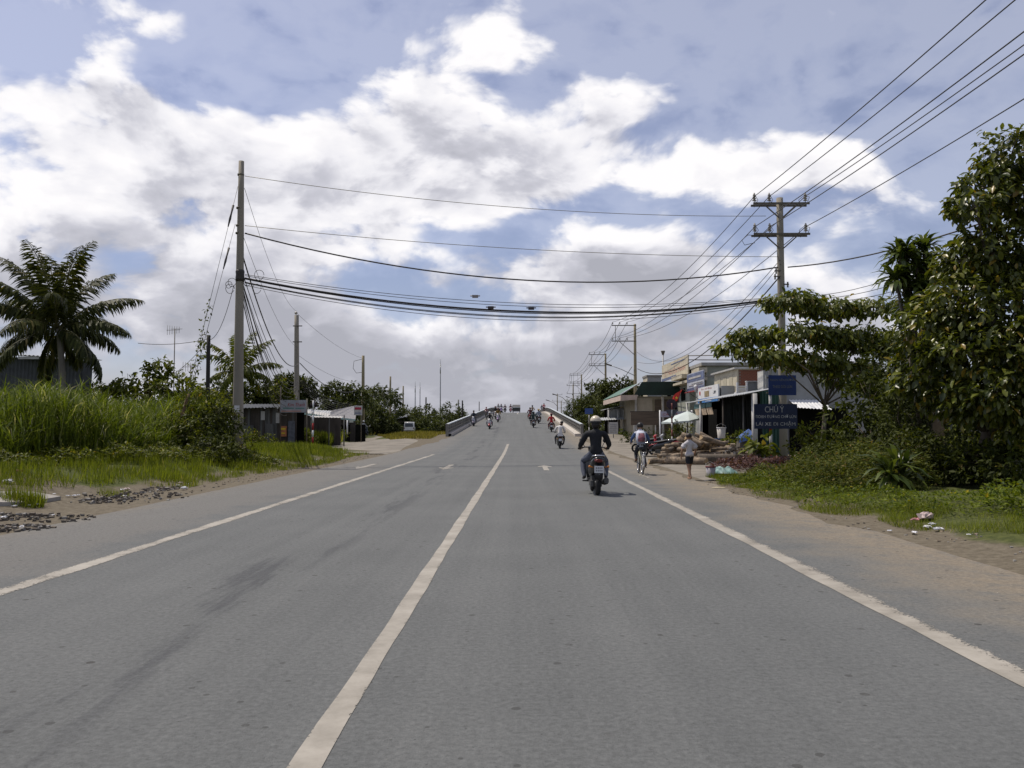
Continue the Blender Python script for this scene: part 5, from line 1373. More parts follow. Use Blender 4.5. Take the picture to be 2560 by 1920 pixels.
g = thing('billboard_house', 'two storey house under the big red lettered rooftop board', 'house', (16, 73, 0))
part_box(g, 'wall', (13.1, 66.4, -.1), (20, 79, 5.0), PLASTER_G)
part_box(g, 'floor_slab', (12.5, 66.4, 4.85), (13.2, 79, 5.02), PLASTER_C); part_box(g, 'floor_slab', (12.5, 66.4, 5.3), (13.4, 71.0, 5.62), PLASTER_C)
for k, y in enumerate((68, 71, 74.5)): part_box(g, 'window', (13.07, y, 3.6), (13.1, y + 1.8, 4.6), DARKIN)
bb = thing('rooftop_billboard', 'long cream rooftop board with faded red lettering', 'billboard', (13, 72, 6.4))
part_box(bb, 'board', (12.95, 66.2, 5.62), (13.05, 78.4, 7.1), PLASTER_C)
mb = MB(); write(mb, 'T.T.T NGUYỄN THANH', (12.94, 77.6, 6.02), (0, -1, 0), (0, 0, 1), .62, 10.4); mb.build('lettering', PALERED, bb, world=True)
mb = MB(); mb.b2((12.93, 67.5, 6.82), (12.95, 73.5, 6.90)); mb.build('small_lettering', BLUE_F, bb, world=True)
part_box(bb, 'base_band', (12.94, 71.2, 5.62), (12.95, 78.4, 5.86), BLUE_F)
mb = MB(); mb.tube([(13.0, 66.2, 7.02), (17.6, 64.6, 6.95)], .035, 5); mb.tube([(13.0, 66.2, 6.7), (17.6, 64.6, 6.55)], .035, 5); mb.build('rail', IRON, bb, world=True)
r = thing('antenna_pole', 'thin white pole with cup top behind the red lettered board', 'aerial', (14.0, 84, 0)); mb = MB(); mb.tube([(0, 0, 0), (0, 0, 8.6)], .08, 6); mb.build('mast', WHITE_D, r); mb = MB(); mb.lathe([(.05, 8.5), (.22, 8.95), (.2, 9.0)], 8); mb.build('cup', IRON, r)
g = thing('stair_tower', 'small rooftop stair tower with sunlit side coloured cream behind the green roof', 'building', (13.5, 88, 0))
part_box(g, 'wall', (12.9, 87, 0), (14.3, 90, 6.6), PLASTER); part_box(g, 'roof', (12.8, 86.9, 6.6), (14.45, 90.1, 6.78), CONC_D); part_box(g, 'lit_side_face', (12.87, 87, 0), (12.9, 90, 6.6), PLASTER_C)  # left face in paler plaster: the sun on it is put into the colour

g = thing('green_roofed_house', 'beige house with hipped green roof and pink fascia', 'house', (11, 76, 0))
part_box(g, 'wall', (9.7, 71.6, -.1), (12.9, 84, 4.05), BEIGE)
part_box(g, 'panel', (9.75, 71.54, .9), (11.0, 71.6, 3.9), mat('pale_shutter', (.42, .37, .29), .8, .1, 2)); part_box(g, 'panel', (11.2, 71.56, .9), (12.6, 71.6, 3.8), BROWNB)
for x in (9.5, 11.75): 
    mb = MB(); mb.b2((x, 71.2, -.1), (x + .16, 71.36, 4.0)); mb.build('column', WHITE_D, g, world=True)
mb = MB(); wavy_sheet(mb, (8.2, 70.2, 4.16), (8.2, 85, 4.16), (10.0, 71.4, 5.2), (10.0, 85, 5.2), 44, .03); mb.build('roof', TEALR, g, world=True)
mb = MB(); mb.prism([(9.95, 5.2), (13.1, 5.25), (13.1, 4.1), (9.3, 4.1)], .1, Matrix.Translation((0, 70.4, 0)) @ Matrix.Rotation(math.pi / 2, 4, 'X')); mb.build('gable_sheet', GREEN_D, g, world=True)
mb = MB(); mb.prism([(8.2, 3.62), (9.5, 3.75), (9.6, 4.12), (8.2, 4.1)], .08, Matrix.Translation((0, 70.25, 0)) @ Matrix.Rotation(math.pi / 2, 4, 'X')); mb.b2((8.18, 70.2, 3.66), (8.26, 85, 4.08)); mb.build('fascia', PINKF, g, world=True)
mb = MB(); mb.tube([(8.15, 70.1, 4.14), (9.97, 71.3, 5.22)], .05, 6); mb.build('ridge_cap', RAILM, g, world=True)
g = thing('lean_to_stall', 'grey lean to stall with sagging tin awning left of the green roof', 'stall', (9, 83, 0))
part_sheet(g, 'awning', ((8.0, 80.5, 3.15), (10.4, 80.5, 3.65), (8.0, 86, 3.15), (10.4, 86, 3.65)), 10, .03, TIN)
part_sheet(g, 'front_sheet', ((8.15, 81, 2.3), (10.4, 81, 2.3), (8.15, 81, 3.1), (10.4, 81, 3.4)), 10, .02, PLASTER)
part_sheet(g, 'lower_awning', ((7.4, 78.8, 2.1), (9.6, 78.8, 2.2), (7.4, 81, 2.35), (9.6, 81, 2.45)), 10, .02, TIN)
for x in (8.2, 9.1, 9.6): mb = MB(); mb.tube([(x, 80.2, 0), (x, 80.2, 3.1)], .06, 6); mb.build('post', WHITE_D, g, world=True)
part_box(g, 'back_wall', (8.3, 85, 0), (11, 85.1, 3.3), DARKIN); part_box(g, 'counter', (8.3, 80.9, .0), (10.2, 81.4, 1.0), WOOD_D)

# --- signs and street things on the right
bb = thing('brown_board', 'big blank brown board on posts in front of beige house', 'signboard', (8.65, 60, 0))
part_box(bb, 'board', (7.7, 60.0, 1.62), (9.6, 60.05, 2.56), BROWNB); part_box(bb, 'frame', (7.66, 60.05, 2.5), (9.64, 60.1, 2.6), WOOD_D)
for x in (7.95, 9.45): mb = MB(); mb.tube([(x, 60.1, -.1), (x, 60.1, 2.5)], .045, 6); mb.build('post', WHITE_D, bb, world=True)
bb = thing('cafe_frame_sign', 'white post frame with red lettered banner behind the parasol', 'sign', (10.2, 56.6, 0))
for x in (9.2, 11.3): mb = MB(); mb.tube([(x, 56.6, -.1), (x, 56.6, 2.6)], .06, 6); mb.build('post', WHITE, bb, world=True)
part_box(bb, 'board', (9.2, 56.5, 2.14), (11.3, 56.54, 2.52), mat('pale_lilac', (.42, .40, .47), .6)); mb = MB(); write(mb, 'CÀ PHÊ', (9.36, 56.49, 2.25), (1, 0, 0), (0, 0, 1), .17, 1.0); write(mb, 'GIẢI KHÁT', (10.45, 56.49, 2.25), (1, 0, 0), (0, 0, 1), .17, .8); mb.build('lettering', RED, bb, world=True)
um = thing('parasol', 'wide pale grey green parasol over the roadside stall', 'parasol', (9.55, 50, 0), 0)
mb = MB(); n = 8; ap = Vector((.2, 0, 2.42)); tilt = Matrix.Rotation(R(-6), 4, 'Y')
ring = [tilt @ Vector((1.22 * math.cos(k * math.pi / 4 + .2), 1.22 * math.sin(k * math.pi / 4 + .2), 1.86 + .04 * math.sin(k * 2))) for k in range(n)]
for k in range(n):
    a, b = ring[k], ring[(k + 1) % n]; m_ = (a + b) / 2 * .97 + Vector((0, 0, .07)); q1 = a.lerp(ap, .5) + Vector((0, 0, .05)); q2 = b.lerp(ap, .5) + Vector((0, 0, .05))
    mb.add([a, m_, b, q2, ap, q1], [(0, 1, 5), (1, 3, 5), (1, 2, 3), (5, 3, 4)], 0, False)
    mb.add([a, m_, b, a - Vector((0, 0, .1)), m_ - Vector((0, 0, .1)), b - Vector((0, 0, .1))], [(0, 3, 4, 1), (1, 4, 5, 2)], 0)
mb.build('canopy', mat('parasol_cloth', (.50, .56, .54), .8, .06, 2), um)
mb = MB(); mb.tube([(.1, 0, 0), (.2, 0, 2.5)], .025, 6); mb.build('pole', STEEL, um)
ts = thing('warning_sign', 'back of a roadside warning triangle on a red and white pole', 'road sign', (8.15, 46.2, 0))
mb = MB()
for k in range(8):
    mb.tube([(0, 0, k * .36 - .1), (0, 0, (k + 1) * .36 - .1)], .042, 8, k % 2)
mb.build('pole', [WHITE_D, mat('faded_red', (.20, .07, .06), .7)], ts)
mb = MB(); mb.prism([(-.35, .0), (0, -.56), (.35, 0)], .02, Matrix.Translation((0, .06, 2.42)) @ Matrix.Rotation(math.pi / 2, 4, 'X')); mb.build('triangle_plate', mat('sign_back_grey', (.075, .078, .095), .6, .15), ts)
mb = MB(); mb.prism([(.3 * math.cos(k * math.pi / 4 + .39), .3 * math.sin(k * math.pi / 4 + .39)) for k in range(8)], .02, Matrix.Translation((0, .06, 2.72)) @ Matrix.Rotation(math.pi / 2, 4, 'X')); mb.build('octagon_plate', mat('sign_back_dark', (.035, .022, .03), .6, .15), ts)
fl = thing('red_flag', 'red flag with yellow star hanging from a slanting pole', 'flag', (9.2, 52, 2.8))
mb = MB(); vs = []; n = 8
for j in range(n + 1):
    for i in range(n + 1):
        u, v = i / n, j / n
        vs.append((.62 - .62 * v * .55 - .58 * u * (1 - .25 * v) + .04 * math.sin(u * 7 + v * 2), .10 * math.sin(u * 6 + v * 3), 1.0 - .72 * v - .42 * u * (1 - v * .4)))
for j in range(n):
    for i in range(n): mb.add([vs[j * (n + 1) + i], vs[j * (n + 1) + i + 1], vs[(j + 1) * (n + 1) + i + 1], vs[(j + 1) * (n + 1) + i]], [(0, 1, 2, 3)], 0, True)
cloth = mb.build('cloth', FLAGR, fl)
mb = MB(); pts = [((.10 if k % 2 == 0 else .042) * math.sin(k * math.pi / 5), (.10 if k % 2 == 0 else .042) * math.cos(k * math.pi / 5)) for k in range(10)]; mb.prism(pts, .008, Matrix.Translation((.24, -.13, .46)) @ Matrix.Rotation(math.pi / 2, 4, 'X')); mb.build('star', YELLOW, fl)
mb = MB(); mb.tube([(1.6, .0, .4), (.62, 0, 1.0), (.45, 0, 1.1)], .018, 6); mb.build('pole', WOOD_D, fl)
bs = thing('notice_board', 'white notice board with grey lines standing by the clipped bush', 'sign', (7.5, 70, 0))
part_box(bs, 'board', (7.2, 70, .9), (7.92, 70.04, 1.88), WHITE_D); mb = MB()
for k in range(5): mb.b2((7.28, 69.985, 1.05 + k * .15), (7.84 - .1 * (k % 2), 70, 1.10 + k * .15))
mb.build('lettering', mat('grey_print', (.25, .25, .25), .7), bs, world=True); mb = MB(); mb.tube([(7.56, 70.06, -.1), (7.56, 70.06, 1.8)], .035, 6); mb.build('post', WOOD_G, bs, world=True)
bs = thing('blue_road_sign', 'small blue road sign on a white striped post by the bridge', 'road sign', (5.75, 72, 0))
part_box(bs, 'board', (5.38, 72.02, 2.58), (6.06, 72.05, 3.06), mat('bright_blue', (.035, .075, .24), .5, .1)); mb = MB()
for k in range(6): mb.tube([(5.74, 72.1, k * .52 - .1), (5.74, 72.1, (k + 1) * .52 - .1)], .05, 8, k % 2)
mb.build('post', [WHITE_D, IRON], bs, world=True)

ss = thing('settlement_warning_signs', 'two blue Vietnamese warning boards on a red and white striped post', 'road sign', (10.2, 35.0, gz(10.2, 35)))
Z0 = gz(10.2, 35)
mb = MB(); zz_ = [Z0 - .2, .55, 1.30, 2.05, 2.8, 3.55, 4.3]
for k in range(6): mb.tube([(10.2, 35.0, zz_[k]), (10.2, 35.0, zz_[k + 1])], .058, 10, (0, 1, 0, 1, 0, 1)[k])
mb.build('post', [RED, WHITE_D], ss, world=True)
C1 = (9.508, 34.9, 2.43); C2 = (11.265, 34.9, 1.419); U1 = (10.117, 34.92, 3.609); U2 = (11.246, 34.92, 2.79)
def board(root, lo, hi, m, frame=.02):
    o = part_box(root, 'board', (lo[0], lo[1], hi[2]), (hi[0], lo[1] + .03, lo[2]), m)
    return o
lb = board(ss, C1, C2, BLUE_D); ub = board(ss, U1, U2, BLUE)
lb['label'] = 'larger dark blue board reading drive slowly'; ub['label'] = 'upper blue board with dim lettering'
w_ = C2[0] - C1[0]; h_ = C1[2] - C2[2]; yb = C1[1] - .006
mb = MB()
write(mb, 'CHÚ Ý', (C1[0] + .25 * w_, yb, C1[2] - .34 * h_), (1, 0, 0), (0, 0, 1), .31 * h_, .44 * w_)
mb.build('lettering', LETTER, ss, world=True); mb = MB()
write(mb, 'ĐOẠN ĐƯỜNG CHỜ LÚN', (C1[0] + .03 * w_, yb, C1[2] - .60 * h_), (1, 0, 0), (0, 0, 1), .19 * h_, .94 * w_)
mb.build('lettering', LETTER, ss, world=True); mb = MB()
write(mb, 'LÁI XE ĐI CHẬM', (C1[0] + .04 * w_, yb, C1[2] - .91 * h_), (1, 0, 0), (0, 0, 1), .22 * h_, .91 * w_)
mb.build('lettering', LETTER, ss, world=True)
w_ = U2[0] - U1[0]; h_ = U1[2] - U2[2]; yb = U1[1] - .006; mb = MB()
write(mb, 'ĐOẠN NỀN ĐƯỜNG', (U1[0] + .06 * w_, yb, U1[2] - .32 * h_), (1, 0, 0), (0, 0, 1), .19 * h_, .90 * w_)
write(mb, 'THEO DÕI LÚN', (U1[0] + .15 * w_, yb, U1[2] - .64 * h_), (1, 0, 0), (0, 0, 1), .17 * h_, .70 * w_)
mb.build('lettering', LETTER_Y, ss, world=True)
for z in (C1[2] - .1, C2[2] + .1, U1[2] - .1, U2[2] + .1): part_box(ss, 'bracket', (10.05, 34.93, z - .025), (10.35, 34.99, z + .025), IRON)

kb = MB(); kb.b2((8.2, 84.0, 0), (12.2, 84.3, .16)); tag(kb.build('kerb', KERBM, None), 'pale kerb strip crossing the lot below the lean to stall', 'kerb')
pl = thing('gate_pillar', 'weathered beige gate pillar in the shade under the big tree', 'pillar', (10.55, 22, gz(10.55, 22)))
mb = MB(); mb.box((0, 0, .85), (.42, .42, 1.7)); mb.build('shaft', mat('beige_pillar', (.30, .22, .15), .9, .2, 2, .3, 20), pl); mb = MB(); mb.box((0, 0, 1.74), (.52, .52, .1)); mb.build('cap', CONC, pl)
gw = thing('garden_wall', 'low garden wall running into the shade beside the gate pillar', 'wall', (12.3, 22.4, .2)); part_box(gw, 'face', (10.85, 22.3, 0), (15.5, 22.5, 1.35), CONC_D); part_box(gw, 'coping', (10.8, 22.25, 1.35), (15.5, 22.55, 1.42), CONC)
hv = thing('covered_cart', 'handcart under a grey cover topped with blue plastic sheet', 'cart', (10.2, 38.6, gz(10.2, 38.6)))
mb = MB(); mb.add([(-.5, -.4, 0), (.4, -.4, 0), (.4, .5, 0), (-.5, .5, 0), (-.38, -.3, 1.0), (.25, -.3, 1.15), (.25, .3, 1.15), (-.38, .3, 1.0)], [(0, 1, 5, 4), (1, 2, 6, 5), (2, 3, 7, 6), (3, 0, 4, 7), (4, 5, 6, 7)]); mb.build('cover', mat('grey_brown_cover', (.10, .088, .075), .9, .25, 3, .4, 12), hv)
mb = MB(); mb.add([(-.46, -.36, .95), (.32, -.38, 1.12), (.3, .36, 1.14), (-.42, .36, .98), (.05, 0, 1.38), (-.5, -.42, .75), (.3, -.44, .98)], [(0, 1, 4), (1, 2, 4), (2, 3, 4), (3, 0, 4), (0, 5, 6, 1)]); mb.build('plastic_sheet', mat('blue_plastic', (.05, .11, .32), .5, .15, 3), hv)

# --- left hand buildings
g = thing('dark_shed', 'dark corrugated shed with overhanging roof behind the coconut palm', 'shed', (-25.5, 45, gz(-25, 45)))
part_sheet(g, 'front_wall', ((-31, 44.5, .3), (-23.25, 44.5, .3), (-31, 44.5, 5.3), (-23.05, 44.5, 5.05)), 40, .03, TIN_D)
part_sheet(g, 'side_wall', ((-23.3, 44.5, .3), (-23.3, 45.6, .3), (-23.1, 44.5, 5.0), (-23.1, 45.6, 5.0)), 6, .03, TIN_D)
part_sheet(g, 'roof', ((-31.5, 43.9, 5.55), (-22.8, 43.9, 5.05), (-31.5, 46.2, 5.65), (-22.9, 46.2, 5.15)), 40, .03, TIN)
part_box(g, 'fascia', (-26.2, 43.95, 5.02), (-22.8, 44.02, 5.16), WHITE_D); part_box(g, 'window', (-30.6, 44.4, 3.2), (-29.9, 44.46, 4.2), BLUE_D)
g = thing('grey_roofed_hut', 'small hut with pale grey tin roof between shed and shrub', 'hut', (-23.5, 47, gz(-23.5, 47)))
part_sheet(g, 'roof', ((-24.6, 46.4, 3.35), (-23.0, 46.4, 3.05), (-24.6, 48, 3.9), (-23.6, 48, 3.9)), 10, .03, TIN); part_box(g, 'wall', (-24.5, 46.6, .2), (-23.2, 48, 3.05), WOOD_D)
g = thing('low_flat_hut', 'low flat roofed hut behind the dark wooden post', 'hut', (-19.3, 50, gz(-19.3, 50)))
part_box(g, 'wall', (-20.4, 49.6, .2), (-18.0, 52, 3.45), WOOD_D); part_box(g, 'roof', (-20.6, 49.4, 3.45), (-17.9, 52.2, 3.55), TIN_D)

def plank_front(root, x0, x1, y, z0, z1, n, mats_, jag=.12):
    w = (x1 - x0) / n
    for k in range(n):
        hgt = z1 + rng.uniform(-jag, jag); mb = MB(); mb.box((x0 + (k + .5) * w, y + rng.uniform(-.02, .02), (z0 + hgt) / 2), (w * .94, .03, hgt - z0), 0, Matrix.Rotation(rng.uniform(-.012, .012), 3, 'Y'))
        mb.build('plank', mats_[rng.randrange(len(mats_))], root, world=True)
g = thing('plank_stall', 'ramshackle dark plank stall hung with posters beside the side road', 'stall', (-17.2, 58, gz(-17.2, 58)))
plank_front(g, -19.2, -15.2, 57.6, .1, 2.75, 24, [WOOD_D, WOOD_G, WOOD_D, mat('tarry_planks', (.028, .023, .02), .9, .3, 3)])
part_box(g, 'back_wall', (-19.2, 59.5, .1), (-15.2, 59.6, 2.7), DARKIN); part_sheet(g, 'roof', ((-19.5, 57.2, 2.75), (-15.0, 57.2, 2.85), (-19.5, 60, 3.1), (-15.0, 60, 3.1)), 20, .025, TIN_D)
for (lo, hi, m, lab) in [((-17.62, 57.5, 1.95), (-17.35, 57.52, 2.55), WHITE_D, 'white poster'), ((-16.60, 57.5, 1.75), (-16.36, 57.52, 2.45), WHITE_D, 'narrow white poster'), ((-16.3, 57.48, .85), (-15.86, 57.52, 1.55), mat('orange_poster', (.42, .16, .07), .7, .2, 5), 'orange poster'), ((-18.8, 57.5, .5), (-18.1, 57.53, 1.6), WOOD_G, 'grey board')]:
    o = part_box(g, 'poster', lo, hi, m); o['label'] = lab
mb = MB(); mb.b2((-16.24, 57.465, 1.30), (-15.92, 57.48, 1.42)); mb.b2((-16.2, 57.465, 1.02), (-15.96, 57.48, 1.12)); mb.build('poster_print', YELLOW, g, world=True)
part_box(g, 'door', (-17.3, 57.46, .15), (-16.75, 57.5, 1.7), WOOD_G); part_box(g, 'door', (-15.75, 57.46, .1), (-15.3, 57.5, 1.9), mat('blue_grey_door', (.10, .11, .13), .8, .2))
g = thing('tarpaulin_lean_to', 'low lean to with bright ragged roof sheets right of the plank stall', 'stall', (-14, 64, gz(-14, 64)))
for k, (a, b) in enumerate([(((-16.4, 62.5, 2.62), (-14.1, 62.5, 2.42), (-16.4, 64, 2.85), (-14.3, 64, 2.7)), TIN), (((-15.6, 61.8, 2.5), (-13.9, 61.8, 2.25), (-15.9, 62.8, 2.7), (-14.1, 62.8, 2.5)), WHITE_D), (((-15.2, 61.2, 2.20), (-12.9, 61.2, 2.15), (-15.2, 61.6, 2.30), (-12.9, 61.6, 2.25)), WHITE_D)]):
    part_sheet(g, 'roof_sheet', a, 10, .02, b)
for x in (-15.3, -14.0, -12.9): mb = MB(); mb.tube([(x, 62, 0), (x, 62, 2.35)], .05, 6); mb.build('post', WOOD_G, g, world=True)
part_box(g, 'back_wall', (-16.2, 65, 0), (-13.8, 65.1, 2.3), WOOD_D)
g = thing('long_warehouse', 'long low warehouse with pale grey roof and teal eave', 'warehouse', (-16.5, 82, gz(-16, 82)))
e0, e1, r0_, r1_ = (-20.315, 76.0, 2.822), (-15.215, 78.0, 2.122), (-20.272, 84.0, 2.802), (-18.901, 98.0, 3.986)
part_sheet(g, 'roof', (e0, e1, r0_, r1_), 40, .02, mat('warehouse_roof', (.19, .185, .19), .7, .12, 1.5))
mb = MB(); mb.beam(Vector(e0) + Vector((0, -.05, -.02)), Vector(e1) + Vector((0, -.05, -.02)), .1, .16); mb.build('eave', mat('teal_eave', (.34, .48, .45), .6, .1), g, world=True)
mb = MB(); vs = [(e0[0], 76.3, 0), (e1[0], 78.3, 0), (e1[0], 78.3, e1[2] - .15), (e0[0], 76.3, e0[2] - .15)]; mb.quad(*vs); mb.quad((e1[0], 78.3, 0), (r1_[0], 97, 0), (r1_[0], 97, r1_[2] - .15), (e1[0], 78.3, e1[2] - .15)); mb.build('wall', mat('warehouse_wall', (.062, .052, .044), .9, .2, 1.2, detail=6), g, world=True)
for x in (-16.4, -15.0): part_box(g, 'door', (x, 77.0, 0), (x + .9, 77.15, 1.7), DARKIN)
g = thing('thatched_shelter', 'small sloping roof shelter beyond the low spreading tree', 'shelter', (-19, 150, 0)); a, b = (-22.459, 148.0, 2.681), (-19.817, 148.0, 3.306)
mb = MB(); wavy_sheet(mb, a, b, (a[0], 152, a[2] + .4), (b[0], 152, b[2] + .4), 8, .03); mb.build('roof', TIN, g, world=True); part_box(g, 'wall', (a[0] + .3, 149, 0), (b[0] - .2, 151.5, a[2] - .1), WOOD_D)

# --- left signs
bn = thing('painted_banner', 'white hanging banner with red and teal lines of print on a thin pole', 'banner', (-15.0, 56, gz(-15, 56)))
a, b = (-15.879, 56.0, 3.265), (-14.15, 56.0, 2.447); w_, h_ = b[0] - a[0], a[2] - b[2]
part_box(bn, 'cloth', (a[0], 56, b[2]), (b[0], 56.02, a[2]), mat('grey_white_cloth', (.34, .35, .38), .8, .12, 2))
mb = MB(); write(mb, 'Kim Thanh', (a[0] + .28 * w_, 55.99, a[2] - .52 * h_), (1, 0, 0), (0, 0, 1), .28 * h_, .66 * w_, 0, .25); mb.build('lettering', RED, bn, world=True)
mb = MB(); mb.b2((a[0] + .10 * w_, 55.985, a[2] - .70 * h_), (a[0] + .52 * w_, 56, a[2] - .62 * h_)); mb.b2((a[0] + .58 * w_, 55.985, a[2] - .71 * h_), (a[0] + .92 * w_, 56, a[2] - .63 * h_)); mb.build('print_line', TEALP, bn, world=True)
mb = MB(); mb.b2((a[0] + .04 * w_, 55.985, a[2] - .93 * h_), (a[0] + .8 * w_, 56, a[2] - .86 * h_)); mb.build('print_line', PALERED, bn, world=True)
mb = MB(); mb.tube([(b[0] + .02, 56.05, 0), (b[0] + .02, 56.05, a[2] + .1)], .04, 6); mb.build('pole', IRON, bn, world=True); mb = MB(); mb.tube([(a[0], 56.05, 0), (a[0], 56.05, a[2] + .9)], .05, 6); mb.build('pole', WOOD_D, bn, world=True)
sp = thing('striped_sign_post', 'red and white striped signpost seen from behind on the left verge', 'road sign', (-12.745, 52.0, 0.159))
mb = MB(); z = [-.3, .28, .72, 1.14, 1.58, 2.05, 2.35]
for k in range(6): mb.tube([(0, 0, z[k]), (.02, 0, z[k + 1])], .058, 8, (1, 0, 1, 0, 1, 1)[k])
mb.build('post', [RED, WHITE], sp)
mb = MB(); mb.prism([(-.34, 0), (.34, 0), (.34, .1), (-.34, .1)], .02, Matrix.Translation((.02, .06, 2.55)) @ Matrix.Rotation(math.pi / 2, 4, 'X')); mb.prism([(-.3, .12), (.3, .12), (0, .62)], .02, Matrix.Translation((.02, .06, 2.45)) @ Matrix.Rotation(math.pi / 2, 4, 'X')); mb.build('plate', mat('sign_back_brown', (.07, .045, .04), .7, .2), sp)
mb = MB(); mb.tube([(.02, 0, 2.35), (.02, 0, 2.95)], .05, 8); mb.build('post_cap', WHITE, sp)
s2 = thing('small_shop_sign', 'small white signboard with red block and blue lines above the warehouse eave', 'sign', (-14.558, 76.0, 0.324)); a, b = (-14.944, 76.0, 3.393), (-14.202, 76.0, 2.535); w_, h_ = b[0] - a[0], a[2] - b[2]
part_box(s2, 'board', (a[0], 76, b[2]), (b[0], 76.04, a[2]), WHITE_D); part_box(s2, 'red_block', (a[0] + .1 * w_, 75.98, a[2] - .42 * h_), (a[0] + .88 * w_, 76, a[2] - .18 * h_), mat('crimson', (.33, .03, .05), .6)); mb = MB(); mb.b2((a[0] + .1 * w_, 75.985, a[2] - .86 * h_), (a[0] + .9 * w_, 76, a[2] - .8 * h_)); mb.b2((a[0] + .1 * w_, 75.985, a[2] - .72 * h_), (a[0] + .8 * w_, 76, a[2] - .68 * h_)); mb.build('print_line', BLUE_F, s2, world=True)
mb = MB(); mb.tube([(b[0] - .1, 76.08, 0), (b[0] - .1, 76.08, a[2])], .04, 6); mb.build('pole', IRON, s2, world=True)
s3 = thing('white_marker_post', 'short white post with small pale plate in front of warehouse door', 'post', (-15.325, 75.0, 0.937)); mb = MB(); mb.tube([(0, 0, -.1), (0, 0, 1.15)], .06, 8); mb.build('shaft', WHITE, s3); mb = MB(); mb.box((.35, 0, 1.05), (.36, .03, .22)); mb.build('plate', mat('yellowish_plate', (.4, .42, .36), .6), s3)


# ------------------------------------------------------------------ people and vehicles
RUBBER = mat('tyre_rubber', (.016, .016, .017), .8, .2, 6); CHROME = mat('chrome', (.55, .55, .56), .2, .05, 4, metal=.9)
ENGINE = mat('engine_metal', (.10, .10, .10), .45, .2, 6, metal=.5); SEATM = mat('seat_vinyl', (.018, .018, .020), .5, .15, 5)
PLATE = mat('number_plate', (.60, .61, .62), .5, .06, 5); TAILR = mat('tail_lens', (.10, .008, .008), .2, .1, 3); HEADL = mat('lamp_lens', (.72, .72, .70), .12, .03, 3, spec=.8)
SKIN = mat('skin', (.30, .175, .11), .6, .08, 8); HAIR = mat('black_hair', (.012, .010, .009), .45, .2, 12); SHOE = mat('dark_shoe', (.025, .020, .018), .6, .15, 6); SANDAL = mat('brown_sandal', (.12, .06, .035), .6, .15, 6)
def cloth(name, c, var=.14): return mat('cloth_' + name, c, .85, var, 5, .25, 30)
def glossy(name, c): return mat('body_' + name, c, .28, .05, 3, spec=.6)
GREYP = mat('plate_print', (.16, .16, .17), .6, .1, 8)

def torus(mb, c, Rr, r, n=22, m=8, mi=0, axis='x'):
    vs = []; fs = []
    for i in range(n):
        a = 2 * math.pi * i / n
        for j in range(m):
            b = 2 * math.pi * j / m; q = Rr + r * math.cos(b)
            p = (r * math.sin(b), q * math.cos(a), q * math.sin(a)) if axis == 'x' else (q * math.cos(a), r * math.sin(b), q * math.sin(a))
            vs.append((c[0] + p[0], c[1] + p[1], c[2] + p[2]))
    for i in range(n):
        for j in range(m): fs.append((i * m + j, ((i + 1) % n) * m + j, ((i + 1) % n) * m + (j + 1) % m, i * m + (j + 1) % m))
    mb.add(vs, fs, mi, True)

def loft(mb, rings, mi=0, smooth=True, cap=True):
    """skin between rings of equal length"""
    n = len(rings[0]); b = len(mb.v); vs = [p for r in rings for p in r]; fs = []
    for i in range(len(rings) - 1):
        for j in range(n): fs.append((i * n + j, i * n + (j + 1) % n, (i + 1) * n + (j + 1) % n, (i + 1) * n + j))
    mb.add(vs, fs, mi, smooth)
    if cap: mb.f.append([b + j for j in range(n)][::-1]); mb.m.append(mi); mb.sm.append(False); mb.f.append([b + (len(rings) - 1) * n + j for j in range(n)]); mb.m.append(mi); mb.sm.append(False)
def oval(y, z, w, h, n=12, p=2.6):
    out = []
    for k in range(n):
        a = 2 * math.pi * k / n; c, s = math.cos(a), math.sin(a)
        out.append((w / 2 * abs(c) ** (2 / p) * (1 if c > 0 else -1), y, z + h / 2 * abs(s) ** (2 / p) * (1 if s > 0 else -1)))
    return out

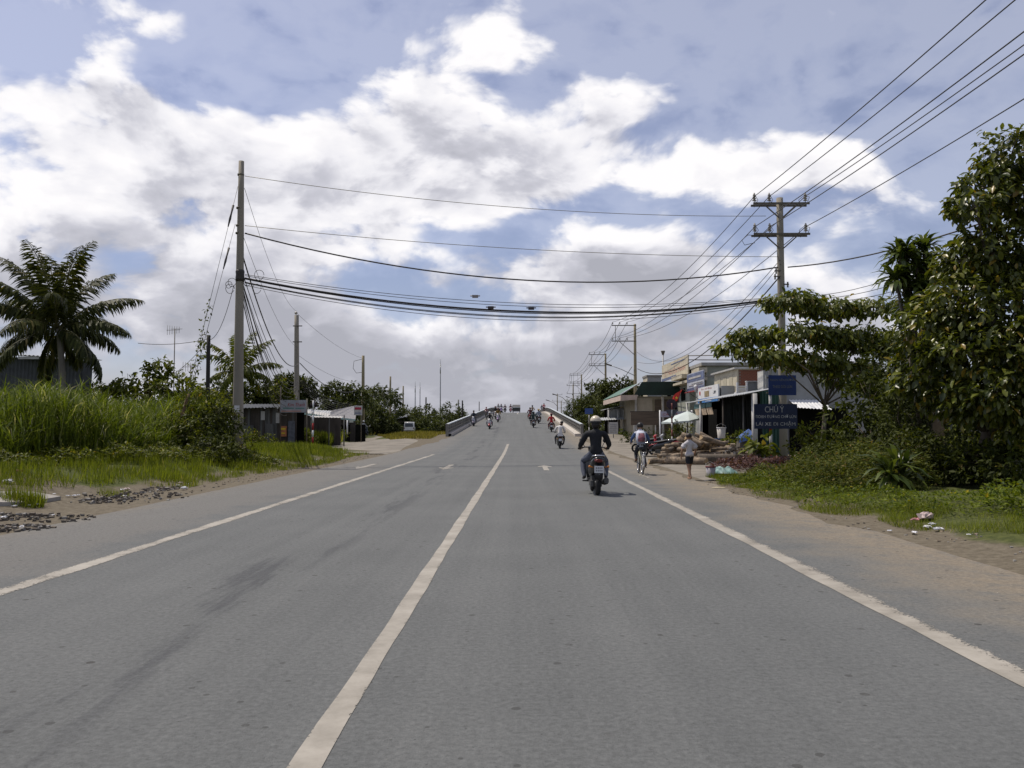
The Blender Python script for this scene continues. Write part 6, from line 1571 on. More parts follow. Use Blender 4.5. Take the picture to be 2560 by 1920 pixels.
def scooter(label, loc, rotz, body, panel=None, cat='scooter', tilt=0.0, fine=False, rack=False, group=None, pitch=0.0, steer=0.0):
    root = thing('scooter', label, cat, loc, rotz, group); root.rotation_euler = (pitch, tilt, rotz)
    panel = panel or body; n = 26 if fine else 16
    for (nm, yc, rr, tr) in (('rear_wheel', -.62, .205, .058), ('front_wheel', .62, .215, .048)):
        mb = MB(); torus(mb, (0, yc, rr + tr), rr, tr, n, 8); w = mb.build(nm, RUBBER, root)
        mb = MB(); torus(mb, (0, yc, rr + tr), rr - .045, .018, n, 6); mb.lathe([(.05, -.06), (.05, .06)], 8, Matrix.Translation((0, yc, rr + tr)) @ Matrix.Rotation(math.pi / 2, 4, 'Y'))
        for k in range(5): a = k * 1.2566; mb.tube([(0, yc, rr + tr), (0, yc + (rr - .04) * math.cos(a), rr + tr + (rr - .04) * math.sin(a))], .016, 5)
        mb.build('rim', ENGINE, w)
    # tail body: from the footboard back to a rising tail
    mb = MB(); loft(mb, [oval(-.92, .80, .10, .06), oval(-.86, .775, .24, .16), oval(-.70, .70, .32, .24), oval(-.45, .60, .36, .30), oval(-.15, .54, .34, .32), oval(.05, .46, .26, .26), oval(.16, .36, .20, .12)]); mb.build('body_panel', body, root)
    mb = MB(); loft(mb, [oval(-.84, .86, .16, .05), oval(-.70, .85, .27, .09), oval(-.45, .80, .29, .10), oval(-.2, .755, .27, .10), oval(.02, .735, .19, .08), oval(.08, .72, .10, .04)]); mb.build('seat', SEATM, root)
    mb = MB(); mb.box((0, .22, .30), (.30, .42, .06)); mb.build('footboard', SEATM, root)
    mb = MB(); loft(mb, [[(-.14, .34, .28), (.14, .34, .28), (.14, .40, .28), (-.14, .40, .28)], [(-.19, .42, .55), (.19, .42, .55), (.12, .50, .55), (-.12, .50, .55)], [(-.17, .47, .80), (.17, .47, .80), (.11, .55, .80), (-.11, .55, .80)], [(-.08, .46, .92), (.08, .46, .92), (.06, .52, .92), (-.06, .52, .92)]], 0, True); mb.build('leg_shield', panel, root)
    # front end: fork, mudguard, handlebar, lamp
    mb = MB(); mb.tube([(-.07, .62, .27), (-.07, .50, .72)], .02, 6); mb.tube([(.07, .62, .27), (.07, .50, .72)], .02, 6); mb.build('fork', ENGINE, root)
    mb = MB(); pts = [(.62 + .30 * math.cos(a), .265 + .30 * math.sin(a)) for a in [R(v) for v in (20, 50, 80, 110, 140, 165)]]
    loft(mb, [[(-.06, y, z), (.06, y, z), (.05, y, z + .015), (-.05, y, z + .015)] for y, z in pts]); mb.build('front_mudguard', body, root)
    mb = MB(); ca, sa = math.cos(steer), math.sin(steer)
    hb = [(-.34, -.10), (-.20, -.03), (0, 0), (.20, -.03), (.34, -.10)]
    hp = [(x * ca - y * sa, .44 + x * sa + y * ca, 1.00 + .03 * (abs(x) < .25)) for x, y in hb]
    mb.tube(hp, .018, 6); h = mb.build('handlebar', ENGINE, root)
    for q in (0, 4):
        g = MB(); d = (Vector(hp[q]) - Vector(hp[1 if q == 0 else 3])).normalized(); g.tube([Vector(hp[q]) - d * .10, Vector(hp[q]) + d * .02], .024, 8); g.build('grip', RUBBER, h)
        m = MB(); s_ = -1 if q == 0 else 1; m.tube([Vector(hp[1 if q == 0 else 3]), (s_ * .26, .42, 1.16)], .008, 5); m.lathe([(0, 0), (.058, .004), (.058, .014), (0, .02)], 10, Matrix.Translation((s_ * .27, .41, 1.19)) @ Matrix.Rotation(math.pi / 2, 4, 'X')); m.build('mirror', SEATM, h)
    mb = MB(); loft(mb, [oval(.40, 1.00, .16, .10), oval(.46, 1.0, .24, .16), oval(.53, .97, .22, .17), oval(.58, .95, .15, .11)]); hc = mb.build('headlamp_cowl', panel, root)
    mb = MB(); mb.lathe([(.0, .012), (.05, .008), (.065, 0)], 12, Matrix.Translation((0, .585, .95)) @ Matrix.Rotation(-math.pi / 2, 4, 'X')); mb.build('headlamp', HEADL, hc)
    # tail end
    mb = MB(); loft(mb, [oval(-.955, .76, .13, .05), oval(-.90, .77, .20, .09)]); mb.build('tail_lamp', TAILR, root)
    mb = MB(); mb.box((0, -.945, .58), (.20, .012, .15)); np_ = mb.build('number_plate', PLATE, root)
    if fine:
        mb = MB()
        for rw, zc in ((0, .61), (1, .555)):
            for k in range(4): mb.box((-.06 + k * .04, -.953, zc), (.022, .003, .036))
        mb.build('plate_marks', GREYP, np_)
    mb = MB(); loft(mb, [[(-.09, -.86, .68), (.09, -.86, .68), (.08, -.84, .68), (-.08, -.84, .68)], [(-.09, -.95, .50), (.09, -.95, .50), (.08, -.92, .50), (-.08, -.92, .50)], [(-.075, -.98, .36), (.075, -.98, .36), (.07, -.95, .36), (-.07, -.95, .36)]]); mb.build('rear_mudguard', SEATM, root)
    mb = MB(); mb.lathe([(.0, .0), (.018, .002), (.022, .012)], 8, Matrix.Translation((0, -.945, .45)) @ Matrix.Rotation(math.pi / 2, 4, 'X')); mb.build('reflector', HEADL, root)
    mb = MB(); loft(mb, [oval(-.88, .34, .10, .12), oval(-.80, .33, .12, .15), oval(-.45, .28, .11, .13), oval(-.30, .26, .06, .07), oval(0, .22, .05, .05)]); ex = mb.build('exhaust', ENGINE, root); ex.location = (.17, 0, 0)
    mb = MB(); mb.box((0, -.25, .30), (.22, .45, .24)); mb.box((-.13, -.45, .26), (.06, .42, .12)); mb.build('engine', ENGINE, root)
    for s_ in (-1, 1):
        mb = MB(); mb.tube([(s_ * .12, -.10, .28), (s_ * .29, -.10, .29)], .018, 6); mb.build('footpeg', RUBBER, root)
        mb = MB(); mb.tube([(s_ * .12, -.86, .62), (s_ * .19, -.9, .64)], .012, 5); mb.ball((s_ * .20, -.9, .64), (.03, .04, .028), 8, 5); mb.build('indicator', mat('amber_lens', (.45, .16, .02), .25, .05), root)
    mb = MB(); mb.tube([(-.10, -.55, .80), (-.13, -.82, .87), (0, -.92, .88), (.13, -.82, .87), (.10, -.55, .80)], .014, 6); mb.build('grab_rail', CHROME, root)
    if rack:
        mb = MB(); mb.box((0, -.90, .86), (.36, .16, .10)); mb.build('rear_box', PLATE, root)
    return root

# ---- bodies: one joined skeleton, skinned, then coloured by bone
def body(root, J, bones, mats_, sub=1, name='body'):
    """J: name -> (position, radius x, radius y); bones: (a, b, material index)"""
    names = list(J); ix = {n: i for i, n in enumerate(names)}
    me = D.meshes.new('skeleton'); me.from_pydata([J[n][0] for n in names], [(ix[a], ix[b]) for a, b, _ in bones], []); me.update()
    o = D.objects.new('skeleton', me); COL.objects.link(o)
    sk = o.modifiers.new('skin', 'SKIN'); sk.use_smooth_shade = True; sk.branch_smoothing = .3
    for n in names:
        v = me.skin_vertices[0].data[ix[n]]; v.radius = (J[n][1], J[n][2] if len(J[n]) > 2 else J[n][1]); v.use_root = (n == 'pelvis'); v.use_loose = False
    sb = o.modifiers.new('sub', 'SUBSURF'); sb.levels = sub; sb.render_levels = sub
    dg = bpy.context.evaluated_depsgraph_get(); out = D.meshes.new_from_object(o.evaluated_get(dg), depsgraph=dg)
    D.objects.remove(o); D.meshes.remove(me)
    nf = len(out.polygons); C = np.empty(nf * 3, np.float32); out.polygons.foreach_get('center', C); C = C.reshape(-1, 3)
    best = np.full(nf, 1e9); mi = np.zeros(nf, np.int32)
    for a, b, m in bones:
        A = np.array(J[a][0]); Bv = np.array(J[b][0]); d = Bv - A; L2 = max(1e-9, d @ d)
        t = np.clip(((C - A) @ d) / L2, 0, 1); q = A + t[:, None] * d
        rr = J[a][1] * (1 - t) + J[b][1] * t
        ds = np.linalg.norm(C - q, axis=1) - rr
        u = ds < best; best[u] = ds[u]; mi[u] = m
    out.materials.clear()
    for m in mats_: out.materials.append(m)
    out.polygons.foreach_set('material_index', mi); out.polygons.foreach_set('use_smooth', np.ones(nf, bool)); out.update()
    out.name = name
    return obj(name, out, root)

def hand(J, bones, wrist, h, fwd, side, down, mi, curl=.5, s=1.0, tag_=''):
    """palm and five bent fingers added to a skeleton; fwd: finger direction, side: towards the thumb, down: palm side"""
    fwd, side, down = (Vector(v).normalized() for v in (fwd, side, down)); W0 = Vector(h)
    pal = 'palm' + tag_; J[pal] = (tuple(W0 + fwd * .045 * s), .030 * s, .018 * s); bones.append((wrist, pal, mi))
    for k, (off, L) in enumerate(((.028, .075), (.010, .085), (-.010, .080), (-.028, .062))):
        p0 = W0 + fwd * .075 * s + side * off * s; p1 = p0 + (fwd * (1 - curl * .5) + down * curl * .6).normalized() * L * .5 * s; p2 = p1 + (fwd * (1 - curl) + down * curl * 1.2).normalized() * L * .5 * s
        for q, p in enumerate((p0, p1, p2)): J['f%d%d%s' % (k, q, tag_)] = (tuple(p), (.0095, .009, .0075)[q] * s)
        bones += [(pal, 'f%d0%s' % (k, tag_), mi), ('f%d0%s' % (k, tag_), 'f%d1%s' % (k, tag_), mi), ('f%d1%s' % (k, tag_), 'f%d2%s' % (k, tag_), mi)]
    t0 = W0 + fwd * .03 * s + side * .034 * s; t1 = t0 + (fwd * .6 + side * .6 + down * .3).normalized() * .035 * s; t2 = t1 + (fwd * .8 + down * .5).normalized() * .028 * s
    for q, p in enumerate((t0, t1, t2)): J['t%d%s' % (q, tag_)] = (tuple(p), (.012, .010, .0085)[q] * s)
    bones += [(pal, 't0' + tag_, mi), ('t0' + tag_, 't1' + tag_, mi), ('t1' + tag_, 't2' + tag_, mi)]

def face(root, c, s=1.0, fwd=1):
    """eyes, nose, mouth and ears on a head centred at c looking along +y"""
    mb = MB(); x, y, z = c
    mb.ball((x, y + .105 * s, z - .005 * s), (.014 * s, .02 * s, .024 * s), 8, 5)
    for sx in (-1, 1): mb.ball((x + sx * .092 * s, y - .005 * s, z - .005 * s), (.012 * s, .022 * s, .032 * s), 8, 5)
    mb.build('face', SKIN, root)
    mb = MB()
    for sx in (-1, 1): mb.ball((x + sx * .034 * s, y + .088 * s, z + .018 * s), (.013 * s, .008 * s, .007 * s), 8, 4)
    mb.build('eyes', BLACK, root); mb = MB(); mb.ball((x, y + .092 * s, z - .052 * s), (.024 * s, .008 * s, .006 * s), 8, 4); mb.build('mouth', mat('lips', (.22, .07, .06), .5), root)

def helmet_mesh(root, c, r, m, visor=True):
    mb = MB(); mb.ball(c, (r, r * 1.12, r * 1.0), 16, 10, 0, -.25)
    if visor: mb.prism([(-.09, .0), (.09, .0), (.06, .07), (-.06, .07)], .012, Matrix.Translation((c[0], c[1] + r * 1.02, c[2] - r * .12)))
    hm = mb.build('helmet', m, root); mb = MB(); mb.lathe([(r * 1.0, -.02), (r * 1.03, 0), (r * 1.0, .02)], 16, Matrix.Translation((c[0], c[1], c[2] - r * .22)) @ Matrix.Scale(1.12, 4, (0, 1, 0)), cap=False); mb.build('helmet_rim', SEATM, hm)
    mb = MB(); mb.tube([(-r * .95, 0 + c[1], c[2] - r * .2), (-r * .6, c[1] + .03, c[2] - r * 1.15), (r * .6, c[1] + .03, c[2] - r * 1.15), (r * .95, c[1], c[2] - r * .2)], .006, 4); mb.build('strap', SEATM, hm)

def rider(label, scoot, top, legs, head='helmet', head_m=None, sleeve=True, s=1.0, fine=False, dz=0.0, dy=0.0, skinfeet=False, lean=0.0, wide=1.0, pillion=False, lookx=0.0, skirt=None, group=None, longhair=False):
    """seated figure astride; same frame as its scooter"""
    root = thing('person', label, 'person', scoot.location, 0, group); root.rotation_euler = scoot.rotation_euler
    dy0 = dy
    def P(x, y, z): return (x * s, y * s + dy0 + lean * max(0, z - .9), .80 + (z - .80) * s + dz)
    hx = lookx
    J = {'pelvis': (P(0, -.24, .89), .16 * s, .13 * s), 'waist': (P(0, -.22, 1.05), .145 * s, .115 * s), 'chest': (P(0, -.17, 1.26), .180 * s * wide, .135 * s), 'upper': (P(0, -.14, 1.38), .13 * s * wide, .095 * s),
         'neck': (P(0, -.11, 1.475), .058 * s), 'jaw': (P(hx * .3, -.075, 1.555), .082 * s, .085 * s), 'skull': (P(hx * .3, -.085, 1.645), .093 * s, .10 * s), 'crown': (P(hx * .3, -.09, 1.70), .06 * s)}
    B = [('pelvis', 'waist', 0), ('waist', 'chest', 0), ('chest', 'upper', 0), ('upper', 'neck', 2), ('neck', 'jaw', 2), ('jaw', 'skull', 2), ('skull', 'crown', 2)]
    for n, sx in (('L', -1), ('R', 1)):
        if not pillion:
            J['sh' + n] = (P(sx * .20 * wide, -.13, 1.37), .085 * s); J['el' + n] = (P(sx * .315 * wide, .0, 1.12), .068 * s); J['fo' + n] = (P(sx * .345, .18, 1.07), .05 * s); J['wr' + n] = ((sx * .325, .285 + dy0 * 0, 1.035), .034 * s)
        else:
            J['sh' + n] = (P(sx * .19, -.12, 1.37), .08 * s); J['el' + n] = (P(sx * .27, -.02, 1.13), .06 * s); J['fo' + n] = (P(sx * .22, .10, 1.02), .045 * s); J['wr' + n] = (P(sx * .17, .19, .97), .034 * s)
        B += [('upper', 'sh' + n, 0), ('sh' + n, 'el' + n, 0), ('el' + n, 'fo' + n, 0 if sleeve else 2), ('fo' + n, 'wr' + n, 0 if sleeve else 2)]
        J['hp' + n] = (P(sx * .11, -.22, .85), .115 * s); J['kn' + n] = (P(sx * .27, .17, .73), .075 * s); J['ca' + n] = (P(sx * .275, .06, .53), .066 * s); J['an' + n] = (P(sx * .255, -.06, .37), .046 * s); J['he' + n] = (P(sx * .25, -.09, .335), .040 * s); J['to' + n] = (P(sx * .27, .12, .318), .034 * s)
        B += [('pelvis', 'hp' + n, 1), ('hp' + n, 'kn' + n, 1), ('kn' + n, 'ca' + n, 1 if not skinfeet else 2), ('ca' + n, 'an' + n, 1 if not skinfeet else 2), ('an' + n, 'he' + n, 3), ('he' + n, 'to' + n, 3)]
        if fine: hand(J, B, 'wr' + n, J['wr' + n][0], (-sx * .1, 1, -.1), (-sx, 0, 0), (0, -.2, -1), 2, .8, 1.0 * s, n)
        else: J['ha' + n] = ((J['wr' + n][0][0], J['wr' + n][0][1] + .09, J['wr' + n][0][2] - .01), .036 * s, .026 * s); B.append(('wr' + n, 'ha' + n, 2))
    body(root, J, B, [top, legs, SKIN, SANDAL if skinfeet else SHOE], 2 if fine else 1)
    hc = J['skull'][0]
    if head == 'helmet':
        mb = MB(); mb.ball((hc[0], hc[1] - .022 * s, hc[2] - .06 * s), (.098 * s, .098 * s, .115 * s), 12, 8); mb.build('hair', HAIR, root)
        helmet_mesh(root, (hc[0], hc[1], hc[2] + .03 * s), .128 * s, head_m or WHITE)
    elif head == 'cone':
        mb = MB(); mb.lathe([(.22 * s, 0), (.12 * s, .075 * s), (.0, .15 * s)], 16, Matrix.Translation((hc[0], hc[1], hc[2] + .03))); mb.build('conical_hat', head_m, root)
    elif head == 'cap':
        mb = MB(); mb.ball((hc[0], hc[1], hc[2] + .025 * s), (.108 * s, .118 * s, .095 * s), 12, 8, 0, -.1); mb.prism([(-.08, 0), (.08, 0), (.05, .09), (-.05, .09)], .012, Matrix.Translation((hc[0], hc[1] + .1 * s, hc[2] + .03))); mb.build('cap', head_m, root)
    if head in ('hair', 'cap') or longhair:
        mb = MB(); mb.ball((hc[0], hc[1] - .015 * s, hc[2] + .02 * s), (.108 * s, .112 * s, .112 * s), 12, 8, 0, -.35)
        if longhair: loft(mb, [oval(hc[1] - .08, hc[2] - .02, .19 * s, .12 * s), oval(hc[1] - .10, hc[2] - .14, .17 * s, .16 * s), oval(hc[1] - .10, hc[2] - .30, .11 * s, .16 * s)])
        mb.build('hair', HAIR, root)
    if fine: face(root, (hc[0], hc[1], hc[2] - .045 * s), s)
    return root

JEANS = cloth('jeans', (.085, .095, .125)); JEANS_D = cloth('dark_trousers', (.022, .022, .028)); JACKET = cloth('black_jacket', (.012, .013, .016), .25)
# the man riding away, nearest
p = (1.666, 18.52, 0.0)
s0 = scooter('black scooter with white number plate nearest the viewer', (p[0], p[1] + .90, p[2]), R(.5), glossy('black', (.016, .017, .019)), fine=True, tilt=R(.6))
rider('man in black jacket, jeans and cream helmet riding away on near scooter', s0, JACKET, JEANS, 'helmet', mat('cream_helmet', (.50, .44, .34), .3, .05, 3, spec=.6), True, .955, True, wide=1.06)
# others going away
def away(px_loc, label_s, label_p, bodym, top, legs, tilt=0.0, **kw):
    x, y, z = px_loc; pit = math.atan((roadz(y + 1) - roadz(y - 1)) / 2)
    s = scooter(label_s, (x, y + .62, roadz(y + .62) ), rng.uniform(-.04, .04), bodym, tilt=tilt, pitch=pit, rack=kw.pop('rack', False), panel=kw.pop('panel', None))
    return s, rider(label_p, s, top, legs, **kw)
def toward(px_loc, label_s, label_p, bodym, top, legs, tilt=0.0, **kw):
    x, y, z = px_loc; x = max(x, BXL(y) + .85); pit = -math.atan((roadz(y + 1) - roadz(y - 1)) / 2)
    s = scooter(label_s, (x, y + .62, roadz(y + .62)), math.pi + rng.uniform(-.05, .05) + kw.pop('yaw', 0), bodym, tilt=tilt, pitch=pit, panel=kw.pop('panel', None))
    return s, rider(label_p, s, top, legs, **kw)
away((2.464, 54.32, 0.104), 'dark green scooter with pale rear box ridden by woman in white', 'woman in white blouse with dark headgear leaning over her scooter', glossy('olive', (.035, .042, .022)), cloth('white_blouse', (.62, .60, .58), .06), JEANS_D, head='cap', head_m=mat('maroon_cap', (.06, .02, .02), .8), lookx=.35, lean=.12, rack=True, tilt=R(1.5), longhair=False, skinfeet=False)
away((2.901, 81.5, 1.005), 'dark scooter of the rider in red close to right kerb', 'rider in red shirt going up the bridge by the right kerb', glossy('grey', (.05, .05, .055)), cloth('red_shirt', (.36, .018, .022)), cloth('maroon_trousers', (.07, .02, .03)), head='helmet', head_m=mat('dark_red_helmet', (.10, .015, .02), .3))
away((1.3, 91.0, 1.394), 'dark scooter leading the cluster on the right lane of the bridge', 'rider in dark teal jacket nearest in the climbing cluster', glossy('grey', (.05, .05, .055)), cloth('dark_teal', (.022, .040, .040)), JEANS_D, head='helmet', head_m=mat('blue_grey_helmet', (.22, .28, .31), .3), wide=1.15)
away((1.164, 112.94, 2.294), 'red scooter at left side of the climbing cluster', 'rider in maroon top at left of the climbing cluster', glossy('red', (.42, .02, .03)), cloth('maroon', (.10, .025, .03)), JEANS_D, head='hair')
s_, _ = away((2.099, 103.0, 1.886), 'scooter carrying two people in pale blue at right of the cluster', 'driver in pale blue shirt at right of the climbing cluster', glossy('black', (.016, .017, .019)), cloth('pale_blue', (.20, .27, .35)), JEANS_D, head='helmet', head_m=mat('dark_red_helmet', (.10, .015, .02), .3))
rider('passenger in straw hat and grey blue top behind blue shirted driver', s_, cloth('grey_blue', (.20, .22, .27)), JEANS_D, 'cone', mat('straw', (.42, .32, .13), .8, .1, 6), True, .95, False, .03, -.42, pillion=True)
away((1.72, 131.02, 3.035), 'scooter of the tan shirted rider farthest in the cluster', 'rider in tan shirt and dark cap farthest in the climbing cluster', glossy('grey', (.05, .05, .055)), cloth('tan', (.28, .20, .13)), JEANS_D, head='helmet', head_m=mat('navy_helmet', (.03, .035, .05), .3))
# coming towards the viewer
toward((-5.854, 95.22, 1.567), 'purple scooter coming down beside the left railing', 'rider in dark top with red scarf coming down by left railing', glossy('purple', (.055, .03, .12)), cloth('dark_blue', (.02, .025, .045)), JEANS_D, head='cap', head_m=mat('dark_cap', (.02, .02, .03), .8), panel=glossy('pearl', (.45, .45, .5)))
toward((-3.267, 87.6, 1.255), 'red and white scooter nearest of those coming down', 'rider in black jacket and white cap on red and white scooter', glossy('red', (.42, .02, .03)), cloth('black_top', (.018, .018, .022)), JEANS, head='helmet', head_m=WHITE, panel=glossy('white', (.62, .60, .60)))
toward((-2.958, 107.76, 2.081), 'white and violet scooter second in line coming down', 'rider in yellow and black jacket on white and violet scooter', glossy('violet', (.20, .07, .30)), cloth('yellow_black', (.22, .13, .02), .5), JEANS_D, head='helmet', head_m=mat('dark_red_helmet', (.10, .015, .02), .3), panel=glossy('white', (.62, .60, .60)))
toward((-3.702, 121.34, 2.638), 'black scooter half hidden behind the violet one', 'rider with pale mask half hidden behind the violet scooter', glossy('black', (.016, .017, .019)), cloth('black_top', (.018, .018, .022)), JEANS_D, head='helmet', head_m=mat('dark_red_helmet', (.10, .015, .02), .3), panel=glossy('white', (.62, .60, .60)))
toward((-4.6, 169.0, 0), 'grey scooter at the back of the oncoming group', 'rider in grey shirt at the back of the oncoming group', glossy('grey', (.05, .05, .055)), cloth('grey', (.16, .16, .16)), JEANS_D, head='helmet', head_m=mat('dull_pink_helmet', (.22, .10, .12), .4))
toward((-4.1, 174.0, 0), 'lilac scooter in the middle of the distant oncoming group', 'rider in dark clothes on the distant lilac scooter', glossy('lilac', (.32, .22, .45)), cloth('dark_blue', (.02, .025, .045)), JEANS_D, head='helmet', head_m=mat('dark_red_helmet', (.10, .015, .02), .3))
toward((-3.4, 178.0, 0), 'dark scooter just right of the lilac one', 'rider in maroon jacket just right of the lilac scooter', glossy('black', (.016, .017, .019)), cloth('maroon', (.10, .025, .03)), JEANS_D, head='hair')
toward((-2.2, 178.0, 0), 'pink fronted scooter beside the small truck', 'rider in dark red jacket beside the small truck', glossy('pink', (.42, .16, .2)), cloth('maroon', (.10, .025, .03)), JEANS_D, head='helmet', head_m=mat('dark_red_helmet', (.10, .015, .02), .3))
ls = (-18.638, 101.0, 0.316)
s_ = scooter('scooter of grey shirted rider on the left side road', (ls[0], 101, gz(ls[0], 101) + .03), R(-25), glossy('bluegrey', (.12, .14, .18)))
rider('rider in grey shirt and white helmet on the left side road', s_, cloth('light_grey', (.33, .33, .33)), JEANS_D, 'helmet', WHITE)
PKG = 'motorbikes parked beside the timber heap'
for i, (x, y, rz, m, lab) in enumerate([(6.6, 42.0, R(60), glossy('black', (.016, .017, .019)), 'black motorbike parked nearest beside the timber heap'), (7.35, 43.6, R(70), glossy('red', (.42, .02, .03)), 'red motorbike parked second beside the timber heap'), (8.0, 45.4, R(75), glossy('silver', (.35, .36, .37)), 'silver motorbike parked under the edge of parasol'), (8.7, 43.2, R(50), glossy('blue', (.03, .06, .16)), 'dark blue motorbike parked behind the upright logs'), (7.0, 47.5, R(80), glossy('black', (.016, .017, .019)), 'black motorbike parked behind the red one')]):
    scooter(lab, (x, y, gz(x, y) + .02), rz, m, tilt=R(-7), group=PKG)

# ---- bicycle and schoolchild
def bicycle(label, loc, rotz, framem, s=1.0, fine=True):
    root = thing('bicycle', label, 'bicycle', loc, rotz); n = 28
    for nm, yc in (('rear_wheel', -.50), ('front_wheel', .52)):
        mb = MB(); torus(mb, (0, yc, .32), .30, .020, n, 6); w = mb.build(nm, RUBBER, root)
        mb = MB(); torus(mb, (0, yc, .32), .28, .010, n, 5)
        for k in range(16): a = k * math.pi / 8; mb.tube([(.02 * (-1) ** k, yc, .32), (0, yc + .28 * math.cos(a), .32 + .28 * math.sin(a))], .0025, 3, cap=False)
        mb.tube([(-.05, yc, .32), (.05, yc, .32)], .022, 8); mb.build('rim', CHROME, w)
    mb = MB()
    for a, b, r in [((0, -.05, .30), (0, -.14, .78), .018), ((0, -.05, .30), (0, .36, .72), .022), ((0, -.10, .50), (0, .37, .66), .016), ((-.05, -.50, .32), (0, -.05, .30), .012), ((.05, -.50, .32), (0, -.05, .30), .012), ((-.05, -.50, .32), (0, -.12, .66), .010), ((.05, -.50, .32), (0, -.12, .66), .010), ((0, .36, .78), (0, .39, .62), .022)]: mb.tube([a, b], r, 7)
    mb.build('frame', framem, root)
    mb = MB()
    for sx in (-1, 1): mb.tube([(0, .39, .62), (sx * .05, .42, .58), (sx * .05, .52, .32)], .014, 6)
    mb.build('fork', framem, root)
    mb = MB(); mb.tube([(0, .35, .78), (0, .33, .98)], .014, 6); mb.tube([(-.29, .12, .97), (-.24, .28, 1.0), (0, .33, .98), (.24, .28, 1.0), (.29, .12, .97)], .012, 6); mb.build('handlebar', CHROME, root)
    mb = MB(); loft(mb, [oval(-.28, .82, .20, .07), oval(-.2, .83, .21, .07), oval(-.06, .82, .10, .06), oval(.02, .81, .05, .04)]); mb.build('saddle', SEATM, root)
    mb = MB(); pts = [(-.50 + .345 * math.cos(a), .32 + .345 * math.sin(a)) for a in [R(v) for v in (60, 90, 120, 150, 180, 205)]]; loft(mb, [[(-.035, y, z), (.035, y, z), (.03, y, z + .012), (-.03, y, z + .012)] for y, z in pts]); rm = mb.build('rear_mudguard', WHITE_D, root)
    mb = MB(); mb.lathe([(0, .015), (.03, .01), (.035, 0)], 10, Matrix.Translation((0, -.85, .62)) @ Matrix.Rotation(math.pi / 2, 4, 'X')); mb.build('reflector', HEADL, root)
    mb = MB(); mb.b2((-.07, -.82, .70), (.07, -.34, .72)); mb.tube([(-.06, -.8, .70), (-.05, -.5, .32)], .008, 5); mb.tube([(.06, -.8, .70), (.05, -.5, .32)], .008, 5); mb.tube([(0, -.84, .70), (0, -.85, .58)], .012, 5); mb.build('carrier', CHROME, root)
    for sx, a in ((-1, .5), (1, .5 + math.pi)):
        mb = MB(); e = (sx * .09, -.05 + .16 * math.cos(a), .30 + .16 * math.sin(a)); mb.tube([(sx * .05, -.05, .30), e], .010, 5); mb.box((sx * .14, e[1], e[2]), (.09, .08, .025)); mb.build('pedal', ENGINE, root)
    mb = MB(); mb.tube([(-.03, .2, 0), (-.03, .2, .01)], .001, 3); 
    return root
p = (3.805, 26.82, 0.0)
bk = bicycle('old pale bicycle ridden by schoolchild along right shoulder', (p[0], p[1] + .50, p[2]), R(-1), mat('bike_paint', (.33, .31, .20), .5, .2, 6))
def cyclist(label, bike, top, legs, sleeve_m, fine, capm=None, s=1.0, skirt=None):
    root = thing('person', label, 'person', bike.location); root.rotation_euler = bike.rotation_euler
    def P(x, y, z): return (x, y, .86 + (z - .86) * s)
    J = {'pelvis': (P(0, -.17, .90), .135, .11), 'waist': (P(0, -.13, 1.05), .115, .095), 'chest': (P(0, -.06, 1.22), .14, .105), 'upper': (P(0, -.02, 1.32), .10, .08), 'neck': (P(0, .01, 1.385), .048), 'jaw': (P(0, .045, 1.445), .075, .08), 'skull': (P(0, .035, 1.52), .088, .092), 'crown': (P(0, .03, 1.57), .055)}
    B = [('pelvis', 'waist', 0), ('waist', 'chest', 0), ('chest', 'upper', 0), ('upper', 'neck', 2), ('neck', 'jaw', 2), ('jaw', 'skull', 2), ('skull', 'crown', 2)]
    for n, sx, pa in (('L', -1, .5), ('R', 1, .5 + math.pi)):
        J['sh' + n] = (P(sx * .15, -.01, 1.30), .065); J['el' + n] = (P(sx * .27, .04, 1.11), .05); J['wr' + n] = ((sx * .285, .10, 1.005), .030)
        B += [('upper', 'sh' + n, 0), ('sh' + n, 'el' + n, 4), ('el' + n, 'wr' + n, 4)]
        py, pz = -.05 + .16 * math.cos(pa), .30 + .16 * math.sin(pa)
        J['hp' + n] = (P(sx * .09, -.15, .87), .095); J['kn' + n] = ((sx * .125, .16 + .3 * (pz - .3), .60 + .42 * (pz - .3)), .062); J['an' + n] = ((sx * .135, py - .05, pz + .09), .040); J['he' + n] = ((sx * .135, py - .08, pz + .05), .036); J['to' + n] = ((sx * .14, py + .10, pz + .04), .030)
        B += [('pelvis', 'hp' + n, 1), ('hp' + n, 'kn' + n, 1), ('kn' + n, 'an' + n, 1), ('an' + n, 'he' + n, 3), ('he' + n, 'to' + n, 3)]
        if fine: hand(J, B, 'wr' + n, J['wr' + n][0], (0, 1, -.2), (-sx, 0, 0), (0, -.2, -1), 2, .8, .85, n)
        else: J['ha' + n] = ((sx * .285, .17, .99), .03); B.append(('wr' + n, 'ha' + n, 2))
    body(root, J, B, [top, legs, SKIN, SANDAL, sleeve_m], 2 if fine else 1)
    hc = J['skull'][0]
    mb = MB(); mb.ball((hc[0], hc[1] - .012, hc[2] + .015), (.105, .108, .108), 14, 9, 0, -.55); mb.build('hair' if capm is None else 'sun_hat', capm or HAIR, root)
    if skirt: mb = MB(); loft(mb, [oval(-.15, .90, .34, .20), oval(-.02, .72, .40, .22), oval(.06, .50, .36, .12)]); mb.build('skirt', skirt, root)
    if fine: face(root, (hc[0], hc[1], hc[2] - .03), .92)
    return root
cyclist('schoolchild in blue sleeved top riding the pale bicycle', bk, cloth('school_white', (.48, .50, .56), .08), cloth('navy_trousers', (.018, .020, .030)), cloth('denim_blue', (.045, .085, .19)), True)
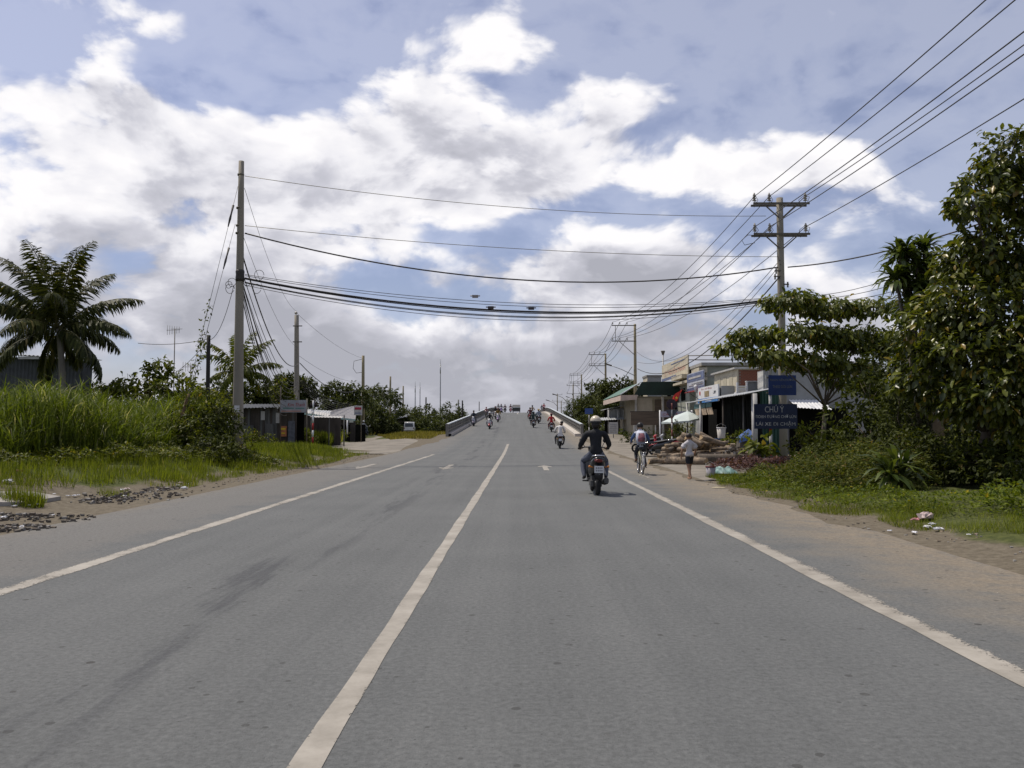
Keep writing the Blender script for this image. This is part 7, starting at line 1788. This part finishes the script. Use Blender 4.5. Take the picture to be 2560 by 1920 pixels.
bp_ = thing('backpack', 'white edged backpack with pink and brown pattern on the schoolchild', 'backpack', bk.location); bp_.rotation_euler = bk.rotation_euler
PINKPAT = mat('pink_pattern', (.34, .12, .14), .8, .3, 9, col2=(.05, .035, .05), detail=1.0)
mb = MB(); loft(mb, [[(x, y, .98) for x, y in ((-.145, -.12), (.145, -.12), (.125, -.30), (-.125, -.30))], [(x, y, 1.10) for x, y in ((-.155, -.10), (.155, -.10), (.145, -.35), (-.145, -.35))], [(x, y, 1.28) for x, y in ((-.145, -.06), (.145, -.06), (.13, -.30), (-.13, -.30))], [(x, y, 1.38) for x, y in ((-.10, -.07), (.10, -.07), (.08, -.20), (-.08, -.20))]]); mb.build('bag', cloth('lilac_white', (.50, .52, .60), .08), bp_)
mb = MB(); loft(mb, [[(x, y, 1.03) for x, y in ((-.105, -.33), (.105, -.33), (.095, -.352), (-.095, -.352))], [(x, y, 1.12) for x, y in ((-.115, -.345), (.115, -.345), (.105, -.372), (-.105, -.372))], [(x, y, 1.30) for x, y in ((-.09, -.285), (.09, -.285), (.085, -.305), (-.085, -.305))]]); mb.build('pocket', PINKPAT, bp_)
mb = MB(); mb.box((0, -.335, .975), (.27, .05, .035)); mb.build('base_band', cloth('grey_blue', (.20, .22, .27)), bp_)
for sx in (-1, 1): mb = MB(); mb.tube([(sx * .09, -.10, 1.37), (sx * .11, .0, 1.40), (sx * .12, .10, 1.30), (sx * .13, .02, 1.08), (sx * .13, -.1, 1.0)], .016, 5); mb.build('strap', cloth('grey_blue', (.20, .22, .27)), bp_)
p = (-5.693, 125.04, 2.79)
bk2 = bicycle('bicycle of the girl in pink coming down by the left kerb', (p[0] + .55, p[1] + .5, p[2]), math.pi, mat('bike_paint', (.33, .31, .20), .5, .2, 6))
cyclist('girl in pink blouse and red hat cycling down by left kerb', bk2, cloth('pink', (.40, .20, .20)), JEANS_D, cloth('pink', (.40, .20, .20)), False, mat('red_hat', (.20, .03, .04), .8), 1.0, cloth('plum_skirt', (.10, .07, .10)))

# ---- standing figures
def stander(label, loc, rotz, h, top, legs, shorts=False, fine=False, headm=None, stride=.0, arms=.12, shoe=None, sleeve=True):
    root = thing('person', label, 'person', loc, rotz); s = h / 1.70
    J = {'pelvis': ((0, 0, .93 * s), .135 * s, .105 * s), 'waist': ((0, 0, 1.07 * s), .125 * s, .095 * s), 'chest': ((0, 0, 1.25 * s), .155 * s, .11 * s), 'upper': ((0, 0, 1.37 * s), .115 * s, .085 * s), 'neck': ((0, .01 * s, 1.455 * s), .052 * s), 'jaw': ((0, .04 * s, 1.53 * s), .083 * s, .088 * s), 'skull': ((0, .03 * s, 1.60 * s), .098 * s, .102 * s), 'crown': ((0, .025 * s, 1.65 * s), .06 * s)}
    B = [('pelvis', 'waist', 0), ('waist', 'chest', 0), ('chest', 'upper', 0), ('upper', 'neck', 2), ('neck', 'jaw', 2), ('jaw', 'skull', 2), ('skull', 'crown', 2)]
    for n, sx in (('L', -1), ('R', 1)):
        st = stride * sx
        J['sh' + n] = ((sx * .175 * s, 0, 1.35 * s), .078 * s); J['se' + n] = ((sx * (.175 + arms * .75) * s, .0, 1.17 * s), .068 * s); J['el' + n] = ((sx * (.175 + arms) * s, .02 * s, 1.08 * s), .044 * s); J['wr' + n] = ((sx * (.15 + arms * .9) * s, .12 * s, .87 * s), .030 * s)
        B += [('upper', 'sh' + n, 0), ('sh' + n, 'se' + n, 0), ('se' + n, 'el' + n, 0 if sleeve == 'long' else 2), ('el' + n, 'wr' + n, 0 if sleeve == 'long' else 2)]
        J['hp' + n] = ((sx * .095 * s, 0, .88 * s), .105 * s); J['th' + n] = ((sx * .105 * s, st * .10, .62 * s), .092 * s if shorts else .075 * s); J['kn' + n] = ((sx * .105 * s, st * .16 + .02, .50 * s), .058 * s); J['ca' + n] = ((sx * .105 * s, st * .2, .34 * s), .056 * s); J['an' + n] = ((sx * .105 * s, st * .3 - .02, .09 * s), .036 * s); J['he' + n] = ((sx * .105 * s, st * .3 - .045, .045 * s), .035 * s); J['to' + n] = ((sx * .13 * s, st * .3 + .13 * s, .035 * s), .030 * s)
        lm = 2 if shorts else 1
        B += [('pelvis', 'hp' + n, 1), ('hp' + n, 'th' + n, 1), ('th' + n, 'kn' + n, lm), ('kn' + n, 'ca' + n, lm), ('ca' + n, 'an' + n, lm), ('an' + n, 'he' + n, 3), ('he' + n, 'to' + n, 3)]
        if fine: hand(J, B, 'wr' + n, J['wr' + n][0], (0, .35, -1), (0, 1, .3), (-sx, 0, 0), 2, .4, 1.0 * s, n)
        else: J['ha' + n] = ((J['wr' + n][0][0], J['wr' + n][0][1] + .03, J['wr' + n][0][2] - .10 * s), .032 * s); B.append(('wr' + n, 'ha' + n, 2))
    body(root, J, B, [top, legs, SKIN, shoe or SANDAL], 2 if fine else 1)
    hc = J['skull'][0]; mb = MB(); mb.ball((hc[0], hc[1] - .012 * s, hc[2] + .018 * s), (.115 * s, .118 * s, .115 * s), 14, 9, 0, -.5); mb.build('hair', headm or HAIR, root)
    if fine:
        face(root, (hc[0], hc[1], hc[2] - .03 * s), 1.0 * s)
        mb = MB(); loft(mb, [oval(0, 0, .34 * s, .25 * s, 14), oval(0, 0, .31 * s, .23 * s, 14)]); 
        mb.v = [(x, z * 1.0, (.86 if k < 14 else 1.0) * s) for k, (x, y, z) in enumerate(mb.v)]; mb.build('shirt_hem', top, root)
        for sx in (-1, 1): mb = MB(); mb.lathe([(.088 * s, 0), (.10 * s, -.14 * s)], 12, Matrix.Translation((sx * .20 * s, 0, 1.31 * s)) @ Matrix.Rotation(sx * -.5, 4, 'Y'), cap=False); mb.build('sleeve', top, root)
    return root
p = (4.825, 24.58, 0.0)
stander('barefoot boy in white shirt and black shorts standing by the timber', (p[0], p[1], gz(p[0], p[1]) + .03), R(22), 1.30, cloth('boy_white', (.50, .48, .49), .07), cloth('black_shorts', (.015, .016, .020)), True, True, mat('brown_hair', (.030, .020, .014), .5, .2, 10), .55, .13, SKIN)
p = (7.134, 260.0, 3.365); stander('pedestrian in red at the right edge of bridge crest', (4.65, 174, roadz(174) + .22), R(10), 1.68, cloth('red_shirt', (.36, .018, .022)), cloth('maroon_trousers', (.07, .02, .03)), sleeve='long')
stander('pedestrian in dark clothes walking just left of one in red', (4.3, 178, roadz(178) + .02), R(-20), 1.6, cloth('dark_blue', (.02, .025, .045)), cloth('light_grey', (.33, .33, .33)), sleeve='long')

# ---- truck on the crest and van on the grass
x0 = -1.12; y0 = 196
tk = thing('small_truck', 'small truck with cream canvas box coming over the bridge crest', 'truck', (x0, y0, roadz(y0)), 0)
mb = MB(); loft(mb, [[(-.9, 0, .45), (.9, 0, .45), (.9, 0, .9), (-.9, 0, .9)], [(-.9, 3.6, .45), (.9, 3.6, .45), (.9, 3.6, .9), (-.9, 3.6, .9)]], 0, False); mb.build('chassis', ENGINE, tk)
mb = MB(); loft(mb, [[(-.93, -.05, .85), (.93, -.05, .85), (.93, -.05, 1.30), (-.93, -.05, 1.30)], [(-.93, 2.4, .85), (.93, 2.4, .85), (.93, 2.4, 1.30), (-.93, 2.4, 1.30)]], 0, False); mb.build('cargo_bed', mat('dark_green_paint', (.025, .030, .022), .5), tk)
mb = MB(); loft(mb, [[(-.93, 0, 1.30), (.93, 0, 1.30), (.90, 0, 1.95), (-.90, 0, 1.95)], [(-.93, 2.4, 1.30), (.93, 2.4, 1.30), (.90, 2.4, 1.95), (-.90, 2.4, 1.95)]], 0, False); mb.build('canvas_box', mat('cream_canvas', (.62, .56, .48), .85, .15, 3), tk)
mb = MB(); mb.b2((-.94, -.07, 1.25), (.94, -.05, 1.33)); mb.build('trim', RAILM, tk)
mb = MB(); loft(mb, [[(-.85, 2.6, .5), (.85, 2.6, .5), (.8, 2.6, 1.85), (-.8, 2.6, 1.85)], [(-.85, 3.8, .5), (.85, 3.8, .5), (.78, 3.5, 1.8), (-.78, 3.5, 1.8)]], 0, False); mb.build('cab', WHITE_D, tk)
for sx in (-1, 1):
    for yy in (.6, 3.1): mb = MB(); torus(mb, (sx * .78, yy, .34), .25, .09, 16, 6); mb.build('wheel', RUBBER, tk)
    mb = MB(); mb.box((sx * .80, -.06, .78), (.16, .03, .1)); mb.build('tail_lamp', TAILR, tk)
vx = (-18.072, 138.0, 0.465)
vn = thing('white_van', 'white minivan parked on the grass strip left of the bridge', 'van', (vx[0], 138, gz(vx[0], 138)), R(4))
mb = MB(); loft(mb, [[(-.80, -1.9, .35), (.80, -1.9, .35), (.82, -1.9, .95), (.70, -1.75, 1.78), (-.70, -1.75, 1.78), (-.82, -1.9, .95)], [(-.84, -1.2, .30), (.84, -1.2, .30), (.86, -1.2, .98), (.74, -1.2, 1.86), (-.74, -1.2, 1.86), (-.86, -1.2, .98)], [(-.84, .9, .30), (.84, .9, .30), (.86, .9, .98), (.72, .6, 1.86), (-.72, .6, 1.86), (-.86, .9, .98)], [(-.82, 1.6, .30), (.82, 1.6, .30), (.84, 1.6, .95), (.74, 1.5, 1.05), (-.74, 1.5, 1.05), (-.84, 1.6, .95)], [(-.7, 1.95, .38), (.7, 1.95, .38), (.72, 1.95, .8), (.6, 1.93, .86), (-.6, 1.93, .86), (-.72, 1.95, .8)]], 0, True); mb.build('body', glossy('van_white', (.55, .54, .52)), vn)
GLASS = mat('dark_glass', (.010, .012, .014), .08, .05, 2, spec=.7)
mb = MB(); mb.add([(-.66, -1.90, 1.08), (.66, -1.90, 1.08), (.60, -1.79, 1.62), (-.60, -1.79, 1.62)], [(0, 1, 2, 3)]); mb.build('rear_window', GLASS, vn)
for sx in (-1, 1):
    mb = MB(); mb.add([(sx * .872, -1.1, 1.05), (sx * .872, .6, 1.05), (sx * .775, .5, 1.65), (sx * .785, -1.1, 1.65)], [(0, 1, 2, 3)]); mb.build('side_window', GLASS, vn)
    for yy in (-1.25, 1.2): mb = MB(); torus(mb, (sx * .76, yy, .30), .22, .085, 16, 6); mb.lathe([(.16, -.04), (.16, .04)], 10, Matrix.Translation((sx * .76, yy, .3)) @ Matrix.Rotation(math.pi / 2, 4, 'Y')); mb.build('wheel', RUBBER, vn)
    mb = MB(); mb.box((sx * .74, -1.90, .85), (.12, .05, .22)); mb.build('tail_lamp', TAILR, vn)
mb = MB(); mb.box((0, -1.93, .45), (1.6, .08, .16)); mb.build('bumper', ENGINE, vn); mb = MB(); mb.box((0, -1.945, .68), (.42, .02, .14)); mb.build('number_plate', PLATE, vn)


# ------------------------------------------------------------------ timber heap
LOGB = mat('log_bark', (.20, .155, .11), .9, .55, 5, .6, 22, stretch=(1, .3, 1), detail=6); LOGD = mat('log_dark_bark', (.11, .09, .07), .9, .3, 5, .6, 22, stretch=(1, .3, 1), detail=6); LOGE = mat('log_cut_end', (.33, .235, .13), .8, .18, 9, detail=6); LOGED = mat('old_cut_end', (.15, .11, .075), .85, .2, 9)
def log(label, c, L, r, yaw, pitch=0.0, dark=False, group='logs in the timber heap'):
    o_ = Vector(c); n = 7; mb = MB()
    d = Vector((math.cos(yaw) * math.cos(pitch), math.sin(yaw) * math.cos(pitch), math.sin(pitch)))
    side = Vector((-math.sin(yaw), math.cos(yaw), 0)); bend = rng.uniform(-.05, .05) * L
    pts = [d * (L * (i / (n - 1) - .5)) + side * bend * math.sin(math.pi * i / (n - 1)) for i in range(n)]
    mb.tube(pts, [r * (1.06 - .12 * i / n) * rng.uniform(.95, 1.05) for i in range(n)], 10, 0)
    mb.m[-1] = mb.m[-2] = 1
    if rng.random() < .5:
        k = rng.randrange(2, 5); q = pts[k]; e = (side * rng.choice((-1, 1)) + Vector((0, 0, .7))).normalized(); mb.tube([q, q + e * r * 1.5], [r * .35, r * .28], 6, 0)
    mb.v = [(x * (1 + .05 * math.sin(19 * x + 7 * y + 23 * z)), y * (1 + .05 * math.sin(17 * y + 11 * x)), z + .008 * math.sin(31 * x + 13 * y)) for x, y, z in mb.v]
    return tag(mb.build('log', [LOGD if dark else LOGB, LOGED if dark else LOGE], None, loc=o_), label, 'log', group)
GL = 'short tan log lying in the timber heap by the right shoulder'
log('thick log slanting towards the road in front of the timber heap', (6.5, 33.6, .17), 1.9, .15, R(-48), 0.0)
log('dark thick log lying crosswise behind the standing boy', (7.75, 34.0, .22), 1.5, .21, R(4), 0.0, True)
log('dark log end on beside the crosswise one', (8.7, 34.2, .22), .9, .20, R(70), 0.0, True)
log('pale short log lying nearest the road at the heap end', (5.55, 34.4, .12), .9, .11, R(12), 0.0)
k = 0
for lvl in range(4):
    cnt = (16, 15, 13, 9)[lvl]
    for i in range(cnt):
        r = rng.uniform(.06, .125); t = (i + .5) / cnt
        y = 35.2 + lvl * .55 + rng.uniform(-.1, .6) + (1.8 - .35 * lvl) * (i % 3) * .55
        x = 5.9 + lvl * .28 + t * (3.5 - lvl * .5) + rng.uniform(-.15, .15)
        zl = gz(x, y) + .11 + lvl * .20 + rng.uniform(-.03, .06)
        yaw = rng.choice((R(10), R(-15), R(35), R(-40), R(60), R(-62))) + rng.uniform(-.2, .2)
        log(GL, (x, y, zl), rng.uniform(.7, 1.5), r, yaw, rng.uniform(-.16, .16) + (.12 if lvl > 1 else 0), rng.random() < .22); k += 1
for i in range(9):
    x = 7.9 + rng.uniform(-.9, .9); y = 36.2 + rng.uniform(-.6, .8)
    log('log propped at a slant on the top of heap', (x, y, gz(x, y) + .86 + rng.uniform(-.05, .12)), rng.uniform(.9, 1.3), rng.uniform(.08, .12), R(rng.choice((-35, -42, -28, 130, 20))), R(rng.uniform(-30, -14)), False, 'logs slanting on top of the timber heap')
for i in range(10):
    x = 5.2 + rng.uniform(0, 1.6); y = 35.2 + rng.uniform(0, 3.0)
    log('thin branch lying at the road end of timber heap', (x, y, gz(x, y) + .06 + rng.uniform(0, .25)), rng.uniform(.6, 1.3), rng.uniform(.025, .05), R(rng.uniform(-30, 40)), 0, rng.random() < .3, 'branches at the end of the timber heap')
# firewood scraps right of the heap
def scraps(name, label, boxes, n, size, materials, cat):
    V, F, b = [], [], 0
    mb = MB()
    for i in range(n):
        cx, cy, rx, ry, h = boxes[rng.randrange(len(boxes))]; a = rng.uniform(0, 6.28); q = math.sqrt(rng.random())
        x, y = cx + rx * q * math.cos(a), cy + ry * q * math.sin(a); s = size * rng.uniform(.4, 1.4)
        rot = Matrix.Rotation(rng.uniform(0, 6), 3, 'Z') @ Matrix.Rotation(rng.uniform(-.5, .5), 3, 'X')
        vs = [rot @ Vector((rng.uniform(.6, 1) * sx * s, rng.uniform(.5, 1) * sy * s * .7, rng.uniform(.4, .8) * sz * s * .8)) for sz in (-1, 1) for sy in (-1, 1) for sx in (-1, 1)]
        c = Vector((x, y, gz(x, y) + h * (1 - q) * rng.random() + s * .15))
        mb.add([v + c for v in vs], [(0, 2, 3, 1), (4, 5, 7, 6), (0, 1, 5, 4), (2, 6, 7, 3), (0, 4, 6, 2), (1, 3, 7, 5)], rng.randrange(len(materials)))
    return tag(mb.build(name, materials), label, cat, None, 'stuff')
STONE = mat('dark_rubble', (.105, .092, .075), .95, .3, 5); STONE2 = mat('grey_rubble', (.20, .19, .175), .95, .25, 5)
scraps('firewood_scraps', 'heap of bark and split wood scraps right of the logs', [(9.3, 34.0, .9, 1.4, .7), (8.9, 35.2, 1.0, 1.3, .9)], 520, .10, [LOGD, LOGB, LOGE, STONE2], 'scraps')
scraps('rubble', 'dark broken rubble along the edge of left shoulder', [(-8.31, 18.2, -0.001)[:2] + (1.1, 1.6, .16), (-8.572, 17.68, 0.0)[:2] + (.5, .8, .08), (-8.739, 20.62, 0.002)[:2] + (.35, .9, .05)], 300, .036, [STONE, LOGD, STONE, STONE2], 'rubble')
scraps('rubble', 'dark muddy rubble at the left border of the picture', [(-7.621, 12.76, -0.001)[:2] + (.6, .5, .06), (-8.124, 14.04, -0.0)[:2] + (1.1, .8, .12), (-8.705, 14.34, 0.001)[:2] + (.8, .6, .07)], 320, .036, [STONE, LOGD, STONE, STONE2], 'rubble')
scraps('gravel', 'loose grit and crumbs along both road edges', [(-8.0, 20 + i * 4, .5, 2.2, .01) for i in range(9)] + [(5.3 + .5 * (i < 1), 10.5 + i * 3, .5, 1.6, .01) for i in range(5)] + [(7.0, 30, 2, 5, .01)], 620, .020, [STONE, STONE2, LOGB], 'gravel')
sl = MB(); sq = [(-9.599, 14.66, 0.158), (-10.116, 15.44, 0.289), (-9.724, 16.92, 0.166), (-9.222, 17.06, 0.06), (-9.224, 15.8, 0.055)]
sl.add([(x, y, z + .05) for x, y, z in sq] + [(x, y, z - .2) for x, y, z in sq], [(4, 3, 2, 1, 0)] + [(i, (i + 1) % 5, 5 + (i + 1) % 5, 5 + i) for i in range(5)])
tag(sl.build('concrete_slab', mat('slab_concrete', (.30, .28, .25), .9, .2, 1.5, .3, 18, detail=7)), 'pale broken concrete slab lying on the left bank', 'slab')

# ------------------------------------------------------------------ stall things
def bucket(label, loc, h, r, m, rim=None, name='bucket'):
    root = thing(name, label, 'bucket', loc); mb = MB(); mb.lathe([(r * .8, 0), (r, h), (r * .95, h), (r * .76, .02)], 16, None, 0, True, False); mb.build('pail', m, root)
    mb = MB(); mb.lathe([(r * .98, h - .03), (r * 1.06, h - .02), (r * 1.06, h + .012), (r * .96, h + .012)], 16, None, 0, True, False); mb.build('rim', rim or m, root)
    mb = MB(); mb.tube([(-r * 1.02, 0, h - .03), (-r * .9, .06, h + r * .5), (0, .1, h + r * .95), (r * .9, .06, h + r * .5), (r * 1.02, 0, h - .03)], .006, 4); mb.build('handle', STEEL, root); return root
x, y = 5.66, 25.6; bucket('pale bucket with dark red rim on the grass behind boy', (x, y, gz(x, y)), .34, .15, mat('pale_plastic', (.30, .29, .31), .5, .1, 4), mat('maroon_plastic', (.14, .03, .03), .5))
x, y = 8.75, 37.4; bucket('white drum standing at the back of the timber heap', (x, y, 1.0), .46, .20, mat('white_plastic', (.50, .47, .42), .5, .08, 3), WHITE, 'drum')
def crumple(name, label, loc, s, m, cat, flat=.5, group=None, rz=0.0):
    """a crushed bag or wrapper: folded, thin at the edges, lying on the ground"""
    mb = MB(); n, mm = 13, 8; vs = []; fs = []; ph0 = [rng.uniform(0, 6.28) for _ in range(6)]
    for i in range(mm + 1):
        ph = -math.pi / 2 + math.pi * i / mm
        for j in range(n):
            th = 2 * math.pi * j / n
            k = .78 + .22 * math.sin(2 * th + ph0[0]) + .16 * math.sin(3 * th + 2 * ph + ph0[1]) + .13 * math.sin(7 * th - 3 * ph + ph0[2]) + rng.uniform(-.06, .06)
            z = s * flat * (.35 + .55 * math.sin(ph) + .22 * math.sin(4 * th + ph0[3]) * math.cos(ph) + .16 * math.sin(9 * th + 5 * ph + ph0[4]))
            vs.append((s * k * math.cos(ph) * math.cos(th), s * .7 * k * math.cos(ph) * math.sin(th), max(0, z)))
    for i in range(mm):
        for j in range(n): fs.append((i * n + j, i * n + (j + 1) % n, (i + 1) * n + (j + 1) % n, (i + 1) * n + j))
    mb.add(vs, fs, 0, False); o = mb.build(name, m, None, loc=loc); o.rotation_euler = (0, 0, rz); return tag(o, label, cat, group)
BAGW = mat('white_bag', (.62, .62, .64), .45, .10, 8); BAGP = mat('pinkish_bag', (.46, .36, .34), .5, .2, 8); BAGT = mat('teal_bag', (.17, .28, .26), .5, .25, 6); BAGD = mat('dark_bag', (.03, .03, .03), .5, .2, 6); BAGY = mat('yellowish_paper', (.50, .44, .26), .7, .15, 8); BAGR = mat('reddish_scrap', (.26, .09, .06), .7, .2, 8)
def on(px_loc): return (px_loc[0], px_loc[1], gz(px_loc[0], px_loc[1]) + .03)
x, y = 6.3, 26.6
tl = MB(); n, m_ = 22, 8
for j in range(m_ + 1):
    for i in range(n + 1):
        u, v = i / n, j / m_
        e = min(1, 4 * u, 4 * (1 - u), 4 * v, 4 * (1 - v))
        tl.v.append((-.42 + .84 * u + .05 * math.sin(v * 7 + u * 3), -.26 + .52 * v + .06 * math.sin(u * 9), .17 + e * (.05 + .045 * math.sin(u * 17 + v * 5) + .03 * math.sin(v * 11 - u * 8)) - .10 * (1 - e)))
for j in range(m_):
    for i in range(n): tl.f.append([j * (n + 1) + i, j * (n + 1) + i + 1, (j + 1) * (n + 1) + i + 1, (j + 1) * (n + 1) + i]); tl.m.append(0); tl.sm.append(True)
tag(tl.build('plastic_sheet', BAGT, None, loc=(x, y, gz(x, y))), 'crumpled teal plastic sheet beside the pale bucket', 'plastic sheet')
crumple('sack', 'low earth coloured sack under the teal plastic sheet', (6.35, 26.75, gz(6.35, 26.75)), .34, mat('earth_sack', (.13, .105, .075), .9, .2, 5), 'sack', .45)
tb = thing('stall_table', 'white topped stall table behind the timber heap', 'table', (9.05, 43.9, gz(9.05, 43.9)))
mb = MB(); mb.box((0, 0, .84), (1.05, .7, .04)); mb.build('table_top', WHITE, tb)
for sx in (-1, 1):
    for sy in (-1, 1): mb = MB(); mb.tube([(sx * .48, sy * .3, 0), (sx * .48, sy * .3, .83)], .025, 6); mb.build('leg', STEEL, tb)
def chair(label, loc, rz):
    r = thing('plastic_chair', label, 'chair', loc, rz, 'blue plastic chairs at the stall'); m = mat('chair_blue', (.045, .12, .30), .45, .08, 4)
    mb = MB(); mb.box((0, 0, .44), (.42, .42, .03)); mb.build('seat', m, r)
    mb = MB()
    for k in range(5): mb.box((-.16 + k * .08, -.2, .66), (.035, .02, .38))
    mb.tube([(-.2, -.2, .44), (-.2, -.22, .88), (.2, -.22, .88), (.2, -.2, .44)], .02, 6); mb.build('backrest', m, r)
    for sx in (-1, 1):
        for sy in (-1, 1): mb = MB(); mb.tube([(sx * .18, sy * .18, .43), (sx * .21, sy * .21, 0)], .02, 6); mb.build('leg', m, r)
for (x, y, rz, lab) in [(9.55, 45.6, R(170), 'blue plastic chair left of white stall table'), (9.9, 46.3, R(200), 'blue plastic chair behind white stall table'), (9.7, 42.6, R(20), 'blue plastic chair in front of the tarpaulin shop')]: chair(lab, (x, y, gz(x, y)), rz)
tree('potted_shrub', 'leafy shrub growing beside the stall table', (8.4, 46.8, 0), [(8.4, 46.8, 1.0, .55, .5, .5), (8.7, 47.2, 1.5, .4, .4, .35)], 520, .16, LV_DARK, trunk_r=.04, cat='shrub')
tree('potted_shrub', 'dark shrub under the white frame sign', (9.9, 53.5, 0), [(9.9, 53.5, .9, .8, .6, .6), (10.4, 54, 1.3, .5, .4, .4)], 620, .17, LV_SHRUB, trunk_r=.04, cat='shrub')
tree('potted_shrub', 'bush in front of the dark tarpaulins', (10.0, 40.4, .1), [(10.0, 40.4, .7, .5, .5, .45), (9.7, 39.3, .6, .5, .5, .4), (10.5, 39.0, .9, .4, .4, .4)], 620, .15, LV_SHRUB, trunk_r=.04, cat='shrub')
tree('potted_shrub', 'bush behind the brown board posts', (9.0, 63, .1), [(8.2, 63, .6, .8, .6, .5), (9.2, 63.4, .8, .8, .6, .55)], 620, .2, LV_DARK, trunk_r=.04, cat='shrub')
tree('garden_flowers', 'yellow flowered plant on top of the wood scraps', (9.0, 34.9, .6), [(9.0, 34.9, 1.15, .35, .3, .22)], 240, .09, LV_COVER, trunk_r=.02, cat='plant')

# ------------------------------------------------------------------ litter
LG_ = 'litter along the left verge'; N_ = 'white plastic scrap among the litter along the left verge'
for i, (pt, s, m) in enumerate([((-9.243, 17.62, 0.07), 0.072, BAGW), ((-9.244, 17.78, 0.074), 0.043, BAGW), ((-9.302, 17.48, 0.082), 0.050, BAGW), ((-9.212, 15.48, 0.055), 0.058, BAGW), ((-9.134, 15.8, 0.04), 0.058, BAGW), ((-9.099, 16.04, 0.033), 0.079, BAGW), ((-9.526, 17.36, 0.123), 0.050, BAGW), ((-9.156, 19.54, 0.052), 0.079, BAGW), ((-8.605, 18.5, -0.0), 0.058, BAGW), ((-8.642, 20.28, -0.002), 0.036, BAGW), ((-8.73, 21.68, 0.006), 0.072, BAGW), ((-7.505, 12.82, -0.001), 0.050, BAGW), ((-8.559, 14.1, -0.001), 0.072, BAGW), ((-7.961, 14.5, -0.002), 0.043, BAGW), ((-9.323, 25.3, 0.065), 0.058, BAGW), ((-9.957, 32.98, 0.232), 0.058, BAGW), ((-9.918, 33.48, 0.213), 0.043, BAGW), ((-9.813, 34.1, 0.189), 0.072, BAGW), ((-9.709, 34.3, 0.165), 0.058, BAGW), ((-9.53, 32.38, 0.119), 0.086, BAGW), ((-9.236, 27.14, 0.062), 0.050, BAGW), ((-9.563, 29.44, 0.106), 0.043, BAGW), ((-9.233, 29.54, 0.046), 0.043, BAGW), ((-9.128, 37.92, 0.043), 0.072, BAGW), ((-10.285, 24.24, 0.306), 0.043, BAGW), ((-19.316, 85.14, 0.342), 0.101, BAGW), ((-18.436, 71.22, 0.33), 0.086, BAGW), ((-8.825, 45.88, 0.017), 0.101, BAGW), ((-8.718, 22.3, 0.005), 0.036, BAGW), ((-9.733, 16.14, 0.174), 0.050, BAGW), ((-15.472, 65.5, 0.179), 0.130, BAGW)]):
    crumple('litter', N_, on(pt), s, m, 'litter', .35, LG_, rng.uniform(0, 6))
for pt, s, m, lab in [((-10.586, 17.54, 0.355), 0.144, BAGW, 'large white plastic bag on the bank at left border'), ((-11.293, 19.12, 0.485), 0.115, BAGR, 'reddish torn carton beneath the reeds at left'), ((-9.129, 19.74, 0.047), 0.094, BAGP, 'pinkish bag on the dark rubble'), ((-8.915, 22.32, 0.025), 0.086, BAGP, 'pale pink bag at the end of the rubble'), ((-9.626, 28.84, 0.121), 0.108, BAGW, 'bluish white bag on the grass below tall left pole'), ((-8.908, 27.04, 0.017), 0.108, BAGD, 'black bag at the grass edge below tall left pole'), ((-10.596, 32.98, 0.402), 0.122, BAGP, 'torn orange and pink packaging in the grass by tall left pole'), ((-8.172, 20.66, -0.0), 0.130, BAGW, 'long white sheet of paper at the grass edge on left'), ((-8.881, 43.22, 0.022), 0.180, BAGY, 'yellowish wrapper where grass strip meets the gravel'), ((-19.004, 72.88, 0.371), 0.144, BAGY, 'yellow paper beside the banner pole'), ((-14.85, 79.48, 0.121), 0.180, BAGW, 'white stick shaped scrap on the side road edge')]:
    crumple('litter', lab, on(pt), s, m, 'litter', .45, None, rng.uniform(0, 6))
crumple('plastic_bag', 'beige knotted plastic bag on the ground cover at right', on((6.106, 13.02, 0.112)), .17, BAGP, 'bag', .62)
crumple('plastic_bag', 'pink scrap tucked under the beige knotted bag', on((5.983, 13.04, 0.086)), .09, mat('pink_bag', (.55, .25, .27), .5), 'bag', .4)
for pt, s in [((5.816, 12.36, 0.057), 0.086), ((5.834, 12.08, 0.062), 0.086), ((5.505, 12.08, 0.018), 0.058), ((5.296, 12.4, 0.001), 0.043), ((5.953, 12.5, 0.081), 0.072), ((5.914, 11.4, 0.076), 0.029)]: crumple('litter', 'white torn plastic below the beige bag on the right verge', on(pt), s, BAGW, 'litter', .4, 'litter on the right verge', rng.uniform(0, 6))
q = (4.33, 7.82, 0.0); pm = MB(); pm.add([(-.13, -.05, .004), (.0, -.07, .022), (.14, -.04, .006), (.13, .05, .012), (0, .06, .030), (-.12, .05, .008)], [(0, 1, 4, 5), (1, 2, 3, 4)]); tag(pm.build('paper_scrap', BAGW, None, loc=(q[0], q[1], -.035)), 'white paper scrap lying on the right shoulder', 'paper')
q = (4.864, 21.22, 0.0); pm = MB(); pm.add([(-.2, -.05, .004), (.0, -.07, .02), (.2, -.04, .006), (.16, .05, .012), (0, .06, .025), (-.12, .05, .008)], [(0, 1, 4, 5), (1, 2, 3, 4)]); tag(pm.build('paper_scrap', BAGY, None, loc=(q[0], q[1], gz(q[0], q[1]) + .02)), 'pale scrap at the grass edge by the boy', 'paper')
